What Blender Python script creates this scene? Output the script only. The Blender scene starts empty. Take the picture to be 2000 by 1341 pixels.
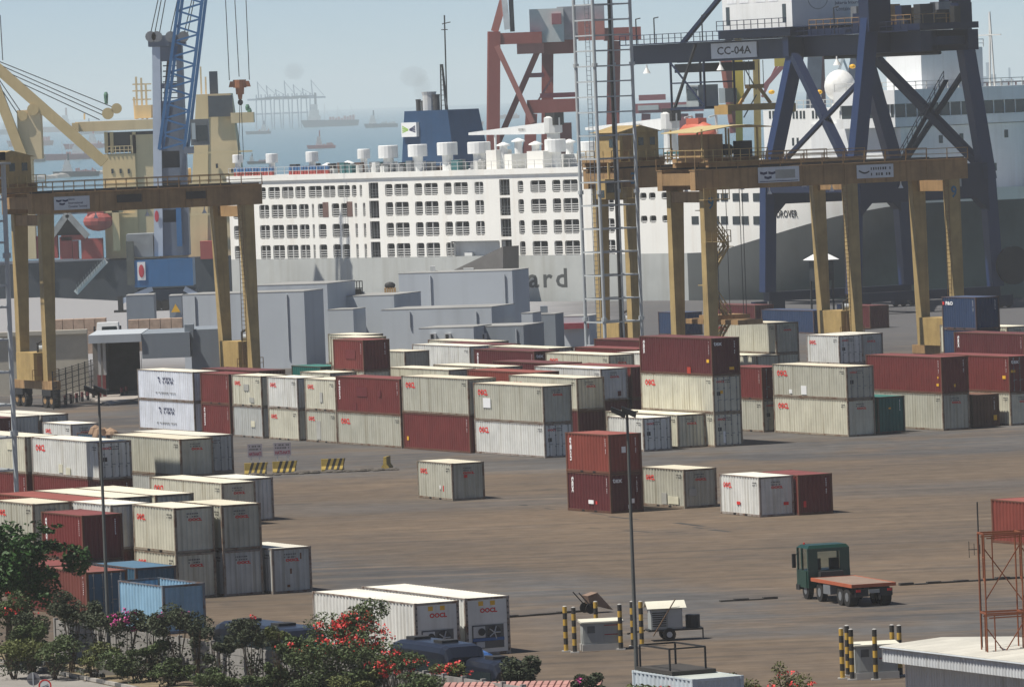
import bpy, math, random
from mathutils import Vector, Matrix
R = math.radians
random.seed(7)
scn = bpy.context.scene
COL = scn.collection

# ------------------------------------------------------------------ camera
CH, FPX, ROLL = 27.7, 13000.0, R(2.2)
TILT = math.atan(485.5 / FPX)
FW = Vector((0, math.cos(TILT), -math.sin(TILT)))
UP = Vector((0, math.sin(TILT), math.cos(TILT)))
RT = Vector((1, 0, 0))
cx_ = math.cos(ROLL) * RT - math.sin(ROLL) * UP
cy_ = math.sin(ROLL) * RT + math.cos(ROLL) * UP
cam_d = bpy.data.cameras.new('camera')
cam = bpy.data.objects.new('camera', cam_d)
COL.objects.link(cam)
M4 = Matrix.Identity(4)
for i in range(3):
    M4[i][0], M4[i][1], M4[i][2] = cx_[i], cy_[i], -FW[i]
M4[2][3] = CH
cam.matrix_world = M4
cam_d.sensor_width = 36
cam_d.lens = FPX / 2000 * 36
cam_d.clip_start = 5
cam_d.clip_end = 120000
scn.camera = cam

# ------------------------------------------------------------------ sky, sun, exposure
SUN_EL = R(62)
SH = Vector((-0.955, -0.297, 0)).normalized()          # horizontal direction towards the sun
world = bpy.data.worlds.new('World')
scn.world = world
world.use_nodes = True
wn = world.node_tree
sky = wn.nodes.new('ShaderNodeTexSky')
sky.sky_type = 'NISHITA'
sky.sun_disc = False
sky.sun_elevation = SUN_EL
sky.sun_rotation = math.atan2(SH.x, SH.y)
sky.air_density = 0.4
sky.dust_density = 0.05
sky.ozone_density = 1.0
wn.links.new(sky.outputs[0], wn.nodes['Background'].inputs[0])
wn.nodes['Background'].inputs[1].default_value = 0.075
sun_d = bpy.data.lights.new('sun', 'SUN')
sun_d.energy = 5.0
sun_d.angle = R(0.6)
sun_d.color = (1.0, 0.95, 0.86)
sun = bpy.data.objects.new('sun', sun_d)
COL.objects.link(sun)
sdir = (SH * math.cos(SUN_EL) + Vector((0, 0, math.sin(SUN_EL))))
sun.rotation_euler = sdir.to_track_quat('Z', 'Y').to_euler()
sun.location = (-200, 300, 500)
scn.view_settings.view_transform = 'Standard'
scn.view_settings.look = 'None'
scn.view_settings.gamma = 1
scn.view_settings.use_curve_mapping = False
scn.view_settings.exposure = 0.28
scn.cycles.max_bounces = 6
scn.cycles.volume_bounces = 1
scn.cycles.use_denoising = True

# ------------------------------------------------------------------ helpers
def P(px, py, z=0.0):
    """place of something seen in the survey picture (2000 x 1341) at height z, on the real ground plan"""
    u, v = px - 1000.0, 670.5 - py
    ur = u * math.cos(ROLL) + v * math.sin(ROLL)
    vr = -u * math.sin(ROLL) + v * math.cos(ROLL)
    d = RT * ur + UP * vr + FW * FPX
    t = (z - CH) / d.z
    return Vector((d.x * t, d.y * t, z))

def PD(px, py, D):
    u, v = px - 1000.0, 670.5 - py
    ur = u * math.cos(ROLL) + v * math.sin(ROLL)
    vr = -u * math.sin(ROLL) + v * math.cos(ROLL)
    d = RT * ur + UP * vr + FW * FPX
    t = D / d.y
    return Vector((d.x * t, D, CH + d.z * t))

def PX(p):
    """inverse of P, for checks"""
    q = Vector(p) - Vector((0, 0, CH))
    f = q.dot(FW)
    return (1000 + FPX * q.dot(cx_) / f, 670.5 - FPX * q.dot(cy_) / f)

YAW = R(26)
E = Vector((math.cos(YAW), math.sin(YAW), 0))           # along container ends
DN = Vector((math.sin(YAW), -math.cos(YAW), 0))          # along container sides, towards the camera

class MB:
    def __init__(s):
        s.v, s.f = [], []
    def add(s, vs, fs):
        n = len(s.v)
        s.v += [tuple(v) for v in vs]
        s.f += [tuple(n + i for i in f) for f in fs]
        return s
    def box(s, x0, x1, y0, y1, z0, z1):
        return s.add([(x0,y0,z0),(x1,y0,z0),(x1,y1,z0),(x0,y1,z0),(x0,y0,z1),(x1,y0,z1),(x1,y1,z1),(x0,y1,z1)],
                     [(0,3,2,1),(4,5,6,7),(0,1,5,4),(1,2,6,5),(2,3,7,6),(3,0,4,7)])
    def hexa(s, lo, hi):
        """lo, hi: 4 points each, same order"""
        return s.add(list(lo) + list(hi), [(0,3,2,1),(4,5,6,7),(0,1,5,4),(1,2,6,5),(2,3,7,6),(3,0,4,7)])
    def bar(s, a, b, w, h=None, up=(0,0,1)):
        a, b = Vector(a), Vector(b)
        h = h or w
        d = (b - a)
        if d.length < 1e-6: return s
        d.normalize()
        u = Vector(up)
        if abs(d.dot(u)) > 0.98: u = Vector((0,1,0)) if abs(d.y) < .9 else Vector((1,0,0))
        r = d.cross(u).normalized() * (w / 2)
        u = r.cross(d).normalized() * (h / 2)
        return s.hexa([a-r-u, a+r-u, a+r+u, a-r+u], [b-r-u, b+r-u, b+r+u, b-r+u])
    def tube(s, a, b, r, r2=None, n=8, cap=True):
        a, b = Vector(a), Vector(b)
        r2 = r if r2 is None else r2
        d = (b - a).normalized()
        u = Vector((0,0,1)) if abs(d.z) < .9 else Vector((1,0,0))
        p = d.cross(u).normalized(); q = d.cross(p)
        vs = []
        for (c, rr) in ((a, r), (b, r2)):
            for i in range(n):
                t = 2*math.pi*i/n
                vs.append(c + (p*math.cos(t) + q*math.sin(t)) * rr)
        fs = [(i, (i+1) % n, n+(i+1) % n, n+i) for i in range(n)]
        if cap: fs += [tuple(range(n-1, -1, -1)), tuple(range(n, 2*n))]
        return s.add(vs, fs)
    def prism(s, poly, z0, z1):
        n = len(poly)
        vs = [(x, y, z0) for x, y in poly] + [(x, y, z1) for x, y in poly]
        fs = [(i, (i+1) % n, n+(i+1) % n, n+i) for i in range(n)] + [tuple(range(n-1, -1, -1)), tuple(range(n, 2*n))]
        return s.add(vs, fs)
    def extr(s, pts, vec):
        """planar loop of 3d points extruded by vec"""
        n = len(pts); vec = Vector(vec)
        vs = [Vector(p) for p in pts] + [Vector(p) + vec for p in pts]
        fs = [(i, (i+1) % n, n+(i+1) % n, n+i) for i in range(n)] + [tuple(range(n-1, -1, -1)), tuple(range(n, 2*n))]
        return s.add(vs, fs)
    def lathe(s, prof, c=(0,0,0), n=16):
        """prof: (r, z) list"""
        vs, fs = [], []
        for r, z in prof:
            for i in range(n):
                t = 2*math.pi*i/n
                vs.append((c[0]+r*math.cos(t), c[1]+r*math.sin(t), c[2]+z))
        for k in range(len(prof)-1):
            for i in range(n):
                fs.append((k*n+i, k*n+(i+1) % n, (k+1)*n+(i+1) % n, (k+1)*n+i))
        fs += [tuple(range(n-1, -1, -1)), tuple(range((len(prof)-1)*n, len(prof)*n))]
        return s.add(vs, fs)
    def ball(s, c, rx, ry, rz, n=10, m=6):
        prof = [(math.sin(math.pi*k/m), -math.cos(math.pi*k/m)) for k in range(m+1)]
        prof[0] = (.02, -1); prof[-1] = (.02, 1)
        k0 = len(s.v)
        s.lathe(prof, (0,0,0), n)
        s.v[k0:] = [(c[0]+x*rx, c[1]+y*ry, c[2]+z*rz) for x, y, z in s.v[k0:]]
        return s
    def mesh(s, name):
        me = bpy.data.meshes.new(name)
        me.from_pydata(s.v, [], s.f)
        me.update()
        return me
    def build(s, name, mat, parent=None, smooth=False, fix=True):
        me = s.mesh(name)
        if fix: fix_normals(me)
        me.materials.append(mat)
        if smooth: me.shade_smooth()
        o = bpy.data.objects.new(name, me)
        COL.objects.link(o)
        o.parent = parent
        return o

import bmesh
def fix_normals(me):
    bm = bmesh.new(); bm.from_mesh(me)
    bmesh.ops.recalc_face_normals(bm, faces=bm.faces)
    bm.to_mesh(me); bm.free()

def tag(o, label=None, cat=None, group=None, kind=None):
    if label: o['label'] = label
    if cat: o['category'] = cat
    if group: o['group'] = group
    if kind: o['kind'] = kind
    return o

def empty(name, loc, rz=0.0, label=None, cat=None, group=None):
    o = bpy.data.objects.new(name, None)
    o.empty_display_size = .5
    COL.objects.link(o)
    o.location = loc
    o.rotation_euler = (0, 0, rz)
    return tag(o, label, cat, group)

def inst(name, me, mat, parent=None, loc=(0,0,0), rot=(0,0,0), scale=None):
    o = bpy.data.objects.new(name, me)
    COL.objects.link(o)
    o.parent = parent
    o.location = loc
    o.rotation_euler = rot
    if scale: o.scale = scale
    if mat is not None:
        if not me.materials: me.materials.append(None)
        o.material_slots[0].link = 'OBJECT'
        o.material_slots[0].material = mat
    return o

# ------------------------------------------------------------------ materials
MATS = {}
def mat(name, col, rough=.65, metal=0.0, var=.18, rust=0.0, scale=1.0, streak=0.0, rustcol=(.17,.075,.03), spec=.35, dirt=None, bump=0.0):
    if name in MATS: return MATS[name]
    m = bpy.data.materials.new(name); m.use_nodes = True
    nt = m.node_tree; N = nt.nodes; L = nt.links
    b = N['Principled BSDF']
    b.inputs['Roughness'].default_value = rough
    b.inputs['Metallic'].default_value = metal
    b.inputs['Specular IOR Level'].default_value = spec
    tc = N.new('ShaderNodeTexCoord'); oi = N.new('ShaderNodeObjectInfo')
    ad = N.new('ShaderNodeVectorMath'); ad.operation = 'MULTIPLY_ADD'
    cb = N.new('ShaderNodeCombineXYZ')
    for i in range(3): L.new(oi.outputs['Random'], cb.inputs[i])
    L.new(cb.outputs[0], ad.inputs[0]); ad.inputs[1].default_value = (37, 53, 71)
    L.new(tc.outputs['Object'], ad.inputs[2])
    n1 = N.new('ShaderNodeTexNoise'); n1.inputs['Scale'].default_value = .55*scale; n1.inputs['Detail'].default_value = 5
    n1.inputs['Roughness'].default_value = .65
    L.new(ad.outputs[0], n1.inputs['Vector'])
    r1 = N.new('ShaderNodeMapRange'); r1.inputs[1].default_value = .3; r1.inputs[2].default_value = .7
    r1.inputs[3].default_value = 1-var; r1.inputs[4].default_value = 1+var*.7
    L.new(n1.outputs['Fac'], r1.inputs[0])
    mu = N.new('ShaderNodeMix'); mu.data_type = 'RGBA'; mu.blend_type = 'MULTIPLY'; mu.inputs[0].default_value = 1
    mu.inputs[6].default_value = (*col, 1)
    L.new(r1.outputs[0], mu.inputs[7])
    out = mu.outputs[2]
    def over(src, fac, c2):
        x = N.new('ShaderNodeMix'); x.data_type = 'RGBA'
        L.new(fac, x.inputs[0]); L.new(src, x.inputs[6]); x.inputs[7].default_value = (*c2, 1)
        return x.outputs[2]
    if streak > 0:
        mp = N.new('ShaderNodeMapping'); mp.inputs['Scale'].default_value = (2.4, 2.4, .12)
        L.new(ad.outputs[0], mp.inputs[0])
        n2 = N.new('ShaderNodeTexNoise'); n2.inputs['Scale'].default_value = 1.4*scale; n2.inputs['Detail'].default_value = 4
        L.new(mp.outputs[0], n2.inputs['Vector'])
        r2 = N.new('ShaderNodeMapRange'); r2.inputs[1].default_value = .5; r2.inputs[2].default_value = .78; r2.inputs[4].default_value = streak
        L.new(n2.outputs['Fac'], r2.inputs[0])
        out = over(out, r2.outputs[0], dirt or (col[0]*.55, col[1]*.5, col[2]*.42))
    if rust > 0:
        n3 = N.new('ShaderNodeTexNoise'); n3.inputs['Scale'].default_value = 1.1*scale; n3.inputs['Detail'].default_value = 8; n3.inputs['Roughness'].default_value = .72
        L.new(ad.outputs[0], n3.inputs['Vector'])
        r3 = N.new('ShaderNodeMapRange'); r3.inputs[1].default_value = .72-rust*.3; r3.inputs[2].default_value = .8-rust*.25; r3.inputs[4].default_value = .9
        L.new(n3.outputs['Fac'], r3.inputs[0])
        out = over(out, r3.outputs[0], rustcol)
    L.new(out, b.inputs['Base Color'])
    if bump > 0:
        bp = N.new('ShaderNodeBump'); bp.inputs['Strength'].default_value = bump; bp.inputs['Distance'].default_value = .1
        L.new(n1.outputs['Fac'], bp.inputs['Height']); L.new(bp.outputs[0], b.inputs['Normal'])
    MATS[name] = m
    return m

def flat(name, col, rough=.6, spec=.3, metal=0.0):
    if name in MATS: return MATS[name]
    m = bpy.data.materials.new(name); m.use_nodes = True
    b = m.node_tree.nodes['Principled BSDF']
    b.inputs['Base Color'].default_value = (*col, 1)
    b.inputs['Roughness'].default_value = rough
    b.inputs['Specular IOR Level'].default_value = spec
    b.inputs['Metallic'].default_value = metal
    MATS[name] = m
    return m

# lettering: flat glyph meshes, cached
TXT = {}
def text_mesh(s, font_scale=1.0, shear=0.0, bold=0.0, spacing=1.0, valign='BOTTOM'):
    k = (s, font_scale, shear, bold, spacing)
    if k in TXT: return TXT[k]
    c = bpy.data.curves.new('lettering', 'FONT')
    c.body = s; c.size = 1.0; c.shear = shear; c.offset = bold; c.space_character = spacing
    c.align_x = 'LEFT'; c.resolution_u = 2; c.fill_mode = 'FRONT'
    o = bpy.data.objects.new('tmp_text', c)
    me = bpy.data.meshes.new_from_object(o)
    bpy.data.objects.remove(o); bpy.data.curves.remove(c)
    xs = [v.co.x for v in me.vertices]; ys = [v.co.y for v in me.vertices]
    x0, x1, y0, y1 = min(xs), max(xs), min(ys), max(ys)
    for v in me.vertices:                       # normalise: height 1, origin at lower left
        v.co.x = (v.co.x - x0) / (y1 - y0); v.co.y = (v.co.y - y0) / (y1 - y0)
    me['w'] = (x1 - x0) / (y1 - y0)
    TXT[k] = me
    return me

def text(s, mat_, parent, pos, right, up, height, width=None, name='lettering', bold=0.02, shear=0.0, spacing=1.0):
    """flat lettering whose lower left corner is at pos (parent space)"""
    me = text_mesh(s, bold=bold, shear=shear, spacing=spacing)
    r, u = Vector(right).normalized(), Vector(up).normalized()
    n = r.cross(u)
    sx = height if width is None else width / me['w']
    o = inst(name, me, mat_, parent)
    m = Matrix.Identity(4)
    for i in range(3):
        m[i][0], m[i][1], m[i][2], m[i][3] = r[i]*sx, u[i]*height, n[i], pos[i]
    o.matrix_local = m
    return o
# ------------------------------------------------------------------ ground, water, haze
def ground_mat():
    m = bpy.data.materials.new('yard_ground'); m.use_nodes = True
    nt = m.node_tree; N = nt.nodes; L = nt.links
    b = N['Principled BSDF']; b.inputs['Roughness'].default_value = .85; b.inputs['Specular IOR Level'].default_value = .2
    tc = N.new('ShaderNodeTexCoord')
    def noise(sc, det, rough=.6, vec=None):
        n = N.new('ShaderNodeTexNoise'); n.inputs['Scale'].default_value = sc; n.inputs['Detail'].default_value = det
        n.inputs['Roughness'].default_value = rough
        L.new(vec or tc.outputs['Object'], n.inputs['Vector']); return n.outputs['Fac']
    def math_(op, a, bb=None, c=None):
        x = N.new('ShaderNodeMath'); x.operation = op
        for i, v in enumerate((a, bb, c)):
            if v is None: continue
            if isinstance(v, (int, float)): x.inputs[i].default_value = v
            else: L.new(v, x.inputs[i])
        return x.outputs[0]
    def rng(v, a, bb, c=0., d=1.):
        x = N.new('ShaderNodeMapRange'); L.new(v, x.inputs[0])
        for i, q in enumerate((a, bb, c, d)): x.inputs[i+1].default_value = q
        return x.outputs[0]
    def mix(f, a, bb):
        x = N.new('ShaderNodeMix'); x.data_type = 'RGBA'; L.new(f, x.inputs[0])
        for i, v in ((6, a), (7, bb)):
            if isinstance(v, tuple): x.inputs[i].default_value = (*v, 1)
            else: L.new(v, x.inputs[i])
        return x.outputs[2]
    sp = N.new('ShaderNodeSeparateXYZ'); L.new(tc.outputs['Object'], sp.inputs[0])
    X, Y = sp.outputs[0], sp.outputs[1]
    warp = math_('MULTIPLY_ADD', noise(.035, 4), 34.0, -17.0)
    warp2 = math_('MULTIPLY_ADD', noise(.2, 5, .7), 12.0, -6.0)
    # asphalt behind y = 492 (the lane along the stacks), a lane running off to lower right, and the near apron
    yy = math_('ADD', math_('ADD', Y, warp2), math_('MULTIPLY', warp, .35))
    a1 = rng(yy, 484, 492)
    q = math_('ADD', math_('ADD', math_('MULTIPLY', X, .855), math_('MULTIPLY', Y, .518)), math_('ADD', warp2, math_('MULTIPLY', warp, .25)))
    a2 = math_('MULTIPLY', rng(q, 183, 188), rng(q, 203, 196))
    q2 = math_('ADD', math_('ADD', math_('MULTIPLY', X, .10), math_('MULTIPLY', Y, .995)), warp2)
    a3 = math_('MULTIPLY', math_('MULTIPLY', rng(q2, 441, 446), rng(q2, 461, 454)), .55)
    a4 = math_('MULTIPLY', rng(math_('ADD', Y, warp2), 360, 352), rng(math_('ADD', X, warp2), -2, 6))
    a4b = math_('MULTIPLY', a4, rng(math_('ADD', Y, warp2), 331, 336))
    asp = math_('MAXIMUM', math_('MAXIMUM', a1, a2), math_('MAXIMUM', a3, math_('MULTIPLY', a4b, .85)))
    asp = math_('MULTIPLY', asp, rng(noise(.09, 6, .7), .30, .52))
    big = noise(.022, 6, .62)
    fine = noise(.55, 6, .7)
    dirt = mix(rng(big, .32, .68), (.112, .088, .066), (.198, .145, .099))
    dirt = mix(rng(noise(.07, 7, .7), .48, .66), dirt, (.125, .100, .080))
    asph = mix(rng(noise(.05, 5), .35, .65), (.082, .080, .081), (.140, .134, .129))
    col = mix(asp, dirt, asph)
    # tyre-track streaks: noise stretched along the lanes
    mp = N.new('ShaderNodeMapping'); mp.inputs['Rotation'].default_value = (0, 0, R(-14)); mp.inputs['Scale'].default_value = (.022, .7, 1)
    L.new(tc.outputs['Object'], mp.inputs[0])
    st = rng(noise(1.0, 6, .65, mp.outputs[0]), .50, .68, 0, .75)
    col = mix(st, col, (.072, .064, .057))
    mp2 = N.new('ShaderNodeMapping'); mp2.inputs['Rotation'].default_value = (0, 0, R(20)); mp2.inputs['Scale'].default_value = (.03, .6, 1)
    L.new(tc.outputs['Object'], mp2.inputs[0])
    st2 = rng(noise(1.0, 6, .65, mp2.outputs[0]), .52, .70, 0, .6)
    col = mix(st2, col, (.235, .180, .128))
    # oil spots
    oil = rng(noise(.28, 3, .5), .70, .78, 0, .55)
    col = mix(oil, col, (.05, .046, .043))
    fr = N.new('ShaderNodeMix'); fr.data_type = 'RGBA'; fr.blend_type = 'MULTIPLY'; fr.inputs[0].default_value = 1
    L.new(col, fr.inputs[6]); L.new(rng(fine, .25, .75, .58, 1.04), fr.inputs[7])
    # quay apron: pale concrete far out
    conc = mix(rng(math_('ADD', X, warp2), 2, 14), (.29, .29, .30), (.095, .095, .10))
    fin = mix(math_('MULTIPLY', rng(Y, 690, 740), .85), fr.outputs[2], conc)
    L.new(fin, b.inputs['Base Color'])
    bp = N.new('ShaderNodeBump'); bp.inputs['Strength'].default_value = .5; bp.inputs['Distance'].default_value = .06
    L.new(fine, bp.inputs['Height']); L.new(bp.outputs[0], b.inputs['Normal'])
    return m

SHIPD = Vector((.707, -.707, 0)); SHIPN = Vector((-.707, -.707, 0))   # along the livestock ship, towards the quay
SHIP0 = Vector((9.5, 885, 0))
qa = SHIP0 + SHIPD * -75 + SHIPN * 2.2
qb = SHIP0 + SHIPD * 330 + SHIPN * 2.2
land = [(-700, -150), (700, -150), (700, qb.y), (qb.x, qb.y), (qa.x, qa.y), (-70, 1000), (-700, 1000)]
g = MB()
n = len(land)
g.add([(x, y, 0) for x, y in land] + [(x, y, -6) for x, y in land], [tuple(range(n))] + [(i, i+n, (i+1) % n+n, (i+1) % n) for i in range(n)])
tag(g.build('ground', ground_mat()), kind='structure')

def sea_mat():
    m = bpy.data.materials.new('sea_water'); m.use_nodes = True
    nt = m.node_tree; N = nt.nodes; L = nt.links
    b = N['Principled BSDF']
    b.inputs['Base Color'].default_value = (.03, .125, .135, 1)
    b.inputs['Roughness'].default_value = .22
    b.inputs['Specular IOR Level'].default_value = .35
    tc = N.new('ShaderNodeTexCoord')
    n1 = N.new('ShaderNodeTexNoise'); n1.inputs['Scale'].default_value = .12; n1.inputs['Detail'].default_value = 6
    L.new(tc.outputs['Object'], n1.inputs['Vector'])
    n2 = N.new('ShaderNodeTexNoise'); n2.inputs['Scale'].default_value = .006; n2.inputs['Detail'].default_value = 5
    L.new(tc.outputs['Object'], n2.inputs['Vector'])
    bp = N.new('ShaderNodeBump'); bp.inputs['Strength'].default_value = .35; bp.inputs['Distance'].default_value = .6
    L.new(n1.outputs['Fac'], bp.inputs['Height']); L.new(bp.outputs[0], b.inputs['Normal'])
    mx = N.new('ShaderNodeMix'); mx.data_type = 'RGBA'
    mx.inputs[6].default_value = (.055, .135, .16, 1); mx.inputs[7].default_value = (.08, .17, .185, 1)
    L.new(n2.outputs['Fac'], mx.inputs[0]); L.new(mx.outputs[2], b.inputs['Base Color'])
    return m
s = MB(); s.add([(-9000, 300, -2.6), (9000, 300, -2.6), (14000, 24000, -2.6), (-14000, 24000, -2.6)], [(0, 1, 2, 3)])
tag(s.build('sea', sea_mat()), kind='structure')

hz = MB(); hz.box(-15000, 15000, -400, 25000, -7.5, 110)
hm = bpy.data.materials.new('haze_air'); hm.use_nodes = True
hn = hm.node_tree; hn.nodes.remove(hn.nodes['Principled BSDF'])
pv = hn.nodes.new('ShaderNodeVolumePrincipled')
pv.inputs['Color'].default_value = (.92, .97, 1.0, 1)
pv.inputs['Density'].default_value = .0001
pv.inputs['Anisotropy'].default_value = 0.0
hn.links.new(pv.outputs[0], hn.nodes['Material Output'].inputs['Volume'])
hz_o = hz.build('haze', hm)
tag(hz_o, kind='stuff')
# ------------------------------------------------------------------ shipping containers
W = 2.438
LEN = {20: 6.058, 40: 12.192}
HGT = {'s': 2.591, 'h': 2.896}
CM = {}
def corr(n, a0, a1, z0, z1, depth=.06, pitch=.40, axis='y', pos=0.0, inward=1):
    """trapezoid corrugated sheet running along an axis; outer face at pos, recess goes inward"""
    vs, fs = [], []
    k = max(4, int(round((a1 - a0) / pitch)))
    st = (a1 - a0) / k
    prof = []
    for i in range(k):
        b = a0 + i*st
        prof += [(b + .10*st, 0), (b + .40*st, 0), (b + .52*st, 1), (b + .90*st, 1)]
    prof = [(a0, 0)] + prof + [(a1, 0)]
    for a, d in prof:
        x = pos + inward*d*depth
        for z in (z0, z1):
            vs.append((x, a, z) if axis == 'y' else (a, x, z))
    for i in range(len(prof)-1):
        fs.append((2*i, 2*i+2, 2*i+3, 2*i+1))
    m = MB(); m.add(vs, fs)
    return m

def container_meshes(ft, h):
    k = (ft, h)
    if k in CM: return CM[k]
    Ln, H = LEN[ft], HGT[h]
    d = {}
    f = MB()
    p = .14
    for x in (0, W-p):
        for y in (0, Ln-p):
            f.box(x, x+p, y, y+p, .118, H-.118)                # corner posts
            for z in (0, H-.118):
                f.box(x-.006 if x == 0 else x, x+p+(.006 if x else 0), y-.008 if y == 0 else y, y+p+(.008 if y else 0), z, z+.118)   # corner castings
    for x in (0.012, W-.012-.06):
        f.box(x, x+.06, p, Ln-p, .02, .16)                      # bottom side rails
        f.box(x, x+.06, p, Ln-p, H-.085, H-.012)                # top side rails
    for y in (0.012, Ln-.012-.08):
        f.box(p, W-p, y, y+.08, .02, .15)
        f.box(p, W-p, y, y+.08, H-.13, H-.012)
    f.box(.08, W-.08, .1, Ln-.1, .05, .13)                      # floor
    d['frame'] = f.mesh('container_frame')
    d['side_l'] = corr(0, p, Ln-p, .16, H-.085, axis='y', pos=.02, inward=1).mesh('side_panel')
    d['side_r'] = corr(0, p, Ln-p, .16, H-.085, axis='y', pos=W-.02, inward=-1).mesh('side_panel')
    d['end_n'] = corr(0, p, W-p, .15, H-.13, axis='x', pos=.03, inward=1, depth=.06, pitch=.30).mesh('end_panel')
    d['end_f'] = corr(0, p, W-p, .15, H-.13, axis='x', pos=Ln-.03, inward=-1, depth=.06, pitch=.30).mesh('end_panel')
    # roof: shallow corrugations across
    vs, fs = [], []
    kk = int(Ln / .35)
    for i in range(kk*4+1):
        y = .06 + (Ln-.12)*i/(kk*4)
        z = H - .03 + (.018 if i % 4 in (1, 2) else 0)
        vs += [(.05, y, z), (W-.05, y, z)]
    for i in range(kk*4):
        fs.append((2*i, 2*i+1, 2*i+3, 2*i+2))
    r = MB(); r.add(vs, fs); d['roof'] = r.mesh('roof_panel')
    # door leaf (left one; right one is the same mesh shifted)
    dw = (W-2*p)/2
    m = MB()
    m.box(.006, dw-.006, .03, .07, .15, H-.13)
    for i in range(4):                                          # pressed panels
        z = .28 + i*(H-.5)/4
        m.box(.07, dw-.07, .018, .03, z, z+(H-.5)/4-.14)
    d['door'] = m.mesh('door')
    m = MB()
    for x in (.27, .82):
        m.tube((x, -.02, .12), (x, -.02, H-.1), .022, n=6)
        for z in (.2, H*.33, H*.66, H-.2): m.box(x-.06, x+.06, -.01, .02, z-.04, z+.04)
        m.box(x-.02, x+.26, -.03, -.012, 1.0, 1.05)
    d['bars'] = m.mesh('locking_bar')
    m = MB()
    for y in (Ln/2-1.05, Ln/2+.68):
        m.box(-.0085, .05, y, y+.36, .025, .14)
    d['pocket'] = m.mesh('fork_pocket')
    for q in d.values(): fix_normals(q)
    CM[k] = d
    return d

PAL = {  # colour, rust, streak
    'cream':  ((.56, .545, .445), .20, .8),
    'olive':  ((.44, .435, .365), .22, .8),
    'white':  ((.63, .635, .605), .18, .75),
    'paint':  ((.66, .69, .75), .14, .45),
    'grey':   ((.44, .455, .44), .20, .75),
    'maroon': ((.098, .017, .019), .06, .35),
    'red':    ((.150, .027, .024), .06, .35),
    'brick':  ((.215, .047, .032), .08, .40),
    'brown':  ((.12, .054, .03), .05, .30),
    'dust':   ((.17, .05, .038), .22, .55),
    'green':  ((.012, .125, .105), .05, .25),
    'blue':   ((.045, .115, .185), .24, .55),
    'sky':    ((.25, .43, .58), .26, .60),
    'navy':   ((.022, .045, .105), .05, .25),
}
for k, (c, ru, stx) in PAL.items():
    mat('panel_' + k, c, .6, 0, .17, ru, 1.1, stx, rustcol=(.15, .085, .05))
    mat('frame_' + k, tuple(v*.36 + w*.5 for v, w in zip(c, (.15, .085, .05))), .8, 0, .25, min(.85, ru + .60), 1.3, .6, rustcol=(.12, .058, .032))
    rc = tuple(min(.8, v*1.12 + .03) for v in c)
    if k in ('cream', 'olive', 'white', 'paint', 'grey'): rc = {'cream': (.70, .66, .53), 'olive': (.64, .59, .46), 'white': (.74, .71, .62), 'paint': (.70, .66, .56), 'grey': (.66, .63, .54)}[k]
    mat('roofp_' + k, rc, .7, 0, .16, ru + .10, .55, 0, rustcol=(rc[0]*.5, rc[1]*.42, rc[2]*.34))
RED = flat('lettering_red', (.62, .035, .03))
WHT = flat('lettering_white', (.8, .8, .8))
BLK = flat('lettering_black', (.03, .03, .035))
GRYT = flat('lettering_faded', (.13, .13, .13))
STEEL = mat('galvanised_bar', (.22, .23, .24), .5, .3, .2, .15, 2)
DARK = flat('dark_void', (.012, .012, .013), .8)
YEL = flat('placard_yellow', (.75, .42, .03))

def marks(rows, cols, w, h, seed):
    """a block of illegible stencilled code: small dabs in rows"""
    rr = random.Random(seed); m = MB()
    for i in range(rows):
        x = 0
        for j in range(cols):
            ww = w/cols*rr.uniform(.45, .8)
            if rr.random() < .85: m.add([(x, 0, -i*h*1.9), (x+ww, 0, -i*h*1.9), (x+ww, 0, h-i*h*1.9), (x, 0, h-i*h*1.9)], [(0, 1, 2, 3)])
            x += w/cols
    return m.mesh('code_marks')
MK = [marks(2, 7, .75, .085, i) for i in range(4)]
MKV = [marks(9, 1, .09, .06, i+9) for i in range(3)]

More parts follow.
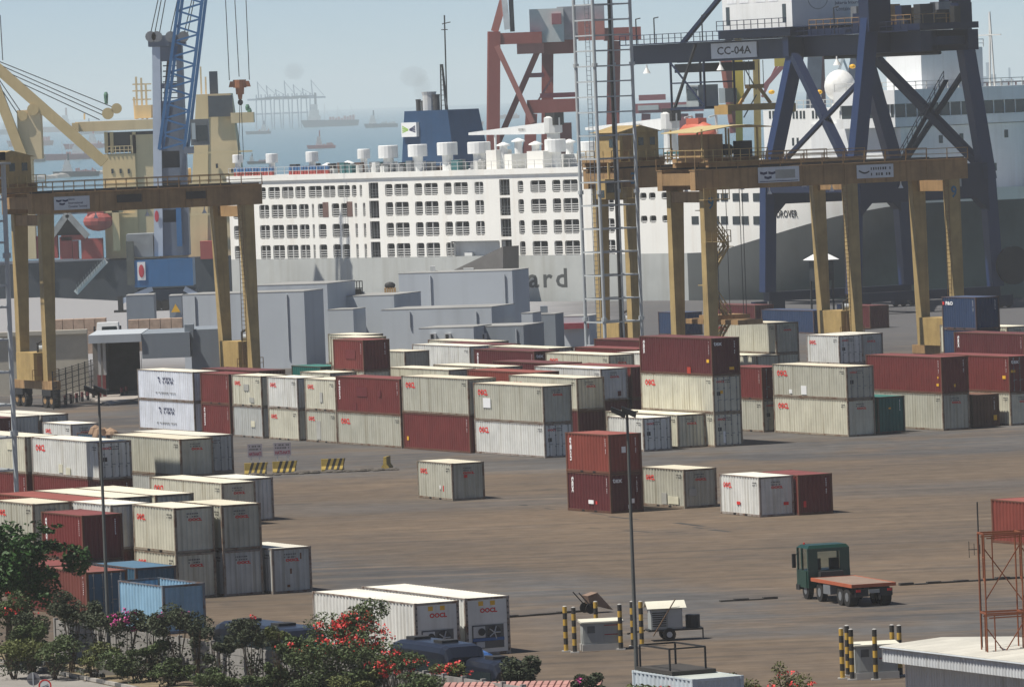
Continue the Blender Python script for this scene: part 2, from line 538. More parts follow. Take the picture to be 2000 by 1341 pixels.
CONT = []
def container(px, py, ft, h, col, label, z=0.0, at='nb', end='panel', brand=None, yaw=0.0, frame=None, patch=(), pos=None, extra=None, roof=True, group=None, sidebrand=True, cat='container', door=None):
    """px,py: picture point of the near left corner ('nb' bottom, 'nt' top, 'ft' far top left, 'rb' near right bottom); z: height of its floor"""
    H, Ln = HGT[h], LEN[ft]
    a = YAW + R(yaw)
    e = Vector((math.cos(a), math.sin(a), 0)); f = Vector((-math.sin(a), math.cos(a), 0))
    if pos is not None: o = Vector(pos); z = pos[2]
    elif at == 'nb': o = P(px, py, z)
    elif at == 'nt': o = P(px, py, z+H)
    elif at == 'ft': o = P(px, py, z+H) - f*Ln
    elif at == 'rb': o = P(px, py, z) - e*W
    elif at == 'rt': o = P(px, py, z+H) - e*W
    o = Vector((o.x, o.y, z))
    t = empty('shipping_container', o, a, label, cat, group)
    CONT.append((t, ft, h, z, o, a))
    d = container_meshes(ft, h)
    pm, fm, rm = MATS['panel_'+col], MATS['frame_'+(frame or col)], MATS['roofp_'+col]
    inst('frame', d['frame'], fm, t)
    inst('side_panel', d['side_l'], pm, t); inst('side_panel', d['side_r'], pm, t)
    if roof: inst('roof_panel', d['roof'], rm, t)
    inst('end_panel', d['end_f'], pm, t)
    if end == 'door':
        dw = (W-.28)/2
        for i in range(2):
            dr = inst('door', d['door'], MATS['panel_'+(door or col)], t, (.14+i*dw, 0, 0))
            inst('locking_bar', d['bars'], STEEL, dr)
    elif end == 'panel':
        inst('end_panel', d['end_n'], pm, t)
    if ft == 20: inst('fork_pocket', d['pocket'], DARK, t)
    rr = random.Random(len(CONT))
    rs, rz = (0, -1, 0), (0, 0, 1)
    if brand == 'OOCL':
        if sidebrand:
            if ft == 40: text('OOCL', RED, t, (.013, Ln-.75, H-.95), rs, rz, .46, 1.75, bold=.05)
            else: text('OOCL', RED, t, (.013, Ln-.55, H-.86), rs, rz, .36, 1.25, bold=.05)
        if end == 'panel': text('OOCL', RED, t, (.85, .024, H-.80), (1, 0, 0), rz, .17, .85, bold=.06)
        else: text('OOCL', RED, t, (.30, -.006, H-.56), (1, 0, 0), rz, .17, .72, bold=.05)
        inst('code_marks', MK[rr.randrange(4)], BLK, t, (.012, 1.15, H-.45), (0, 0, R(-90)))
        inst('code_marks', MK[rr.randrange(4)], GRYT, t, (.75, -.02, H-.42))
        if end == 'door':
            q = MB(); q.box(.32, .62, -.002, .012, H*.47, H*.47+.3); q.build('placard', BLK, t)
    elif brand == 'triton':
        text('triton', WHT, t, (.013, Ln-.55, H-.30), (0, 0, -1), (0, -1, 0), .30, 1.55, bold=.03)
        inst('code_marks', MKV[rr.randrange(3)], WHT, t, (.012, .55, H-.35), (0, 0, R(-90)))
        inst('code_marks', MKV[rr.randrange(3)], WHT, t, (1.95, -.02, H-.35))
    elif brand == 'tex':
        text('tex', WHT, t, (.013, Ln-.62, H-.30), (0, 0, -1), (0, -1, 0), .34, 1.1, bold=.03)
        text('tex', WHT, t, (.18, -.02, H-.60), (1, 0, 0), rz, .30, .72, bold=.03)
        inst('code_marks', MKV[rr.randrange(3)], WHT, t, (.012, .55, H-.35), (0, 0, R(-90)))
        inst('code_marks', MKV[rr.randrange(3)], WHT, t, (1.95, -.02, H-.35))
    elif brand == 'code':
        inst('code_marks', MKV[rr.randrange(3)], WHT, t, (.012, .55, H-.35), (0, 0, R(-90)))
        inst('code_marks', MKV[rr.randrange(3)], WHT, t, (1.95, -.02, H-.35))
    for ch in t.children:
        if ch.name.startswith('code_marks'): ch['kind'] = 'stuff'
    for (face, a0, z0, w_, h_, c) in patch:
        q = MB()
        if face == 's': q.box(-.011, .019, a0, a0+w_, z0, z0+h_)
        else: q.box(a0, a0+w_, -.004, .029, z0, z0+h_)
        q.build('patch', c, t)
    if extra: extra(t, Ln, H)
    return t
PLATE_R = mat('patch_dark_red', (.12, .018, .02), .7, 0, .2)
PLATE_G = mat('patch_grey', (.38, .38, .35), .7, 0, .2)
PLATE_W = flat('patch_white', (.75, .76, .76))
PLATE_S = mat('patch_pale', (.60, .58, .45), .7)
# ------------------------------------------------------------------ the stacks
def rel(base, e, back):
    """a place e metres along the end direction and back metres away from the camera, in container axes"""
    return Vector(base) + E*e - DN*back
def over(t, z):
    return (t.location.x, t.location.y, z)
S, Hc = HGT['s'], HGT['h']
GF = 'containers in the long front row'
GM = 'containers stacked behind the front row'
GR = 'containers in the right hand block'
GL = 'containers in the left hand block'
GS = 'single containers out on the open yard'

# --- long front row, far to near -------------------------------------------------
def white_print(t, Ln, H):
    for row in (0, 1):
        q = inst('print_marks', PRM[row], NAVYT, t, (-.012, Ln*.54, H-.78-row*.30), (0, 0, R(-90))); q['kind'] = 'stuff'
    q = MB()
    q.add([(-.012, Ln*.64, H-.62), (-.012, Ln*.64-.45, H-.55), (-.012, Ln*.64-.62, H-.78), (-.012, Ln*.64-.3, H-.72)], [(0, 1, 2, 3)])
    q.add([(-.012, Ln*.64-.35, H-.85), (-.012, Ln*.64-.6, H-.85), (-.012, Ln*.64-.5, H-1.1)], [(0, 1, 2)])
    q.build('emblem', NAVYT, t)
    q = inst('print_marks', PRM[2], GRYT, t, (-.012, Ln*.67, .62), (0, 0, R(-90))); q['kind'] = 'stuff'
NAVYT = flat('lettering_navy', (.03, .035, .09))
PRM = [marks(1, 9, 2.3, .2, 31), marks(1, 8, 2.2, .2, 32), marks(1, 22, 4.4, .11, 33)]
f1 = container(381, 845, 40, 's', 'paint', 'lower white container with navy print at the far left of the front row', brand=None, extra=white_print, frame='grey', group=GF)
container(0, 0, 40, 's', 'paint', 'upper white container with navy print at the far left of the front row', pos=over(f1, S+.004), extra=white_print, frame='grey', group=GF)
f2 = container(451, 850.6, 20, 's', 'red', 'lower dark red container beside the white printed pair in the front row', brand='triton', group=GF)
container(0, 0, 20, 's', 'red', 'upper dark red container beside the white printed pair, no lettering on its side', pos=over(f2, S+.004), brand='code', group=GF)
f3 = container(514, 856, 20, 's', 'grey', 'lower pale container without letters, right of the dark red pair', brand=None, patch=(('s', 1.6, .9, .8, .5, PLATE_S),), group=GF)
container(0, 0, 20, 's', 'cream', 'upper cream container with grey patches right of the dark red pair', pos=over(f3, S+.004), brand='OOCL', patch=(('s', 2.6, 1.3, 1.0, .55, PLATE_G), ('s', 1.6, .35, .9, .4, PLATE_G)), group=GF)
f4 = container(584.5, 861, 20, 's', 'cream', 'lower cream container third from the right among the short ones in the front row', brand='OOCL', group=GF)
container(0, 0, 20, 's', 'white', 'upper whitish container, middle of the three short pale stacks in the front row', pos=over(f4, S+.004), brand='OOCL', group=GF)
f5 = container(659, 866, 20, 's', 'olive', 'lower cream-grey container left of the long red and cream stack in the front row', brand='OOCL', patch=(('s', 3.2, .25, .8, 1.5, PLATE_G),), group=GF)
container(0, 0, 20, 's', 'cream', 'upper cream container with grey smear left of the long red one', pos=over(f5, S+.004), brand='OOCL', patch=(('s', 2.6, .7, .5, .8, PLATE_G),), group=GF)
f6 = container(785, 875, 40, 's', 'olive', 'lower long cream container under the red one with white upright lettering', brand='OOCL', group=GF)
container(0, 0, 40, 'h', 'red', 'upper long red container with white upright lettering and dark square patch', pos=over(f6, S+.004), brand='triton', patch=(('s', 6.2, 1.35, 2.0, .75, PLATE_R), ('s', 3.6, 1.4, .5, .5, PLATE_R), ('s', 8.3, .2, .45, .6, PLATE_R)), group=GF)
f7 = container(919, 885, 40, 'h', 'red', 'lower long red container under a cream one in the front row', brand='code', patch=(('s', 11.2, .7, .3, .3, YEL),), group=GF)
container(0, 0, 40, 'h', 'olive', 'upper long cream container standing on the lower red one in the front row', pos=over(f7, Hc+.004), brand='OOCL', group=GF)
f8 = container(1065, 894.5, 40, 's', 'white', 'lower long whitish container with doors at the near end of the front row', brand='OOCL', end='door', group=GF)
container(0, 0, 40, 'h', 'olive', 'upper long khaki container with white patch at near end of the front row', pos=over(f8, S+.004), brand='OOCL', patch=(('s', 9.2, 1.0, 1.3, .75, PLATE_W),), group=GF)

# --- behind the front row --------------------------------------------------------
def two(t_up, ft, h, col, short):
    """ground-level container under another one"""
    return container(0, 0, ft, h, col, 'ground-level ' + short, pos=(t_up.location.x, t_up.location.y, 0), group=GM)
m1 = container(711, 725, 20, 's', 'red', 'dark red container with a darker patch standing highest, above the front row', z=2*S+.008, brand='code', patch=(('s', 1.6, 1.0, 2.0, .75, PLATE_R),), group=GM)
c = m1.location
container(0, 0, 20, 's', 'cream', 'cream container directly under the highest dark red one', pos=(c.x, c.y, S+.004), group=GM)
container(0, 0, 20, 's', 'grey', 'grey container at the ground under the highest dark red one', pos=(c.x, c.y, 0), group=GM)
for i, nm in ((1, 'first'), (2, 'second')):
    b = rel(c, 2.6*i, 6.2*i)
    for lv, w_ in ((2, 'topmost'), (1, 'middle'), (0, 'lowest')):
        container(0, 0, 20, 's', 'cream' if lv else 'olive', '%s cream container in the %s stack behind the highest dark red one' % (w_, nm), pos=(b.x, b.y, lv*(S+.004)), brand='OOCL' if lv == 2 and i == 2 else None, group=GM)
def pair(px, py, at, ft, h, col, label, low='grey', **kw):
    u = container(px, py, ft, h, col, label, z=S+.004, at=at, group=GM, **kw)
    container(0, 0, ft, 's', low, 'container under the ' + label, pos=(u.location.x, u.location.y, 0), group=GM)
    return u
pair(569, 713, 'ft', 20, 's', 'green', 'green roofed container behind the short pale stacks')
pair(557, 721, 'rt', 40, 's', 'maroon', 'dull maroon container seen as a roof behind the short pale stacks')
b = rel(m1.location, -2.65, 1.0); pair(0, 0, 'nb', 20, 's', 'cream', 'cream container seen as a roof in front of the green one', pos=(b.x, b.y, S+.004))
m5 = pair(917, 676, 'nt', 40, 's', 'white', 'long whitish container with large red letters below the grey building', brand='OOCL')
pair(790, 686, 'nt', 20, 's', 'olive', 'short cream-grey one between the highest red box and the long white one')
b = rel(m5.location, 2.7, 0); pair(0, 0, 'nb', 40, 's', 'maroon', 'maroon container just behind the long whitish one', pos=(b.x, b.y, S+.004))
b = rel(m5.location, 5.4, 8); pair(0, 0, 'nb', 40, 's', 'cream', 'cream roofed container at the foot of the grey building', pos=(b.x, b.y, S+.004))
pair(925, 681, 'ft', 40, 's', 'maroon', 'maroon container with white upright lettering right of the long whitish one', brand='tex', low='maroon')
pair(1137, 706.5, 'rt', 40, 's', 'maroon', 'maroon one seen as a dark roof amid the stacks', low='red')
pair(755, 716, 'ft', 40, 's', 'cream', 'long cream container behind the red one with the dark patch', low='olive')
pair(846, 711, 'ft', 40, 's', 'cream', 'long cream roofed container behind the near end of the front row', low='cream')
pair(1092, 724, 'rt', 40, 's', 'brick', 'salmon red roofed one behind the near end of the front row', low='red')
m3 = pair(1173, 720, 'nt', 40, 's', 'white', 'long white-roofed container with dirty grey end near the tall three-high stack', brand='OOCL', low='maroon', patch=(('e', 1.5, .3, .3, .4, PLATE_R),))
pair(1126, 738, 'nt', 40, 's', 'cream', 'long cream container with grey end standing on a maroon one', brand='OOCL', low='maroon')
b = rel(m3.location, 2.75, 0); pair(0, 0, 'nb', 40, 's', 'red', 'dark red container wedged left of the three-high stack', pos=(b.x, b.y, S+.004), low='maroon')
pair(1189, 693, 'nt', 40, 's', 'cream', 'cream one with red letters left of the whitish lettered one', brand='OOCL', low='olive')
pair(1205, 687, 'ft', 40, 's', 'white', 'whitish container with red letters partly behind the three-high stack', brand='OOCL', low='olive')
pair(1120, 677, 'rt', 40, 's', 'cream', 'cream roofed container left of the two far maroon ones', low='olive')
pair(1122, 677, 'ft', 40, 's', 'red', 'nearer of two maroon containers below the lattice mast', low='red')
pair(1160, 661, 'ft', 40, 's', 'maroon', 'farther of two maroon containers at the foot of the lattice mast', low='maroon')
# low ones and the tall stack
container(1258, 882, 20, 's', 'white', 'short whitish container with closed doors standing low before the tall stack', brand='OOCL', end='door', sidebrand=False, group=GM)
container(1325, 875.5, 40, 's', 'cream', 'long cream container with plain grey end on the ground left of the tall stack', brand='OOCL', sidebrand=False, group=GM)
t1 = container(1397, 873, 40, 's', 'cream', 'lowest container of the three-high stack, its doors greyed', brand='OOCL', end='door', sidebrand=False, patch=(('e', .75, .3, .2, .9, PLATE_W),), group=GM)
container(0, 0, 40, 'h', 'cream', 'middle cream container of the three-high stack with red letters and doors', pos=over(t1, S+.004), brand='OOCL', end='door', patch=(('e', .62, 1.5, .22, .25, YEL),), group=GM)
container(0, 0, 40, 'h', 'maroon', 'maroon container with white lettering on top of the three-high stack', pos=over(t1, S+Hc+.008), brand='tex', patch=(('s', .5, 1.0, .4, .25, YEL), ('s', 3.6, .1, .6, .5, mat('panel_bright_red', (.4, .04, .02))), ('e', 1.5, .4, .4, .22, YEL)), group=GM)

# --- right hand block ------------------------------------------------------------
r1 = container(1492, 844, 20, 's', 'olive', 'lower cream container tucked behind the three-high stack on its right', brand='OOCL', end='door', sidebrand=False, group=GR)
container(0, 0, 20, 's', 'red', 'upper red container tucked behind the three-high stack on its right', pos=over(r1, S+.004), brand='code', end='door', group=GR)
r2 = container(1657.5, 853, 40, 'h', 'cream', 'lower long cream container with plain grey end beside the green one', brand='OOCL', group=GR)
container(0, 0, 40, 's', 'olive', 'upper long khaki container with white patch and doors above the cream one', pos=over(r2, Hc+.004), brand='OOCL', end='door', patch=(('s', 6.6, .25, .9, .7, PLATE_W), ('s', 9.0, .3, .5, .3, PLATE_W)), group=GR)
container(1716, 847, 40, 'h', 'green', 'teal green container standing at ground level', brand='code', group=GR, patch=(('e', 1.0, 1.9, .18, .12, YEL),))
r4 = container(1843, 841, 40, 'h', 'olive', 'lower long cream container right of the teal green one', brand='OOCL', sidebrand=False, group=GR)
container(0, 0, 40, 'h', 'red', 'upper long maroon container right of the khaki one, with yellow spots near its corner', pos=over(r4, Hc+.004), brand='code', patch=(('s', .5, .6, .35, .2, YEL), ('s', .5, 1.2, .2, .15, YEL), ('e', 1.1, .5, .14, .22, YEL)), group=GR)
container(1901, 835, 40, 's', 'brown', 'brown container with a yellow placard between two pale ones', group=GR, brand='code', patch=(('e', 1.9, .5, .3, .4, YEL),))
r6 = container(1975, 831, 40, 's', 'cream', 'lower pale container at the right edge of the photo', brand='OOCL', group=GR)
container(0, 0, 40, 'h', 'red', 'upper red container with black doors and yellow placard at the right edge', pos=over(r6, S+.004), brand='tex', end='door', patch=(('s', .6, 1.1, .5, .25, YEL), ('e', .15, 1.6, .4, .2, YEL)), group=GR)
r7 = container(1516.5, 691, 40, 'h', 'olive', 'upper long cream container with red letters beneath the yellow gantry', z=S+.004, brand='OOCL', group=GR)
container(0, 0, 40, 's', 'cream', 'lower cream container beneath the long one under the yellow gantry', pos=(r7.location.x, r7.location.y, 0), group=GR)
b = rel(r7.location, -2.65, -1); container(0, 0, 40, 's', 'cream', 'low cream container left of the stack under the yellow gantry', pos=(b.x, b.y, 0), group=GR)
r8 = container(1638, 655, 20, 's', 'white', 'upper short white container with doors behind the khaki one', z=S+.004, at='nt', brand='OOCL', end='door', group=GR)
container(0, 0, 20, 's', 'white', 'lower short white container behind the khaki one', pos=(r8.location.x, r8.location.y, 0), brand='OOCL', group=GR)
b = rel(r8.location, 2.6, 1.0)
container(0, 0, 20, 's', 'grey', 'upper pale container with grey end right of the short white doors', pos=(b.x, b.y, S+.004), brand='OOCL', group=GR)
container(0, 0, 20, 's', 'grey', 'lower pale container right of the short white pair', pos=(b.x, b.y, 0), group=GR)
r9 = container(1835, 634, 40, 's', 'cream', 'long cream container farthest back in the right hand block', z=S+.004, at='ft', brand='OOCL', group=GR)
container(0, 0, 40, 's', 'cream', 'container beneath the farthest cream one in the right hand block', pos=(r9.location.x, r9.location.y, 0), group=GR)
r10 = container(1862.5, 648, 40, 's', 'maroon', 'maroon container with white lettering in front of the farthest cream one', z=S+.004, at='ft', brand='tex', group=GR)
container(0, 0, 40, 's', 'maroon', 'container beneath the maroon one with white lettering at the far right', pos=(r10.location.x, r10.location.y, 0), group=GR)
def po_print(t, Ln, H):
    text('P&O', WHT, t, (-.012, Ln-.7, H-.75), (0, -1, 0), (0, 0, 1), .34, 1.3, bold=.04)
    q = MB(); q.box(-.012, .0, Ln-.45, Ln-.15, H-.72, H-.45); q.build('emblem', RED, t)
po = container(1905, 580.5, 20, 'h', 'navy', 'dark blue container standing on top of a stack beside the gantry foot', z=2*S+.008, at='nt', extra=po_print, brand='code', group=GR)
for k in (1, 0):
    container(0, 0, 20, 's', 'navy' if k else 'grey', ('dark container directly under' if k else 'bottom container under') + ' the dark blue one by the gantry foot', pos=(po.location.x, po.location.y, k*(S+.004)), group=GR)

# --- left hand block -------------------------------------------------------------
l1 = container(194.5, 937, 40, 's', 'white', 'long whitish container with doors standing on a red one at the left', z=S+.004, brand='OOCL', end='door', patch=(('s', 6.6, .25, .7, .6, PLATE_S), ('s', 5.2, .15, .8, .5, PLATE_S)), group=GL)
l1b = container(0, 0, 40, 's', 'red', 'red container under the long whitish one at the left', pos=(l1.location.x, l1.location.y, 0), brand='code', group=GL)
b = rel(l1.location, -.3, 12.6)
container(0, 0, 40, 's', 'cream', 'cream container end to end with the long whitish one, at the left edge', pos=(b.x, b.y, S+.004), patch=(('s', 2.2, 1.6, 1.2, .5, PLATE_S),), group=GL)
container(0, 0, 40, 's', 'red', 'red container beneath the cream one at the left edge', pos=(b.x, b.y, 0), brand='code', group=GL)
l2 = container(354, 931.6, 40, 's', 'olive', 'long cream-grey container with red letters on its dark end, left of the striped barriers', z=S+.004, brand='OOCL', sidebrand=False, group=GL)
container(0, 0, 40, 's', 'grey', 'container beneath the long cream-grey one left of the striped barriers', pos=(l2.location.x, l2.location.y, 0), group=GL)
b = rel(l2.location, 2.6, 2.5)
container(0, 0, 40, 's', 'grey', 'grey container with dark doors peeping out behind the long cream-grey one', pos=(b.x, b.y, S+.004), end='door', brand='OOCL', sidebrand=False, group=GL)
container(0, 0, 40, 's', 'grey', 'container beneath the dark doors behind the long cream-grey one', pos=(b.x, b.y, 0), group=GL)
l3 = container(432.5, 943, 40, 'h', 'cream', 'long cream container at ground level with its top just below the barriers', at='nt', brand='OOCL', group=GL)
b = rel(l3.location, 2.7, 3.2)
container(0, 0, 20, 'h', 'white', 'white-roofed container hidden behind the long ground-level cream one', pos=(b.x, b.y, 0), group=GL)
l5a = container(347, 1171, 20, 's', 'cream', 'lower cream container of the front corner stack in the left block', brand='OOCL', group=GL)
container(0, 0, 20, 's', 'cream', 'upper rusty cream container of the front corner stack with red letters on its side', pos=over(l5a, S+.004), brand='OOCL', group=GL)
l5b = container(439, 1165, 20, 's', 'grey', 'lower pale grey container between the corner stack and the single one', brand='OOCL', sidebrand=False, group=GL)
container(0, 0, 20, 's', 'olive', 'upper pale container right of the rusty cream one in the front corner', pos=over(l5b, S+.004), brand='OOCL', sidebrand=False, group=GL)
container(534, 1160, 20, 's', 'grey', 'single-high pale container with rust spots at the open end of the left block', brand='OOCL', sidebrand=False, patch=(('e', 1.75, 1.9, .08, .35, mat('rust_spot', (.17, .075, .03))), ('e', 1.1, 1.1, .1, .3, MATS['rust_spot']), ('e', .9, .35, .16, .14, MATS['rust_spot'])), group=GL)
b = rel(l5a.location, -1.2, 6.4)
container(0, 0, 20, 's', 'white', 'white container behind the front corner stack, beside the lettered red one', pos=(b.x, b.y, S+.004), group=GL)
container(0, 0, 20, 's', 'maroon', 'maroon container at ground level behind the front corner stack', pos=(b.x, b.y, 0), group=GL)
for (e_, nm) in ((4.25, 'right'), (1.6, 'left')):
    b = rel(l5a.location, e_, 12.7)
    container(0, 0, 40, 's', 'cream', '%s one of two long cream roofs side by side behind the corner stack' % nm, pos=(b.x, b.y, S+.004), group=GL)
    container(0, 0, 40, 's', 'grey', 'container beneath the %s one of the two long cream roofs' % nm, pos=(b.x, b.y, 0), group=GL)
l7 = container(163.5, 1097, 20, 's', 'red', 'red container with white upright lettering, second level, near the left edge', z=S+.004, brand='triton', group=GL)
container(0, 0, 20, 's', 'cream', 'cream container underneath the lettered red one near the left edge', pos=(l7.location.x, l7.location.y, 0), group=GL)
b = rel(l7.location, -2.65, -1.0)
container(0, 0, 20, 's', 'red', 'bright red roofed container low at the left beside the leafy tree', pos=(b.x, b.y, 0), group=GL)
l8 = container(67, 1071, 20, 's', 'olive', 'cream-grey container on the second level behind the white mast pole', z=S+.004, brand='OOCL', group=GL)
container(0, 0, 20, 's', 'cream', 'container under the cream-grey one behind the white mast pole', pos=(l8.location.x, l8.location.y, 0), group=GL)
b = rel(l8.location, 2.6, .4)
container(0, 0, 40, 's', 'brick', 'container with salmon red roof behind the lettered red one', pos=(b.x, b.y, S+.004), group=GL)
container(0, 0, 40, 's', 'red', 'container beneath the salmon red roof in the left block', pos=(b.x, b.y, 0), group=GL)
container(168, 1117, 20, 's', 'dust', 'dusty brownish red container with blue doors low at the left', at='nt', end='door', door='blue', brand='code', group=GL)
container(344, 1103, 20, 's', 'blue', 'closed blue container with rusty roof behind the open light blue one', at='rt', group=GL)
container(317, 1143, 20, 's', 'sky', 'open-topped light blue container at the front of the left block', at='nt', roof=False, group=GL)
l12 = container(80, 810, 40, 's', 'grey', 'grey container, nearer of two far ones behind the left mast', at='nt', brand='OOCL', group=GL)
b = rel(l12.location, -2.6, 0); container(0, 0, 40, 's', 'grey', 'grey container left of its twin behind the left mast', pos=(b.x, b.y, 0), group=GL)
container(138, 828, 20, 's', 'white', 'small whitish container left of the blue tarpaulin load', at='nt', brand='OOCL', group=GL)
ot = container(208, 849, 20, 's', 'blue', 'blue open-topped container heaped with brown bales at the left', at='nt', roof=False, group=GL)
b = rel(l12.location, -5.25, -1); container(0, 0, 20, 's', 'maroon', 'dark maroon container at the far left edge behind the mast', pos=(b.x, b.y, 0), brand='code', group=GL)

# --- loose on the yard -----------------------------------------------------------
container(884.6, 978, 20, 's', 'olive', 'lone cream-grey container standing in the middle of the open yard', brand='OOCL', yaw=-2, patch=(('s', 2.0, .75, .2, .25, PLATE_W), ('s', 1.5, .6, .12, .4, RED), ('e', .9, 1.55, .25, .2, RED)), group=GS)
k = container(1194, 1002.6, 20, 's', 'maroon', 'lower maroon container of the two-high pair on the open yard', brand='tex', yaw=1.5, patch=(('e', 1.3, .25, .22, .25, WHT), ('e', 1.55, .6, .22, .3, WHT), ('s', 2.4, .55, .7, .25, WHT), ('s', 1.9, .55, .2, .2, RED)), group=GS)
container(0, 0, 20, 's', 'brick', 'upper brick red container of the two-high pair on the open yard', pos=over(k, S+.004), brand='triton', yaw=1.5, patch=(('e', .95, 1.35, .3, .4, WHT), ('s', 5.2, 1.5, .25, .25, WHT)), group=GS)
container(1338, 993, 20, 's', 'olive', 'cream-grey container right of the two-high red pair on the open yard', brand='OOCL', patch=(('s', 2.6, .2, .7, .75, PLATE_G), ('s', .9, .25, 1.5, .5, PLATE_S), ('e', .35, .8, .55, .5, PLATE_G)), group=GS)
container(1485, 1010, 20, 's', 'white', 'pale container touching a red one on the open yard, right of the lamp post', brand='OOCL', patch=(('s', 3.0, .7, .5, .2, RED), ('e', 1.7, .7, .35, .2, RED)), yaw=-3, group=GS)
container(1561, 1006, 20, 's', 'red', 'red container touching the pale one on the open yard', brand='code', patch=(('e', .35, .5, .18, .4, RED),), yaw=-3, group=GS)
container(1935, 974, 40, 's', 'brick', 'brick red container cut by the right edge behind the scaffold', at='ft', group=GS)

# brown bales in the blue open top
bl = empty('bale_load', ot.location + Vector((0, 0, .14)), YAW, 'brown bales heaped in the blue open-topped container', 'bales')
rr = random.Random(3)
for i in range(9):
    q = MB(); x, y = .35+rr.random()*1.4, .4+i*.6; q.ball((x, y, 1.55+rr.random()*.5), .7, .55, 1.05, 8, 5)
    q.build('bale', mat('jute_bale', (.30, .2, .13), .9, 0, .3), bl)
# ------------------------------------------------------------------ yellow yard gantries (rubber tyred)
YG = mat('gantry_yellow', (.40, .29, .125), .6, 0, .25, .14, .8, .55, dirt=(.19, .13, .065))
YGD = mat('gantry_ochre_rust', (.33, .205, .095), .7, 0, .3, .24, .8, .6, dirt=(.12, .065, .03))
YPK = mat('gantry_pack_yellow', (.40, .28, .11), .6, 0, .2, .16, 1.4, .5)
TYRE = mat('tyre_rubber', (.022, .021, .02), .9)
BLKST = mat('black_steel', (.03, .03, .03), .6)
GLASS = flat('dark_glass', (.02, .03, .035), .12, .6)
BLUEN = flat('lettering_blue', (.05, .16, .27))
SIGNW = mat('signboard_white', (.62, .65, .68), .6, 0, .1, .05, 1, .2)
GALV = mat('galvanised', (.45, .48, .5), .5, .1, .15, .04, 1, .2)
ROPE = flat('wire_rope', (.045, .045, .05), .7)
LAMPW = flat('lamp_white', (.8, .8, .78), .4)

def railing(m, a, b, h=1.05, n=None, r=.03, mid=True):
    a, b = Vector(a), Vector(b)
    n = n or max(2, int((b-a).length / 2.0))
    up = Vector((0, 0, h))
    m.bar(a+up, b+up, r*2); 
    if mid: m.bar(a+up*.5, b+up*.5, r*1.6)
    for i in range(n+1):
        p = a + (b-a)*(i/n); m.bar(p, p+up, r*2)

def chevrons(t, x, y, z, s, mat_):
    """three small pennant shapes of the terminal emblem, on a board facing -y"""
    for i, (dx, dz) in enumerate(((0, .55), (1.15, .55), (.58, 0))):
        q = MB(); q.add([(x+dx*s, y, z+(dz+.42)*s), (x+dx*s, y, z+(dz+.12)*s), (x+(dx+.5)*s, y, z+dz*s), (x+(dx+1.0)*s, y, z+(dz+.12)*s), (x+(dx+1.0)*s, y, z+(dz+.42)*s), (x+(dx+.5)*s, y, z+(dz+.3)*s)], [(0, 1, 2, 3, 4, 5)])
        q.build('emblem', mat_, t)

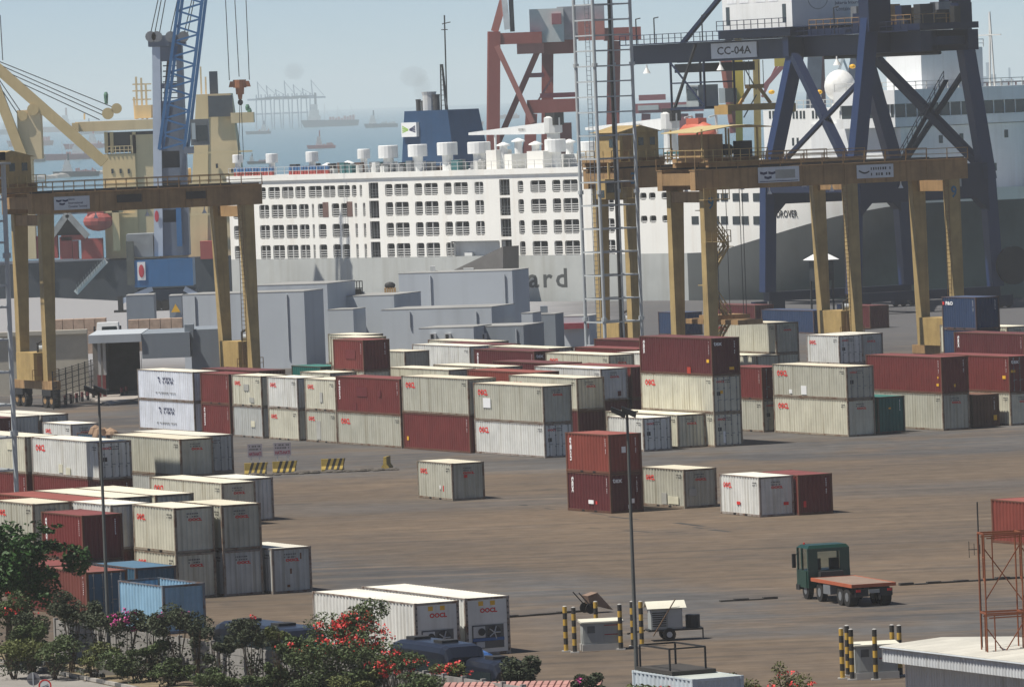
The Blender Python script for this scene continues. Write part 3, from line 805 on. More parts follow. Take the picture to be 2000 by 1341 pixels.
def gantry(px, py, span, label, house='gable', trolley_x=2.0, number=None, signs=(), packs=((0, 0),), hz=18.2, yaw=0, stairs=False, cab=None, ropes=False):
    o = P(px, py, hz); o.z = 0
    t = empty('gantry_crane', o, YAW+R(yaw), label, 'crane', 'yellow yard gantry cranes')
    B, S_ = 6.6, span
    for x in (0, S_):
        q = MB(); q.box(x-.45, x+.45, -1.6, B+1.6, 1.75, 2.55); q.build('sill_beam', YGD, t)
        for y in (-1.0, .6, B-.6, B+1.0):
            q = MB(); q.tube((x-.32, y, .72), (x+.32, y, .72), .72, n=14); w = q.build('wheel', TYRE, t)
            q = MB(); q.tube((x-.34, y, .72), (x+.34, y, .72), .34, n=10); q.build('rim', YGD, w)
        for y in (-.2, B+.2):
            q = MB(); q.box(x-.5, x+.5, y-1.1, y+1.1, 1.15, 1.74); q.build('bogie', BLKST, t)
        for y in (0, B):
            q = MB()
            sg = 1 if x == 0 else -1
            lo = [(x-.42, y-.55, 2.55), (x+.42, y-.55, 2.55), (x+.42, y+.55, 2.55), (x-.42, y+.55, 2.55)]
            xo, xi = x-.45, x+.45
            if x == 0: xi = x+.95
            else: xo = x-.95
            hi = [(xo, y-.40, hz), (xi, y-.40, hz), (xi, y+.40, hz), (xo, y+.40, hz)]
            q.hexa(lo, hi); q.build('leg', YG, t)
        q = MB(); q.box(x-.35, x+.35, .42, B-.42, hz-1.1, hz-.1); q.build('portal_beam', YGD, t)
    for y in (0, B):
        q = MB(); q.box(-1.3, S_+1.3, y-.5, y+.5, hz+.01, hz+1.85)
        for i in range(int(S_/2.2)+1):                        # stiffener ribs
            x = -1.0 + i*2.2; q.box(x-.05, x+.05, y-.56, y-.5, hz+.05, hz+1.8)
        q.box(-1.35, S_+1.35, y-.62, y+.62, hz+1.85, hz+1.93)
        q.build('girder', YGD, t)
        q = MB(); q.box(-1.2, S_+1.2, y-.08, y+.08, hz+1.935, hz+2.08); q.build('rail', BLKST, t)
        q = MB(); yy = y-.58 if y == 0 else y+.58
        railing(q, (-1.3, yy, hz+1.93), (S_+1.3, yy, hz+1.93), 1.0, int(S_/1.9), .035)
        q.build('railing', YGD, t)
    for x in (-1.0, S_+1.0):
        q = MB(); q.box(x-.28, x+.28, .52, B-.52, hz+.5, hz+1.6); q.build('end_tie', YGD, t)
    for (px_, py_) in packs:
        q = MB(); q.box(px_*S_-1.15, px_*S_+1.0, 1.0, B-1.2, 2.6, 5.2); pk = q.build('power_pack', YPK, t)
        q = MB()
        for i in range(3): q.box(px_*S_-.8+i*.65, px_*S_-.35+i*.65, .985, .999, 3.0, 4.9)
        q.build('louvre', YGD, pk)
        q = MB(); q.tube((px_*S_-.2, 2.2, 5.2), (px_*S_-.2, 2.2, 6.1), .11, n=8); q.tube((px_*S_-.2, 2.2, 6.05), (px_*S_+.35, 1.8, 6.4), .11, n=8); q.build('exhaust', BLKST, pk)
        q = MB(); q.tube((px_*S_+.1, 3.0, 5.5), (px_*S_+.9, 2.6, 5.5), .32, n=10); q.build('silencer', GALV, pk)
        q = MB(); railing(q, (px_*S_-1.4, .8, 2.6), (px_*S_+1.3, .8, 2.6), 1.0, 3); q.build('railing', YGD, pk)
    # trolley and what it carries
    tx = trolley_x
    q = MB()
    for y in (0, B): q.box(tx-2.6, tx+2.6, y-.35, y+.35, hz+2.1, hz+2.55)
    for x in (tx-2.4, tx, tx+2.4): q.box(x-.25, x+.25, -.3, B+.3, hz+2.56, hz+2.9)
    tr = q.build('trolley', YGD, t)
    zf = hz+2.92
    if house == 'gable':
        q = MB(); q.box(tx-2.1, tx+2.1, -.2, B-1.5, zf, zf+2.5); hs = q.build('machine_house', YG, t)
        q = MB(); q.extr([(tx-2.5, -.5, zf+2.5), (tx+2.5, -.5, zf+2.5), (tx+.1, -.5, zf+3.15)], (0, B-.6, 0)); q.build('roof', YG, hs)
        for x in (tx+.2, tx+1.45):
            q = MB(); q.box(x-.28, x+.28, -.24, -.2, zf+1.2, zf+1.95); q.build('window', GLASS, hs)
        q = MB(); q.box(tx-2.14, tx-2.1, 1.2, 2.0, zf+1.1, zf+1.9); q.build('window', GLASS, hs)
        q = MB(); q.box(tx-1.75, tx-.85, -.23, -.2, zf+.3, zf+2.2); q.build('door', YGD, hs)
    else:
        q = MB()
        for x in (tx-3.2, tx-.4, tx+2.6):
            for y in (-.2, B-.6): q.bar((x, y, zf), (x, y, zf+2.7), .14)
        q.build('canopy_post', YG, t)['kind'] = 'stuff'
        pts = [(tx-4.0, -.8, zf+2.45), (tx-.2, -.8, zf+2.95), (tx+1.4, -.8, zf+3.0), (tx+3.9, -.8, zf+2.75), (tx+3.9, -.8, zf+2.68), (tx+1.4, -.8, zf+2.92), (tx-.2, -.8, zf+2.87), (tx-4.0, -.8, zf+2.38)]
        q = MB(); q.extr(pts, (0, B+.6, 0)); q.build('canopy_roof', mat('canopy_sheet', (.50, .40, .20), .6, 0, .12), t)
        q = MB(); q.box(tx-2.9, tx-.5, .8, B-1.5, zf, zf+2.2); q.build('hoist_house', YGD, t)
        q = MB(); q.tube((tx+.2, 1.0, zf+.7), (tx+.2, B-1.5, zf+.7), .55, n=12); q.build('hoist_drum', BLKST, t)
        q = MB(); q.box(tx+1.2, tx+2.4, .5, 2.0, zf, zf+1.5); q.build('motor', BLKST, t)
    q = MB(); railing(q, (tx-3.3, -.75, hz+2.6), (tx+3.3, -.75, hz+2.6), 1.1, 7, .035); railing(q, (tx-3.3, -.75, hz+2.6), (tx-3.3, B, hz+2.6), 1.1, 4, .035)
    q.box(tx-3.4, tx+3.4, -.85, -.3, hz+2.56, hz+2.62); q.build('platform', YG, t)
    if cab:
        cx, czt = cab
        q = MB(); q.extr([(cx-.9, -1.9, hz-.9), (cx+.9, -1.9, hz-.9), (cx+.9, -1.9, hz+1.0), (cx-.9, -1.9, hz+1.0)], (0, 2.0, 0)); cb = q.build('operator_cab', YPK, t)
        q = MB(); q.box(cx-.75, cx+.75, -1.93, -1.905, hz-.3, hz+.7); q.build('window', GLASS, cb)
        q = MB(); q.box(cx-.93, cx-.905, -1.7, -.3, hz-.75, hz-.05); q.build('window', GLASS, cb)
        q = MB(); railing(q, (cx+.95, -1.9, hz-.9), (cx+2.6, -1.9, hz-.9), 1.0, 3, .035); q.box(cx+.92, cx+2.7, -1.95, -.6, hz-1.0, hz-.92); q.build('cab_platform', YG, cb)
        q = MB(); q.bar((cx, -1.0, hz+1.0), (cx, -1.0, hz+2.55), .2); q.build('cab_hanger', YG, cb)
    for (sx, w, h, zo, kind) in signs:
        q = MB(); q.box(sx, sx+w, -.66, -.60, hz+zo, hz+zo+h)
        if kind == 'dark':
            q.build('nameplate', mat('nameplate_dark', (.05, .045, .04), .7, 0, .3), t)
        else:
            sg = q.build('signboard', SIGNW, t)
            if kind == 'jict':
                chevrons(t, sx+.2, -.664, hz+zo+.35*h, .45*h, NAVYT)
                text('Jakarta', NAVYT, t, (sx+w*.40, -.664, hz+zo+h*.68), (1, 0, 0), (0, 0, 1), h*.17)
                text('International', NAVYT, t, (sx+w*.40, -.664, hz+zo+h*.42), (1, 0, 0), (0, 0, 1), h*.17)
                text('Container Terminal', NAVYT, t, (sx+w*.40, -.664, hz+zo+h*.16), (1, 0, 0), (0, 0, 1), h*.17, w*.52)
            elif kind == 'emblem':
                chevrons(t, sx+.2, -.664, hz+zo+.22*h, .52*h, NAVYT)
                q = MB(); q.box(sx+w*.42, sx+w*.9, -.668, -.662, hz+zo+h*.25, hz+zo+h*.8); q.build('faded_print', PLATE_G, t)
                q = MB(); q.box(sx+w*.03, sx+w*.97, -.668, -.662, hz+zo+h*.06, hz+zo+h*.11); q.build('underline', NAVYT, t)
            else:
                q = MB()
                for i in range(10): q.add([(sx+.2+i*.11, -.664, hz+zo+h*.5-.22*math.sin(i*.3)), (sx+.34+i*.11, -.664, hz+zo+h*.52-.22*math.sin(i*.3)), (sx+.34+i*.11, -.664, hz+zo+h*.62-.2*math.sin(i*.3)), (sx+.2+i*.11, -.664, hz+zo+h*.6-.2*math.sin(i*.3))], [(0, 1, 2, 3)])
                q.build('emblem', BLKST, t)['kind'] = 'stuff'
                for row in (0, 1):
                    k = inst('print_marks', PRM[row], BLKST, t, (sx+w*.38, -.664, hz+zo+h*(.60-.42*row)), (0, 0, 0), (w*.25, 1, h*1.0)); k['kind'] = 'stuff'
    if number:
        for x in ((0, S_) if number == '9' else (0,)):
            text(number, BLUEN, t, (x-.3+(.25 if x == 0 else -.25), -.45 if number == '9' else -.57, hz-1.75 if number == '9' else hz+.4), (1, 0, 0), (0, 0, 1), 1.15, .62, bold=.02)
    for x in (S_*.25, S_*.5, S_*.78):
        q = MB(); q.lathe([(.05, 0), (.06, -.25), (.24, -.62), (.2, -.62)], (x, -.2, hz), 10); q.build('floodlight', LAMPW, t)
    # ladders, cable reel, stairs
    q = MB()
    for sgn in (-.22, .22): q.bar((S_-1.2+sgn, -.62, 2.6), (S_-1.05+sgn, -.52, hz), .05)
    for i in range(38): q.bar((S_-1.42+i*.004, -.60, 2.8+i*.4), (S_-.98+i*.004, -.60, 2.8+i*.4), .04)
    q.build('ladder', YGD, t)
    if stairs:
        q = MB(); z = 2.6; d_ = 1
        for f_ in range(4):
            x0, x1 = (.6, 3.0) if d_ > 0 else (3.0, .6)
            for yy in (1.6, 2.3): q.bar((x0, yy, z), (x1, yy, z+3.4), .12, .2)
            for i in range(11): q.box(min(x0, x1)+i*.22, min(x0, x1)+i*.22+.2, 1.6, 2.3, (z if d_ > 0 else z+3.4)+(i*.31+.1)*d_, (z if d_ > 0 else z+3.4)+(i*.31+.14)*d_)
            railing(q, (x0, 1.55, z), (x1, 1.55, z+3.4), 1.0, 4, .035); railing(q, (x0, 2.35, z), (x1, 2.35, z+3.4), 1.0, 4, .035)
            q.box(x1-.5, x1+.5, 1.5, 2.4, z+3.36, z+3.43); z += 3.45; d_ = -d_
        q.build('staircase', YG, t)
        for z_ in (hz-.9, hz-4.8):
            q = MB(); q.box(-1.0, 1.6, -1.6, -.6, z_, z_+.08); railing(q, (-1.0, -1.6, z_), (1.6, -1.6, z_), 1.1, 4, .035); q.build('landing', YG, t)
    if ropes:
        for (x, y) in ((tx-1.4, 1.5), (tx-1.1, 1.5), (tx+1.4, 1.5), (tx+1.7, 1.5), (tx-1.2, 4.4), (tx+1.5, 4.4)):
            q = MB(); q.tube((x, y, 6.6), (x, y, hz+2.6), .035, n=5); q.build('hoist_rope', ROPE, t)
        q = MB(); q.box(tx-1.6, tx+1.9, 1.2, 4.7, 6.2, 6.6); q.box(tx-1.2, tx+1.4, -2.2, 8.2, 5.75, 6.2); q.build('spreader', YGD, t)
    return t

span9 = (P(1852, 348, 18.2) - P(1378, 370, 18.2)).dot(E)
gantry(1378, 372, span9, 'yellow yard gantry number nine with canopy roof and zigzag stairs', house='canopy', trolley_x=2.9, number='9', signs=((5.2, 4.3, 1.45, .45, 'emblem'), (15.6, 3.9, 1.25, .45, 'plain')), packs=((1, 0),), stairs=True, ropes=True)
span3 = 24.6
gantry(1228, 368, span3, 'yellow yard gantry number three with gabled house, behind number nine', house='gable', trolley_x=1.2, number='3', packs=((0, 0), (1, 0)), cab=(-2.6, 0), ropes=False)
gantry(84, 418, 21.0, 'yellow yard gantry at the left standing before the grey building', house='gable', trolley_x=-3.2, number=None, signs=((.9, 3.6, 1.25, .3, 'jict'), (7.3, 2.5, .75, .75, 'dark'), (14.4, 2.0, .7, .8, 'dark')), packs=((0, 0), (1, 0)))

# ------------------------------------------------------------------ lattice light masts
MAST = mat('mast_paint', (.44, .47, .48), .5, 0, .12, .03, 1, .2)
def lattice_mast(base, w, h, label):
    t = empty('lattice_mast', base, YAW, label, 'mast', 'lattice light masts')
    C4 = ((0, 0), (w, 0), (w, w), (0, w))
    for (x, y) in C4:
        q = MB(); q.tube((x, y, 0), (x, y, h), .165, n=10)
        for z in range(6, int(h), 12): q.tube((x, y, z), (x, y, z+.35), .28, n=10)
        q.build('leg', MAST, t)
    z = 1.5
    while z < h-.5:
        for i in range(4):
            a, b = C4[i], C4[(i+1) % 4]
            q = MB(); q.bar((*a, z), (*b, z), .10, .13); q.build('rung', MAST, t)
        z += 1.45 if z > h*.55 else 2.2
    q = MB(); q.tube((w*.62, w*.35, 0), (w*.62, w*.35, h), .16, n=8); q.build('conduit', BLKST, t)
    q = MB(); 
    for s_ in (-.22, .22): q.bar((w*.3+s_, w*.92, 0), (w*.3+s_, w*.92, h), .05)
    for i in range(int(h/.45)): q.bar((w*.3-.22, w*.92, .4+i*.45), (w*.3+.22, w*.92, .4+i*.45), .04)
    q.build('ladder', MAST, t)
    q = MB(); q.box(-.4, w+.4, -.4, w+.4, h, h+.15); pf = q.build('platform', MAST, t)
    for i in range(6):
        q = MB(); q.box(-.3+i*(w/5.5), .25+i*(w/5.5), -.75, -.42, h+.3, h+.85); q.build('floodlight', BLKST, pf)
    q = MB()
    for (x, y) in C4: q.box(x-.45, x+.45, y-.45, y+.45, 0, .3)
    q.build('footing', mat('concrete', (.36, .35, .33), .9, 0, .15), t)['kind'] = 'stuff'
    return t
b = PD(1168, 300, 627); lattice_mast((b.x, b.y, 0), 3.95, 46, 'tall pale lattice mast standing in front of the white ship')
b = P(35, 1024) - E*3.95; lattice_mast((b.x, b.y, 0), 3.95, 24.3, 'pale lattice mast rising along the left edge')

# slender lamp posts with floodlight heads
POST = mat('post_grey', (.10, .105, .10), .6, 0, .15, .05, 2)
def lamp_post(px, py, h, label, flip=1):
    o = P(px, py)
    t = empty('lamp_post', o, 0, label, 'lamp post', 'slender floodlight posts')
    q = MB(); q.tube((0, 0, .75), (0, 0, h), .105, .06, n=10); q.build('pole', POST, t)
    q = MB(); q.box(-.55, .55, -.55, .55, 0, .75); q.build('footing', MATS['concrete'], t)
    for dx in (-.35, .12):
        q = MB(); q.hexa([(dx-.35*flip, -.3, h+.05), (dx+.25*flip, -.3, h-.25*1), (dx+.25*flip, .3, h-.25), (dx-.35*flip, .3, h+.05)], [(dx-.35*flip, -.3, h+.28), (dx+.3*flip, -.3, h), (dx+.3*flip, .3, h), (dx-.35*flip, .3, h+.28)])
        hd = q.build('floodlight', BLKST, t)
    q = MB(); q.bar((-.6, 0, h+.02), (.5, 0, h+.02), .07); q.build('crossarm', POST, t)
    return t
lamp_post(215, 1318, 14.0, 'thin lamp post on a concrete block at the left roadside', 1)
lamp_post(1247, 1400, 13.5, 'thin lamp post rising from the bottom edge in front of the red pair', 1)
# ------------------------------------------------------------------ dark blue quay crane
NAVY = mat('crane_navy', (.005, .012, .042), .5, 0, .15, .02, .5, .2)
CB = mat('crane_navy_leg', (.011, .027, .085), .45, 0, .12, .02, .5, .2)
HOUSEW = mat('machine_house_white', (.72, .73, .72), .55, 0, .08, .02, .4, .15)
sl = P(1501, 612)
ll = sl + DN*21.5
t = empty('quay_crane', ll, YAW, 'huge dark blue quay crane with white machine house marked CC-04A', 'crane')
SX, GY = 19.4, 21.5                      # leg spread along the rails, rail gauge
zt = 36.0
def leg(x0, y0, x1, y1, z0, z1, w=1.7, d=1.7):
    q = MB(); q.hexa([(x0-w/2, y0-d/2, z0), (x0+w/2, y0-d/2, z0), (x0+w/2, y0+d/2, z0), (x0-w/2, y0+d/2, z0)], [(x1-w/2, y1-d/2, z1), (x1+w/2, y1-d/2, z1), (x1+w/2, y1+d/2, z1), (x1-w/2, y1+d/2, z1)])
    return q.build('leg', CB, t)
LEAN = 4.9
for y in (0, GY):
    for sx, s_ in ((0, 1), (SX, -1)):
        zm = 15.5
        xm = sx
        leg(sx, y, sx+s_*.6, y, 2.6, zm, 1.5, 1.5)
        leg(sx+s_*.6, y, sx+s_*LEAN, y, zm, 44.0 if y == 0 else 30.9, 1.7, 1.6)
    q = MB(); q.box(-.2, SX+.2, y-.75, y+.75, 1.5, 2.6); q.build('sill_beam', NAVY, t)
    q = MB(); q.box(1.0, SX-1.0, y-.8, y+.8, 13.2, 17.4)
    for sx, s_ in ((.9, 1), (SX-.9, -1)): q.extr([(sx, y-.78, 13.2), (sx+s_*1.6, y-.78, 13.2), (sx, y-.78, 11.6)], (0, 1.56, 0))
    q.build('portal_beam', NAVY, t)
    for sx in (0, SX):
        for k in (-1.2, 1.2):
            q = MB(); q.box(sx+k-.9, sx+k+.9, y-.45, y+.45, .25, 1.49); q.build('bogie', NAVY, t)
        for k in (-1.7, -.6, .6, 1.7):
            q = MB(); q.tube((sx+k, y-.2, .36), (sx+k, y+.2, .36), .36, n=10); q.build('wheel', BLKST, t)
    q = MB(); q.box(LEAN-1.2, SX-LEAN+1.2, y-.7, y+.7, 31.0, 33.4); q.build('upper_cross_beam', NAVY, t)
for sx, s_ in ((0, 1), (SX, -1)):
    x = sx+s_*.6
    q = MB(); q.box(x-.7, x+.7, 1.0, GY-1.0, 14.6, 16.6); q.build('portal_tie', NAVY, t)
    xa, xb = sx+s_*.8, sx+s_*4.4
    q = MB(); q.bar((xb, GY-1, 31.0), (xa, 1, 17.0), 1.0); q.build('brace', NAVY, t)
    q = MB(); q.bar((xa, GY-1.0, 17.0), (sx+s_*2.9, 1.2, 28.0), .5); q.build('brace', NAVY, t)
# stair along a brace
q = MB(); q.bar((SX-1.9, GY-3, 17.8), (SX-3.5, 4, 27.4), .6, .15); railing(q, (SX-2.2, GY-3, 17.9), (SX-3.8, 4, 27.5), 1.0, 10, .035); q.build('stair', NAVY, t)
# joint blocks at leg heads
for sx, s_ in ((0, 1), (SX, -1)):
    for y in (0,):
        x = sx+s_*LEAN*.86
        q = MB(); q.box(x-1.5, x+1.5, y-1.2, y+1.2, 33.5, 38.5); q.build('leg_head', NAVY, t)
# main girder (twin boxes) along y
y_near, y_far = -8.0, 66.5
for x in (SX/2-3.2, SX/2+3.2):
    q = MB(); q.box(x-.7, x+.7, y_near, y_far, 31.2 if 0 else 30.9, 33.3)
    q.build('girder', NAVY, t)
q = MB()
for y in range(int(y_near)+1, int(y_far), 9): q.box(SX/2-2.5, SX/2+2.5, y-.3, y+.3, 31.6, 32.6)
q.build('girder_tie', NAVY, t)['kind'] = 'stuff'
q = MB(); q.box(SX/2-5.6, SX/2-3.92, y_near, y_far, 33.32, 33.45); 
railing(q, (SX/2-5.6, y_near, 33.45), (SX/2-5.6, y_far, 33.45), 1.1, 44, .04)
q.build('walkway', NAVY, t)
q = MB()
for y in (10, 28, 44, 57, 62): q.bar((SX/2-5.5, y, 33.45), (SX/2-5.5, y, 36.6), .12); q.bar((SX/2-5.5, y, 36.6), (SX/2-5.5, y-1.2, 36.7), .12)
q.build('lamp_bracket', BLKST, t)['kind'] = 'stuff'
q = MB(); q.box(SX/2-4, SX/2+4, y_near, 19.4, 33.46, 34.2); q.build('machinery_deck', NAVY, t)
# machine house
hx0, hx1, hy0, hy1, hz0, hz1 = SX/2-5.8, SX/2+5.8, 19.9, 37.9, 34.6, 43.0
q = MB(); q.box(SX/2-6.3, SX/2+6.3, hy0-.2, hy1+.4, 33.5, 34.55); q.build('house_base', NAVY, t)
q = MB(); q.box(hx0, hx1, hy0, hy1, hz0, hz1); hs = q.build('machine_house', HOUSEW, t)
q = MB(); q.box(hx0-.3, hx1+.3, hy0-.3, hy1+.3, hz1+.005, hz1+.25); q.build('roof', HOUSEW, hs)
for y in (23.4, 26.6, 30.9, 34.1):
    q = MB(); q.box(hx0-.04, hx0-.003, y, y+2.4, hz0+3.2, hz0+7.6); q.build('wall_panel', mat('house_panel', (.78, .79, .80), .5), hs)
for y in (21.4, 36.0):
    q = MB(); q.box(hx0-.05, hx0-.003, y, y+.9, hz0+.6, hz0+2.8); q.build('door', GLASS, hs)
for row, (s_, z_) in enumerate((('Jakarta International', 2.4), ('Container Terminal', 1.72))):
    text(s_, NAVYT, hs, (hx0+5.9+row*.15, hy0-.01, hz0+z_), (1, 0, 0), (0, 0, 1), .5, 5.0-row*.35, bold=.01)
q = MB()
for i in range(40):
    a = math.pi*2*i/40; b_ = math.pi*2*(i+1)/40
    q.add([(hx0+3.6+r_*math.cos(k), hy0-.008, hz0+3.4+r_*math.sin(k)) for k, r_ in ((a, 1.42), (b_, 1.42), (b_, 1.3), (a, 1.3))], [(0, 1, 2, 3)])
q.build('ring_emblem', PLATE_G, hs)
q = MB(); railing(q, (hx0-.9, hy0, hz0), (hx0-.9, hy1, hz0), 1.1, 10, .04); q.box(hx0-1.0, hx0-.003, hy0, hy1, hz0-.15, hz0-.02); q.build('balcony', NAVY, hs)
# sign on the girder
q = MB(); q.box(SX/2-4.05, SX/2-3.95, 32.6, 44.6, 31.15, 33.05) ; sg = q.build('signboard', SIGNW, t)
text('CC-04A', BLKST, t, (SX/2-4.06, 43.0, 31.6), (0, -1, 0), (0, 0, 1), 1.0, 9.0, bold=.02)
# trolley, cab and spreader near the far end
ty = 50.5
q = MB(); q.box(SX/2-3.6, SX/2+3.6, ty-3, ty+5, 29.6, 30.7); tr = q.build('trolley', BLKST, t)
q = MB()
for (x, y) in ((SX/2-5.2, ty-6), (SX/2-5.2, ty+3), (SX/2-1.0, ty-6), (SX/2-1.0, ty+3)): q.bar((x, y, 25.2), (x, y, 30.9), .22)
for z in (25.2, 28.3): 
    q.bar((SX/2-5.2, ty-6, z), (SX/2-5.2, ty+3, z), .18); q.bar((SX/2-5.2, ty-6, z), (SX/2-1, ty-6, z), .18); q.bar((SX/2-1, ty+3, z), (SX/2-5.2, ty+3, z), .18)
q.bar((SX/2-5.2, ty-6, 25.2), (SX/2-5.2, ty+3, 30.9), .18)
q.box(SX/2-5.4, SX/2-.8, ty-6.2, ty+3.2, 24.95, 25.15); q.build('cab_cage', NAVY, t)
q = MB(); q.box(SX/2-4.8, SX/2-2.0, ty-3.5, ty-.2, 25.2, 28.0); cb = q.build('operator_cab', mat('cab_grey', (.33, .36, .36), .5), t)
q = MB(); q.box(SX/2-4.84, SX/2-4.805, ty-3.2, ty-.5, 26.1, 27.5); q.build('window', GLASS, cb)
sy = ty-10
for (x, y) in ((SX/2-1, sy), (SX/2+1, sy), (SX/2-1, sy+1.2), (SX/2+1, sy+1.2)):
    q = MB(); q.tube((x, y, 27.6), (x, y, 30.8), .05, n=5); q.build('hoist_rope', ROPE, t)
q = MB(); q.box(SX/2-4.6, SX/2+4.6, sy-.4, sy+1.6, 24.6, 25.4); q.box(SX/2-4.8, SX/2-4.3, sy-1.2, sy+2.4, 24.2, 25.3); q.box(SX/2+4.3, SX/2+4.8, sy-1.2, sy+2.4, 24.2, 25.3)
for k in (-1, 1): q.bar((SX/2+2.2*k, sy+.6, 25.4), (SX/2+.5*k, sy+.6, 27.6), .35)
q.box(SX/2-1, SX/2+1, sy, sy+1.2, 27.3, 27.8); q.build('spreader', mat('spreader_ochre', (.40, .25, .08), .6, 0, .2, .1), t)
# backstays up to the apex
for x in (SX/2-3.2, SX/2+3.2):
    q = MB(); q.bar((x, 54, 33.2), (x, 2, 60), .5); q.build('backstay', NAVY, t)
for sx, s_ in ((0, 1), (SX, -1)):
    q = MB(); q.bar((sx+s_*LEAN, 0, 44), (SX/2+(-3.2 if s_ > 0 else 3.2), 4, 62), 1.1); q.build('apex_leg', NAVY, t)
q = MB(); q.bar((SX/2-3.6, 4, 62), (SX/2+3.6, 4, 62), 1.2); q.build('apex_beam', NAVY, t)
q = MB(); q.bar((SX/2-5.2, 53.0, 24.9), (SX/2-5.2, 46.5, 33.0), .3); q.build('cable_chain', BLKST, t)
# cable reel and load plate at the right hand leg
q = MB(); q.tube((SX+2.0, -1.1, 5.0), (SX+2.0, -.5, 5.0), 2.3, n=24); rl = q.build('cable_reel', BLKST, t)
q = MB(); q.box(SX+.8, SX+2.6, -.45, .4, 4.0, 6.0); q.build('reel_motor', GALV, t)
q = MB(); q.box(SX/2+1.6, SX/2+5.0, -.9, -.82, 14.7, 17.2); q.build('load_plate', PLATE_G, t)
text('35.6T', BLKST, t, (SX/2+1.85, -.91, 15.3), (1, 0, 0), (0, 0, 1), 1.3, 2.9, bold=.02)
for x, y in ((SX/2-4.2, 12), (SX/2-4.2, 42), (SX/2-4.2, 62)):
    q = MB(); q.lathe([(.1, 0), (.12, -.4), (.5, -1.1), (.4, -1.1)], (x, y, 30.8), 10); q.build('floodlight', LAMPW, t)
QC = t

rr = random.Random(77)
for i in range(22):                       # machinery on the deck between the leg heads
    x = SX/2+rr.uniform(-3.5, 3.5); y = rr.uniform(-7, 18); h_ = rr.uniform(.6, 2.6)
    q = MB(); q.box(x-rr.uniform(.3, 1), x+rr.uniform(.3, 1), y-rr.uniform(.3, 1.2), y+rr.uniform(.3, 1.2), 34.21, 34.2+h_); q.build('machinery', rr.choice((BLKST, NAVY, STEEL, YGD)), QC)
q = MB(); railing(q, (SX/2-4, -6, 34.2), (SX/2-4, 19, 34.2), 1.1, 14, .04); railing(q, (SX/2-4, -6, 34.2), (SX/2+4, -6, 34.2), 1.1, 5, .04); q.build('railing', YGD, QC)
for x in (SX/2-2, SX/2+1.5):
    q = MB(); q.tube((x, -3, 30.7), (x, 19, 30.7), .22, n=8); q.build('cable_tray', BLKST, QC)
# ------------------------------------------------------------------ white livestock ship
ship = empty('livestock_ship', SHIP0, R(-45), 'long white livestock carrier with rows of barred openings moored at the quay', 'ship')
Mi = Matrix.Translation(SHIP0) @ Matrix.Rotation(R(-45), 4, 'Z')
Mi = Mi.inverted()
def SP(px, py, yo=0.0):
    """local (x, z) where the line of sight of a picture point meets the lengthwise plane yo metres into the ship"""
    a = Mi @ Vector((0, 0, CH)); b = Mi @ PD(px, py, 900)
    d = b - a; tt = (yo - a.y) / d.y
    p = a + d*tt
    return p.x, p.z
def sx(px, py=440, yo=0.0): return SP(px, py, yo)[0]
HW = mat('ship_white', (.83, .82, .77), .55, 0, .04, .10, .22, .28, rustcol=(.45, .25, .11), dirt=(.52, .42, .30))
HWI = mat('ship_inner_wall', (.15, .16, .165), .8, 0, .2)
HG = mat('ship_grey_hull', (.42, .435, .42), .6, 0, .12, .06, .25, .4, rustcol=(.3, .27, .22))
HD = mat('ship_deck_house', (.60, .61, .60), .6, 0, .1, .04, .5, .25)
SRL = flat('ship_rail_white', (.6, .6, .58))
ZB, ZT = 6.1, 17.0
X0 = sx(449); XE = sx(1340)                                    # stern, start of the bow curve
# barred openings: columns (from the picture) and four decks
cols = []
for a, b in ((85, 160), (178, 265), (280, 367), (380, 455), (480, 578), (590, 680), (697, 790), (803, 838), (862, 880), (1052, 1108), (1122, 1225), (1272, 1330), (1345, 1447), (1493, 1550), (1567, 1672), (1722, 1788)):
    cols.append((sx(480+a/3.83), sx(480+b/3.83)))
cols_low = []
for a, b in ((98, 172), (190, 278), (295, 380), (395, 468), (492, 508), (537, 595), (640, 697), (710, 765), (812, 830), (874, 892)):
    cols_low.append((sx(480+a/3.83+2), sx(480+b/3.83+2)))
for a, b in ((130, 172), (225, 340), (388, 450), (467, 580)): cols.append((sx(980+a/3.83), sx(980+b/3.83)))
for a, b in ((690, 745), (765, 845)): cols.append((sx(980+a/3.83), sx(980+b/3.83)))
cols.append((X0+.8, X0+1.9)); cols_low.append((X0+.8, X0+1.9))
rows = [(SP(845, 502)[1], SP(845, 474)[1]), (SP(845, 461)[1], SP(845, 433.5)[1]), (SP(845, 420)[1], SP(845, 393)[1]), (SP(845, 381)[1], SP(845, 357.5)[1])]
doors = [(sx(480+930/3.83), sx(480+1002/3.83)), (sx(480+1908/3.83), sx(480+1985/3.83))]
holes = []
split = sx(480+915/3.83)
for ri, (z0, z1) in enumerate(rows):
    for (a, b) in (cols if ri == 3 else [c_ for c_ in cols if c_[0] > split] + cols_low):
        if ri == 0 and a > sx(870) and b < sx(985): continue      # the loading recess takes their place
        holes.append((a, b, z0, z1, 'bars'))
    for (a, b) in doors: holes.append((a, b, z0-.25, z1+.25, 'door'))
holes.append((sx(878), sx(975), rows[0][0]-.45, rows[0][1]+.15, 'recess'))
for (y0, y1) in ((392.5, 378.5), (437.5, 423.5)):
    for k in range(11):
        p0 = 1252 + k*17.5 + (k//2)*7
        if p0 > 1330: continue
        holes.append((sx(p0), sx(p0+13), SP(1300, y0)[1]+.2, SP(1300, y1)[1]+.2, 'port'))
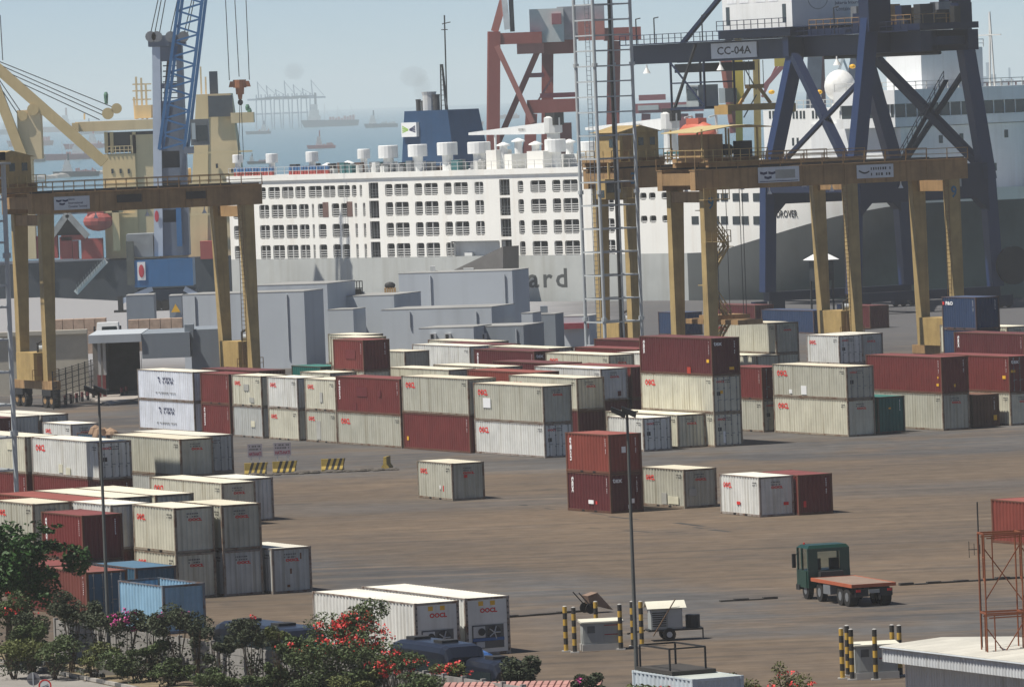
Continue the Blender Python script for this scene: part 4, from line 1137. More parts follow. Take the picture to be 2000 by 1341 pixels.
def wall_with_holes(x0, x1, z0, z1, hs, yo):
    xs = sorted(set([x0, x1] + [v for h in hs for v in h[:2] if x0 < v < x1]))
    zs = sorted(set([z0, z1] + [v for h in hs for v in h[2:4] if z0 < v < z1]))
    m = MB()
    idx = {}
    def V(i, k):
        if (i, k) not in idx:
            idx[(i, k)] = len(m.v); m.v.append((xs[i], yo, zs[k]))
        return idx[(i, k)]
    for i in range(len(xs)-1):
        for k in range(len(zs)-1):
            cx, cz = (xs[i]+xs[i+1])/2, (zs[k]+zs[k+1])/2
            if any(h[0] < cx < h[1] and h[2] < cz < h[3] for h in hs): continue
            m.f.append((V(i, k), V(i+1, k), V(i+1, k+1), V(i, k+1)))
    return m
w = wall_with_holes(X0, XE, ZB, ZT, holes, 0.0)
for (a, b, z0, z1, k) in holes:                                  # reveals and rounded corners
    dp = .35
    w.add([(a, 0, z0), (b, 0, z0), (b, dp, z0), (a, dp, z0)], [(0, 1, 2, 3)])
    w.add([(a, 0, z1), (b, 0, z1), (b, dp, z1), (a, dp, z1)], [(3, 2, 1, 0)])
    w.add([(a, 0, z0), (a, 0, z1), (a, dp, z1), (a, dp, z0)], [(0, 1, 2, 3)])
    w.add([(b, 0, z0), (b, 0, z1), (b, dp, z1), (b, dp, z0)], [(3, 2, 1, 0)])
    if k != 'door':
        c_ = min(.28, (b-a)*.3)
        for (px_, pz_, sx_, sz_) in ((a, z0, 1, 1), (b, z0, -1, 1), (a, z1, 1, -1), (b, z1, -1, -1)):
            w.add([(px_, .01, pz_), (px_+sx_*c_, .01, pz_), (px_+sx_*c_*.3, .01, pz_+sz_*c_*.3), (px_, .01, pz_+sz_*c_)], [(0, 1, 2, 3)])
w.build('side_wall', HW, ship, fix=False)
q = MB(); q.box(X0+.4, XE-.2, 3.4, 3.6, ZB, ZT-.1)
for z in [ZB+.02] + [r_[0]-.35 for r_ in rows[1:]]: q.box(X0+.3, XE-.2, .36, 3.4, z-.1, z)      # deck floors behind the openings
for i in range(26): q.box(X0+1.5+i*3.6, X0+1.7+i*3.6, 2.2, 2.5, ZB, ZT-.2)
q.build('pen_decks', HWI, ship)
for (a, b, z0, z1, k) in holes:
    if k == 'bars':
        m = MB(); n_ = 4
        for i in range(n_): m.box(a-.02, b+.02, .1, .2, z0+.12+i*(z1-z0)*.165, z0+.22+i*(z1-z0)*.165)
        if b-a > 1.6: m.box((a+b)/2-.06, (a+b)/2+.06, .08, .22, z0, z1)
        m.build('pen_bars', SRL, ship)
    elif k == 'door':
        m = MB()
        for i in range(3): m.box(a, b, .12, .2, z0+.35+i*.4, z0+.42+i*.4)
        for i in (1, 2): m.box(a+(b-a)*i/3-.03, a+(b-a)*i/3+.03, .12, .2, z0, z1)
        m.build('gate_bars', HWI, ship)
    elif k == 'port':
        m = MB(); m.box(a, b, .12, .2, z0+.12, z0+.25); m.build('sill_bar', SRL, ship)
m = MB(); m.box(sx(878)+.02, sx(975)-.02, 1.0, 1.1, rows[0][0]-.4, rows[0][1]+.1); m.box(sx(900), sx(915), .5, .9, rows[0][0]-.4, rows[0][0]+.5); m.build('loading_recess', HD, ship)
# patches of rust-brown plating on the second row
for a, b in ((632, 643), (679, 690)):
    m = MB(); m.box(sx(a), sx(b), -.03, -.004, rows[2][0], rows[2][1]+.2); m.build('rusty_plate', mat('rusty_plate', (.16, .095, .08), .9, 0, .3), ship)
# fascia under the top deck and lower hull
m = MB(); m.box(X0-.05, XE, -.25, 1.0, ZT, ZT+.75); m.build('deck_fascia', HW, ship)
m = MB(); m.box(X0, XE, .0, .3, -3.2, ZB-.005); m.build('grey_hull', HG, ship)
m = MB(); m.box(X0, X0+.3, .31, 30.6, -3.2, ZT+.7); m.build('transom', HW, ship)
m = MB(); m.box(X0, XE+20, 1.02, 30.6, ZT+.1, ZT+.7); m.build('top_deck', HD, ship)
# bow: stations
XS = sx(1745, 440)                                              # front of the accommodation
XB = sx(1870)                                                    # stem line
def zb_at(x):
    tb = [(XE, ZB), (sx(1400, 512), 6.2), (sx(1500, 465), 8.2), (sx(1560, 445), 9.4), (sx(1620, 425), 10.5), (sx(1700, 408), 11.5), (sx(1760, 402), 11.9), (XB+30, 12.3)]
    for (a, za), (b, zb_) in zip(tb, tb[1:]):
        if x <= b: return za + (zb_-za)*max(0, x-a)/(b-a)
    return 12.3
def half(x, z):
    tq = max(0, min(1, (x-XE)/(XB+2.5*max(0, (z+3)/16)*2-XE)))
    f = max(0, min(1, (z+3.2)/20))
    p = 1.15 + 3.6*f**1.1
    full = 15.3*(1-tq**p)
    return max(.05, full)
ztop_at = lambda x: ZT+.7 if x < XS+1 else 13.6
NS, NZ = 40, 9
XL = XB+5.0
def bow_part(zlo, zhi, name, mt):
    m = MB(); vs = []
    for i in range(NS+1):
        x = XE + (XL-XE)*i/NS
        for k in range(NZ+1):
            z = zlo(x) + (zhi(x)-zlo(x))*k/NZ
            vs.append((x, 15.3-half(x, z), z))
    fs = [(i*(NZ+1)+k, (i+1)*(NZ+1)+k, (i+1)*(NZ+1)+k+1, i*(NZ+1)+k+1) for i in range(NS) for k in range(NZ)]
    n_ = len(vs)
    vs2 = [(x, 30.6-y, z) for x, y, z in vs]
    m.add(vs + vs2, fs + [tuple(reversed([j+n_ for j in f])) for f in fs])
    return m.build(name, mt, ship, smooth=True, fix=False)
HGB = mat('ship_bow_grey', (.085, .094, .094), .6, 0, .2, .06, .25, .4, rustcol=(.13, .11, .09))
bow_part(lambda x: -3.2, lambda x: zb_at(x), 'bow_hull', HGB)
bow_part(lambda x: zb_at(x), lambda x: ztop_at(x), 'bow_bulwark', HW)
m = MB(); poly = []
for i in range(NS+1):
    x = XS+1 + (XL-XS-1)*i/NS; poly.append((x, 15.3-half(x, 12.6)+.2))
poly += [(x, 30.6-y) for x, y in reversed(poly)]
m.prism(poly, 12.4, 12.6); m.build('foredeck', HD, ship)
# small windows and name on the bow side
for k in range(12):
    for (y0, y1) in ((392, 379), (437, 424)):
        p0 = 1352 + k*17 + (k//2)*6
        if p0 > 1490: continue
        x, z = SP(p0+6, (y0+y1)/2, 15.3-half(sx(p0), 12))
        yy = 15.3-half(x, z)
        m = MB(); m.box(x-.62, x+.62, yy-.05, yy+.25, z-.5, z+.55); m.build('porthole', GLASS, ship)
x, z = SP(1521, 425, .6)
ya, yb_ = 15.3-half(x, z+.5), 15.3-half(x+3.4, z+.5)
text('DROVER', BLKST, ship, (x, ya-.025, z), (3.4, yb_-ya, 0), (0, (15.3-half(x+1.7, z+1))-(15.3-half(x+1.7, z)), 1), .95, 3.5, bold=.02)
x = sx(922)
text('wellard', flat('lettering_charcoal', (.06, .065, .065)), ship, (x, -.01, SP(1050, 562)[1]), (1, 0, 0), (0, 0, 1), 2.6, sx(1104)-x, bold=.02, spacing=1.25)
# accommodation block
XA = sx(1492, 260, .6)
ZF = 25.0
def face_windows(lst, mt=GLASS, name='window', par=None):
    for (x0, x1, y0, y1, z0, z1) in lst:
        m = MB(); m.box(x0, x1, y0, y1, z0, z1); m.build(name, mt, par)
SW = mat('ship_superstructure', (.80, .81, .80), .5, 0, .05, .02, .4, .2, rustcol=(.5, .3, .15))
SG = mat('ship_superstructure_grey_shade', (.75, .77, .78), .55, 0, .08, .02, .4, .25)  # greyer copy of the white, shade of the forward faces put into it
m = MB(); m.box(XA, XS, .6, 30, ZT+.71, ZF-.6); hs = m.build('accommodation_block', SW, ship)
m = MB(); m.box(XA+8.5, XS-.5, .30, .58, ZT+.8, 22.4); m.box(XA+12.5, XA+15.5, .32, .55, ZT+.8, 20.6); m.build('side_recess', SG, hs)
m = MB(); m.box(XS+.01, XS+1.0, .9, 29.8, 12.6, 21.6); m.build('front_wall', SG, hs)
wl = []
for i, p0 in enumerate((1502, 1548, 1562, 1586, 1608, 1640)):
    for dx in (0, 6.5):
        x, z = SP(p0+dx, 225, .58); wl.append((x, x+.33, .56, .62, z-.45, z+.55))
x, z = SP(1547, 277, .58); wl += [(x, x+.35, .56, .62, z-.5, z+.5), (x+.8, x+1.15, .56, .62, z-.5, z+.5)]
face_windows(wl, GLASS, 'window', hs)
wl = []
for yy, z in ((3.5, 19.3), (8.2, 19.4), (12.2, 19.5), (21.0, 19.7), (18.5, 15.5), (6, 15.3)):
    wl.append((XS+.98, XS+1.06, yy, yy+.7, z, z+1.0))
face_windows(wl, GLASS, 'window', hs)
text('IMO 9232852', BLKST, hs, (XS+1.02, 7.2, 17.0), (0, 1, 0), (0, 0, 1), .42, 3.6, bold=.01)
# bridge
m = MB(); m.box(XS-8, XS+2.0, -1.2, 31.8, 21.7, 22.9); m.build('bridge_bulwark', SG, hs)
m = MB(); m.box(XS-7.6, XS+1.5, -.8, 31.4, 22.92, 24.6); br = m.build('bridge_windows', GLASS, hs)
m = MB()
for i in range(16): m.box(XS+1.5, XS+1.56, -.8+i*2.13, -.62+i*2.13, 22.92, 24.6)
for i in range(5): m.box(XS-7.6+i*2.1, XS-7.4+i*2.1, -.86, -.8, 22.92, 24.6)
m.build('mullion', SG, br)
m = MB(); m.box(XS-8.2, XS+2.2, -1.4, 32, 24.62, 26.4); m.build('bridge_roof', SG, hs)
m = MB(); railing(m, (XS+2.1, -1.3, 26.4), (XS+2.1, 31.9, 26.4), 1.0, 16, .045); railing(m, (XA, .7, ZF-.6), (XS-8.3, .7, ZF-.6), 1.1, 12, .045); railing(m, (XS-8.1, -1.3, 26.4), (XS+2.1, -1.3, 26.4), 1.0, 5, .045); m.build('railing', SRL, hs)
m = MB(); m.box(XS-6.5, XS-.5, 7, 19, 26.42, 31.5); m.build('upper_house', SG, hs)
m = MB(); railing(m, (XS-6.6, 6.9, 31.5), (XS-.4, 6.9, 31.5), 1.0, 4, .045); railing(m, (XS-.4, 6.9, 31.5), (XS-.4, 19.1, 31.5), 1.0, 7, .045); m.build('railing', SRL, hs)
for i in range(4):
    m = MB(); m.lathe([(.75, 0), (.75, 5.2), (.6, 5.4)], (XS-3.5, 9+i*2.1, 31.5), 10); m.build('exhaust_pipe', HD, hs)
x, z = SP(1640, 168, 6)
m = MB(); m.ball((x, 6, z), 2.0, 2.0, 2.1, 16, 10); m.lathe([(1.2, ZF-.6-z), (1.0, -1.6)], (x, 6, z), 12); m.build('radar_dome', mat('dome_white', (.78, .78, .76), .5), hs, smooth=True)
x, z = SP(1818, 120, 10)
m = MB(); m.lathe([(.9, -5), (.8, -.6), (1.0, .2), (.8, .9), (.2, 1.3)], (x, 10, z), 12); m.build('satellite_dome', HD, hs, smooth=True)
m = MB(); 
for k in (0, .8): m.bar((XS-2+k, 22, 26.4), (XS-2, 22.4, 36), .18)
m.bar((XS-4, 22.2, 33), (XS, 22.2, 33), .15); m.build('signal_mast', SRL, hs)
for p0, py_ in ((1507, 180), (1600, 180), (1665, 130), (1783, 194), (1930, 186)):
    x, z = SP(p0, py_, 3); m = MB(); m.ball((x, 3 if p0 < 1750 else 14, z if p0 < 1750 else 26.9), .42, .42, .3, 8, 5); m.build('life_float', YEL, hs)

# top deck gear: ventilator drums, hats, hose reels, crowd of pipes
VW = mat('vent_white', (.76, .77, .76), .5, 0, .06, .04, 1, .15, rustcol=(.5, .3, .15))
def drum(px, py0, py1, wpx, yo):
    x, z1 = SP(px, py0, yo); z0 = SP(px, py1, yo)[1]; r_ = wpx/2/14.6
    m = MB(); m.lathe([(r_, z0), (r_, z1-.08), (r_*.93, z1)], (x, yo, 0), 16)
    m.lathe([(r_*.55, ZT+.7), (r_*.55, z0)], (x, yo, 0), 12)
    m.build('ventilator', VW, ship, smooth=False)
for a in ((464, 302, 318, 22, 3), (530.5, 300, 318, 25, 3), (609, 296, 316, 26, 3), (710, 291, 310, 26, 8), (757.5, 284, 309, 40, 4), (815, 282, 306, 39, 4), (873, 278, 303, 41, 4), (935, 277, 300, 46, 4), (1084, 272, 297, 42, 4), (1150, 276, 298, 36, 5)):
    drum(*a)
for (p0, py_, yo) in ((983, 282, 3), (1012, 274, 8), (1046, 280, 4), (1112, 276, 9), (640, 322, 9), (680, 318, 9)):
    x, z = SP(p0, py_, yo); m = MB(); m.lathe([(.55, ZT+.7), (.55, z-.25), (1.0, z-.2), (.95, z-.05), (.15, z+.3)], (x, yo, 0), 12); m.build('mushroom_vent', VW, ship)
m = MB(); railing(m, (X0+.2, .0, ZT+.75), (XE+10, .0, ZT+.75), 1.1, 60, .03); m.build('deck_railing', SRL, ship)
for (pa, pb, h_, yo, mt) in ((950, 970, 2.6, 1.6, HW), (986, 1000, 2.0, 2.5, HW), (1030, 1062, 2.3, 1.6, HW), (1000, 1135, 1.7, 6, HD), (1175, 1240, 3.2, 5, HW)):
    m = MB(); m.box(sx(pa, 330, yo), sx(pb, 330, yo), yo, yo+3, ZT+.71, ZT+.7+h_); m.build('deck_house', mt, ship)
rr = random.Random(5)
clut = [BLKST, HD, STEEL, mat('deck_teal', (.03, .12, .13)), mat('deck_brown', (.14, .08, .06)), SRL]
for i in range(70):
    p0 = rr.uniform(560, 960); yo = rr.uniform(1.2, 7); x = sx(p0, 335, yo); m = MB(); hh = rr.uniform(.5, 1.5)
    m.box(x-rr.uniform(.2, .8), x+rr.uniform(.2, .8), yo, yo+.8, ZT+.71, ZT+.7+hh); m.build('deck_gear', rr.choice(clut), ship)
for i in range(26):                                              # stacked drums, blue and red bands
    x = X0+.6+i*.62 + (3.2 if i > 12 else 0)
    for k, mt in ((0, mat('drum_red', (.35, .07, .06))), (1, mat('drum_blue', (.06, .16, .34)))):
        m = MB(); m.lathe([(.29, ZT+.72+k*.62), (.29, ZT+1.3+k*.62)], (x, 1.0, 0), 8); m.build('oil_drum', mt, ship)
# pale derricks
def derrick(px0, py0, px1, py1, yo, label=None):
    (xa, za), (xb, zb_) = SP(px0, py0, yo), SP(px1, py1, yo)
    m = MB(); m.hexa([(xa, yo-.2, za-.15), (xb, yo-.5, zb_-.95), (xb, yo+.5, zb_-.95), (xa, yo+.2, za-.15)], [(xa, yo-.2, za+.2), (xb, yo-.5, zb_+.6), (xb, yo+.5, zb_+.6), (xa, yo+.2, za+.2)])
    d_ = m.build('derrick_boom', VW, ship)
    m = MB(); m.lathe([(1.0, ZT+.7), (.9, zb_-.9), (1.25, zb_-.8), (1.25, zb_+1.2), (.7, zb_+1.6)], (xb+1.2, yo, 0), 10); m.build('derrick_post', HD, d_)
    m = MB(); m.box(xb+.6, xb+2.4, yo-.9, yo+.9, zb_+.2, zb_+1.9); m.build('winch', BLKST, d_)
    q = inst('print_marks', PRM[0], GRYT, d_, ((xa+xb*2)/3, yo-.51, (za+zb_*2)/3-.2), (0, 0, 0), (.6, 1, 1.6)); q['kind'] = 'stuff'
    m = MB(); m.bar(((xa*2+xb)/3, yo, ZT+.7), ((xa*2+xb)/3, yo, (za*2+zb_)/3-.2), .25); m.build('boom_rest', VW, d_)
derrick(917, 262, 1068, 248, 9); derrick(1145, 252, 1296, 240, 10)
# orange lifeboat
x, z = SP(1362, 262, 7)
m = MB(); m.ball((x, 7, z), 3.3, 1.4, 1.7, 14, 8); lb = m.build('lifeboat', mat('lifeboat_orange', (.50, .12, .07), .5, 0, .12), ship, smooth=True)
m = MB(); m.box(x-1.2, x+1.0, 6.2, 7.8, z+1.2, z+2.1); m.build('lifeboat_cabin', MATS['lifeboat_orange'], lb)
for k in (-2.2, 2.2): 
    m = MB(); m.bar((x+k, 8.6, ZT+.7), (x+k, 8.4, z+2.4), .25); m.bar((x+k, 8.4, z+2.4), (x+k, 7, z+2.2), .2); m.build('davit', HD, lb)
m = MB(); m.box(sx(1300, 290, 6), sx(1400, 290, 6), 5.6, 10, ZT+2.0, ZT+2.3); m.build('boat_deck', mat('deck_teal'  , (.03, .12, .13)), ship)
for i in range(7):
    x = sx(1303+i*13, 300, 5); m = MB(); m.lathe([(.45, ZT+.7), (.45, ZT+1.7), (.2, ZT+2.0)], (x, 5, 0), 10); m.build('gas_tank', VW, ship)
# blue funnel
yo = 14
xa, xb = sx(783, 300, yo), sx(888, 300, yo); za = ZT+.7; zt_ = SP(835, 216, yo)[1]
m = MB(); m.hexa([(xa, yo, za), (xb, yo, za), (xb, yo+7, za), (xa, yo+7, za)], [(xa+.7, yo+.3, zt_), (xb-1.4, yo+.3, zt_), (xb-1.4, yo+6.4, zt_), (xa+.7, yo+6.4, zt_)])
fn = m.build('funnel', mat('funnel_blue', (.018, .055, .125), .5, 0, .12, .02, .5, .2), ship)
FM = mat('funnel_steel', (.07, .07, .07), .6)
for (dx, r_, h_) in ((1.3, .35, 1.6), (2.3, .35, 1.4), (3.5, .95, 2.6), (4.9, .5, 2.2)):
    m = MB(); m.lathe([(r_, zt_), (r_, zt_+h_*.8), (r_*1.15, zt_+h_)], (xa+dx, yo+2.5, 0), 12); m.build('exhaust_pipe', FM if r_ < .9 else HD, fn)
m = MB(); x1_, z1_ = SP(785, 268, yo-.3); x2_, z2_ = SP(813, 239, yo-.3)
m.box(x1_, x2_, yo-.35, yo+.5, z1_, z2_); bd = m.build('emblem_board', PLATE_W, fn)
for sgn, mt in ((1, flat('emblem_green', (.30, .48, .10))), (-1, NAVYT)):
    m = MB(); cxm = (x1_+x2_)/2; czm = (z1_+z2_)/2
    for i in range(4):
        x_i, x_o = cxm-sgn*.1, cxm-sgn*(x2_-x1_)*.44
        zz = czm-.45+i*.28
        m.add([(x_i, yo-.36, czm-.12+i*.05), (x_o, yo-.36, zz), (x_o, yo-.36, zz+.2), (x_i, yo-.36, czm-.05+i*.05)], [(0, 1, 2, 3)])
    m.build('emblem_wing', mt, bd)['kind'] = 'stuff'
# mast with yardarm behind the funnel
xm, zm0 = SP(866, 210, yo+2); zm1 = SP(869, 30, yo+2)[1]
m = MB()
for k, dy in ((-.45, 0), (.45, 0), (0, .8)): m.bar((xm+k, yo+2+dy, zm0-.4), (xm+k*.3+(-.1), yo+2+dy*.3, zm0+6), .14)
for i in range(8): m.bar((xm-.45+i*.02, yo+2, zm0+.3+i*.7), (xm+.45-i*.03, yo+2, zm0+.3+i*.7), .08)
m.bar((xm+.7, yo+2, zm0-.4), (xm+.9, yo+2, zm1), .14)
m.bar((xm+.4, yo+2, zm1-1.2), (xm+2.0, yo+2, zm1-1.0), .12); m.bar((xm+.2, yo+2, zm1-2.0), (xm+1.4, yo+2, zm1-2.0), .12)
m.build('aerial_mast', BLKST, fn)
# mooring gangway (dark slope) by the recess
m = MB(); m.extr([(sx(905, 525, -3), -5, SP(905, 527, -3)[1]), (sx(1003, 480, -3), -5, SP(1003, 480, -3)[1]), (sx(1003, 525, -3), -5, SP(1003, 527, -3)[1])], (0, 3, 0))
gw = m.build('loading_ramp', mat('ramp_dark', (.13, .125, .12), .9, 0, .2), None)
gw.matrix_world = ship.matrix_basis if False else Matrix.Translation(SHIP0) @ Matrix.Rotation(R(-45), 4, 'Z')
tag(gw, 'dark sloping cattle loading ramp in front of the ship recess', 'ramp')
# ------------------------------------------------------------------ grey quay buildings
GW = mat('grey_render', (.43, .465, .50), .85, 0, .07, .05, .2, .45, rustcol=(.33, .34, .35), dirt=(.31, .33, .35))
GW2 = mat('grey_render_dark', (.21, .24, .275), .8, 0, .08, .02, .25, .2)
ROOFC = mat('roof_felt', (.30, .30, .29), .9, 0, .2, .02, .4)
AZ = R(-18)
def block(px0, px1, py_top, D, depth, name, mat_=GW, zb=0.0, az=AZ, parent=None, lip=True):
    """a wall box whose front top edge runs between two picture columns"""
    a, b = PD(px0, py_top, D), PD(px1, py_top, D)
    w = (b.x-a.x)
    h = PD((px0+px1)/2, py_top, D).z
    t = MB()
    c, s_ = math.cos(az), math.sin(az)
    f = lambda x, y, z: (a.x+x*c-y*s_, a.y+x*s_+y*c, z)
    L_ = w/c
    t.hexa([f(0, 0, zb), f(L_, 0, zb), f(L_, depth, zb), f(0, depth, zb)], [f(0, 0, h), f(L_, 0, h), f(L_, depth, h), f(0, depth, h)])
    o = t.build(name, mat_, parent)
    if lip:
        t = MB(); t.hexa([f(-.02, -.02, h+.002), f(L_+.02, -.02, h+.002), f(L_+.02, depth+.02, h+.002), f(-.02, depth+.02, h+.002)], [f(-.02, -.02, h+.09), f(L_+.02, -.02, h+.09), f(L_+.02, depth+.02, h+.09), f(-.02, depth+.02, h+.09)])
        t.build('parapet_cap', ROOFC, o)
    return o
bld = empty('terminal_building', PD(700, 640, 690), 0, 'stepped pale grey concrete building between the stacks and the ship', 'building')
bld.location.z = 0
def part(*a, **k):
    o = block(*a, **k)
    o.parent = bld; o.matrix_parent_inverse = Matrix.Translation(-Vector(bld.location))
    return o
part(356, 596, 572, 700, 6, 'wall_block')
part(500, 640, 556, 712, 9, 'roof_block')
part(778, 1000, 531, 742, 6, 'tower_block')
part(632, 770, 578, 716, 9, 'middle_block')
part(745, 960, 602, 706, 8, 'low_front_block')
part(640, 690, 605, 706, 4, 'corner_pier')
part(818, 925, 640, 690, 6, 'annex')
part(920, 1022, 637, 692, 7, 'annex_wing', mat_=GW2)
part(1018, 1040, 612, 706, 3, 'stair_tower', mat_=GW)
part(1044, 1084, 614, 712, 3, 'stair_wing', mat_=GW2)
part(1094, 1150, 618, 722, 5, 'end_wall')
def wallD(px, px0, D):
    """distance of the front face of a block (left column px0, distance D) at picture column px"""
    return D + (PD(px, 600, D).x - PD(px0, 600, D).x)*math.tan(AZ)
def small(px0, px1, py0, py1, D, dep, name, mt, parent=None):
    a, b = PD(px0, py0, D), PD(px1, py1, D)
    m = MB(); m.box(min(a.x, b.x), max(a.x, b.x), D, D+dep, min(a.z, b.z), max(a.z, b.z))
    o = m.build(name, mt, parent)
    if parent: o.matrix_parent_inverse = Matrix.Translation(-Vector(parent.location))
    return o
for p0, b0, D0 in ((839, 818, 690), (868, 818, 690), (938, 920, 692)):
    D_ = wallD(p0+13, b0, D0)-.45
    ac = small(p0, p0+13, 651, 663, D_, .5, 'air_conditioner', mat('aircon_white', (.6, .6, .58)), bld)
    small(p0+2, p0+8, 653, 661, D_-.03, .03, 'fan_grille', BLKST, bld)
small(1096, 1150, 632, 641, wallD(1150, 1094, 722)-.1, 1.2, 'red_band', mat('band_red', (.33, .05, .07)), bld)
for p0, y0 in ((1025, 660), (1033, 658)): small(p0, p0+5, y0, y0+15, wallD(p0+5, 1022, 706)-.3, .4, 'air_conditioner', MATS['aircon_white'], bld)
# things on its roofs
gt = empty('wire_cage', PD(675, 577, 719), 0, 'green wire cage with a dark half standing on the grey roof', 'cage')
a = PD(642, 577, 719); b = PD(708, 577, 719); z0 = a.z-.15
gt.location = (a.x, 719, z0)
Wd = b.x-a.x
m = MB()
for i in range(13): m.bar((i*Wd/12, 0, 0), (i*Wd/12, 0, 1.55), .05); m.bar((i*Wd/12, 2, 0), (i*Wd/12, 2, 1.55), .05)
for z in (.1, .8, 1.55): m.bar((0, 0, z), (Wd, 0, z), .05); m.bar((0, 2, z), (Wd, 2, z), .05)
m.build('wire_frame', BLKST, gt)
m = MB(); m.box(.1, Wd*.42, .1, 1.9, .0, 1.0); m.build('green_sheet', mat('tarp_green', (.04, .3, .05), .7), gt)
m = MB(); m.box(Wd*.46, Wd-.1, .1, 1.9, .0, .7); m.build('dark_sheet', BLKST, gt)
a = PD(762, 572, 722)
cr = empty('gas_crate', (a.x, 722, a.z-.2), 0, 'small wooden crate with a dark bundle on the grey roof', 'crate')
m = MB()
for i in range(5): m.box(-.62+i*.26, -.42+i*.26, 0, .9, 0, .75)
m.build('slat', mat('crate_wood', (.45, .28, .12), .8), cr)['kind'] = 'stuff'
m = MB(); m.ball((0, .45, 1.0), .6, .4, .4); m.build('bundle', BLKST, cr)
# red-and-white fence behind, gate house at the left
gh = empty('gate_house', PD(230, 775, 643), R(0), 'low grey gate house with a dark open bay and red-footed columns', 'building')
gh.location.z = 0
def ghp(f):
    f.parent = gh; f.matrix_parent_inverse = Matrix.Translation(-Vector(gh.location)); return f
def ghs(px0, px1, py0, py1, D, dep, name, mt): return ghp(small(px0, px1, py0, py1, D, dep, name, mt))
ghs(172, 276, 655, 667, 640, 14, 'roof_slab', GW)
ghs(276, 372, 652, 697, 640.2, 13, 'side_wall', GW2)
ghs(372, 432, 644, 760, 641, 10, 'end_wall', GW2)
ghs(360, 378, 634, 660, 640.8, 2, 'stair_head', GW2)
CRM = mat('cream_render', (.46, .43, .36), .85, 0, .1)
ghs(205, 276, 668, 775, 653.5, .4, 'back_wall', mat('bay_wall', (.2, .185, .17), .9))
ghs(180, 205, 667, 775, 645, 9, 'bay_side', mat('bay_wall', (.2, .185, .17), .9))
for p0 in (190, 200):
    ghs(p0, p0+8, 668, 732, 640.5 if p0 < 195 else 641.5, .4, 'column', mat('column_white', (.5, .49, .47)))
    ghs(p0, p0+8, 732.2, 775, 640.5 if p0 < 195 else 641.5, .4, 'column_foot', mat('column_red', (.2, .045, .045)))
ghs(274, 279, 667, 775, 640.6, .4, 'column', MATS['column_white'])
a = PD(100, 655, 655); b = PD(172, 655, 655)
m = MB(); m.box(a.x-8, b.x-.1, 655, 655.5, 0, PD(136, 652, 655).z); m.box(a.x-8, b.x-.1, 654.6, 655.9, PD(136, 652, 655).z+.003, PD(136, 644, 655).z)
wl_ = m.build('boundary_wall', CRM); tag(wl_, 'cream boundary wall left of the gate house', 'wall')
# pavement and bollards before the gate house
m = MB(); p = [P(215, 792), P(275, 778), P(275, 742), P(120, 765)]
m.prism([(v.x, v.y) for v in p], 0, .14); tag(m.build('pavement', mat('pavement_pale', (.33, .3, .27), .9)), kind='structure')
for i in range(9):
    px_ = 128 + i*11.0
    if i > 6: px_ = 238 + (i-7)*9
    py_ = 790-i*2.2
    o = P(px_, py_)
    t = empty('bollard', o, 0, ('first', 'second', 'third', 'fourth', 'fifth', 'sixth', 'seventh', 'eighth', 'ninth')[i] + ' stubby red and black bollard from the left before the gate house', 'bollard', 'bollards before the gate house')
    m = MB(); m.tube((0, 0, .0), (0, 0, .45), .14, n=8); m.build('lower_post', BLKST, t)
    m = MB(); m.tube((0, 0, .451), (0, 0, .9), .14, n=8); m.build('upper_post', MATS['column_red'], t)
# dark mesh fence between gantry foot and gate house
m = MB(); a = P(105, 800); b = P(192, 770)
a = Vector((a.x, a.y, 0)); b = Vector((b.x, b.y, 0))
for i in range(8): q_ = a+(b-a)*i/7; m.bar(q_, q_+Vector((0, 0, 3.6)), .1)
fo = empty('mesh_fence', a, 0, 'dark wire mesh fence beside the left gantry foot', 'fence')
mp_ = m.build('post', BLKST, fo); mp_['kind'] = 'stuff'; mp_.matrix_parent_inverse = Matrix.Translation(-a)
m = MB()
for k in range(7): m.bar(a+Vector((0, 0, .5+k*.5)), b+Vector((0, 0, .5+k*.5)), .05)
for i in range(60): q_ = a+(b-a)*i/59; m.bar(q_+Vector((0, 0, .3)), q_+Vector((0, 0, 3.4)), .03)
k_ = m.build('mesh', BLKST, fo); k_['kind'] = 'stuff'; k_.matrix_parent_inverse = Matrix.Translation(-a)
# brick bundles on the quay
BR = mat('bale_brick', (.42, .30, .22), .9, 0, .25, .0, 2.5)
for (p0, p1, y0, y1, D_, lab) in ((101, 207, 617, 642, 760, 'left stack of tan brick bundles on the quay'), (250, 356, 618, 641, 762, 'right stack of tan brick bundles on the quay')):
    a = PD(p0, y1, D_); b = PD(p1, y1, D_); n_ = 5
    t = empty('brick_stack', (a.x, D_, 0), 0, lab, 'bricks', 'brick bundles on the quay')
    hgt = PD((p0+p1)/2, (y0+y1)/2-7, D_).z
    wd = (b.x-a.x)/n_
    nz = max(1, int(hgt/1.1))
    for i in range(n_):
        for k in range(nz):
            m = MB(); m.box(i*wd+.03, (i+1)*wd-.03, 0, 2.2, k*hgt/nz+.01, (k+1)*hgt/nz-.03); m.build('brick_bundle', BR, t)
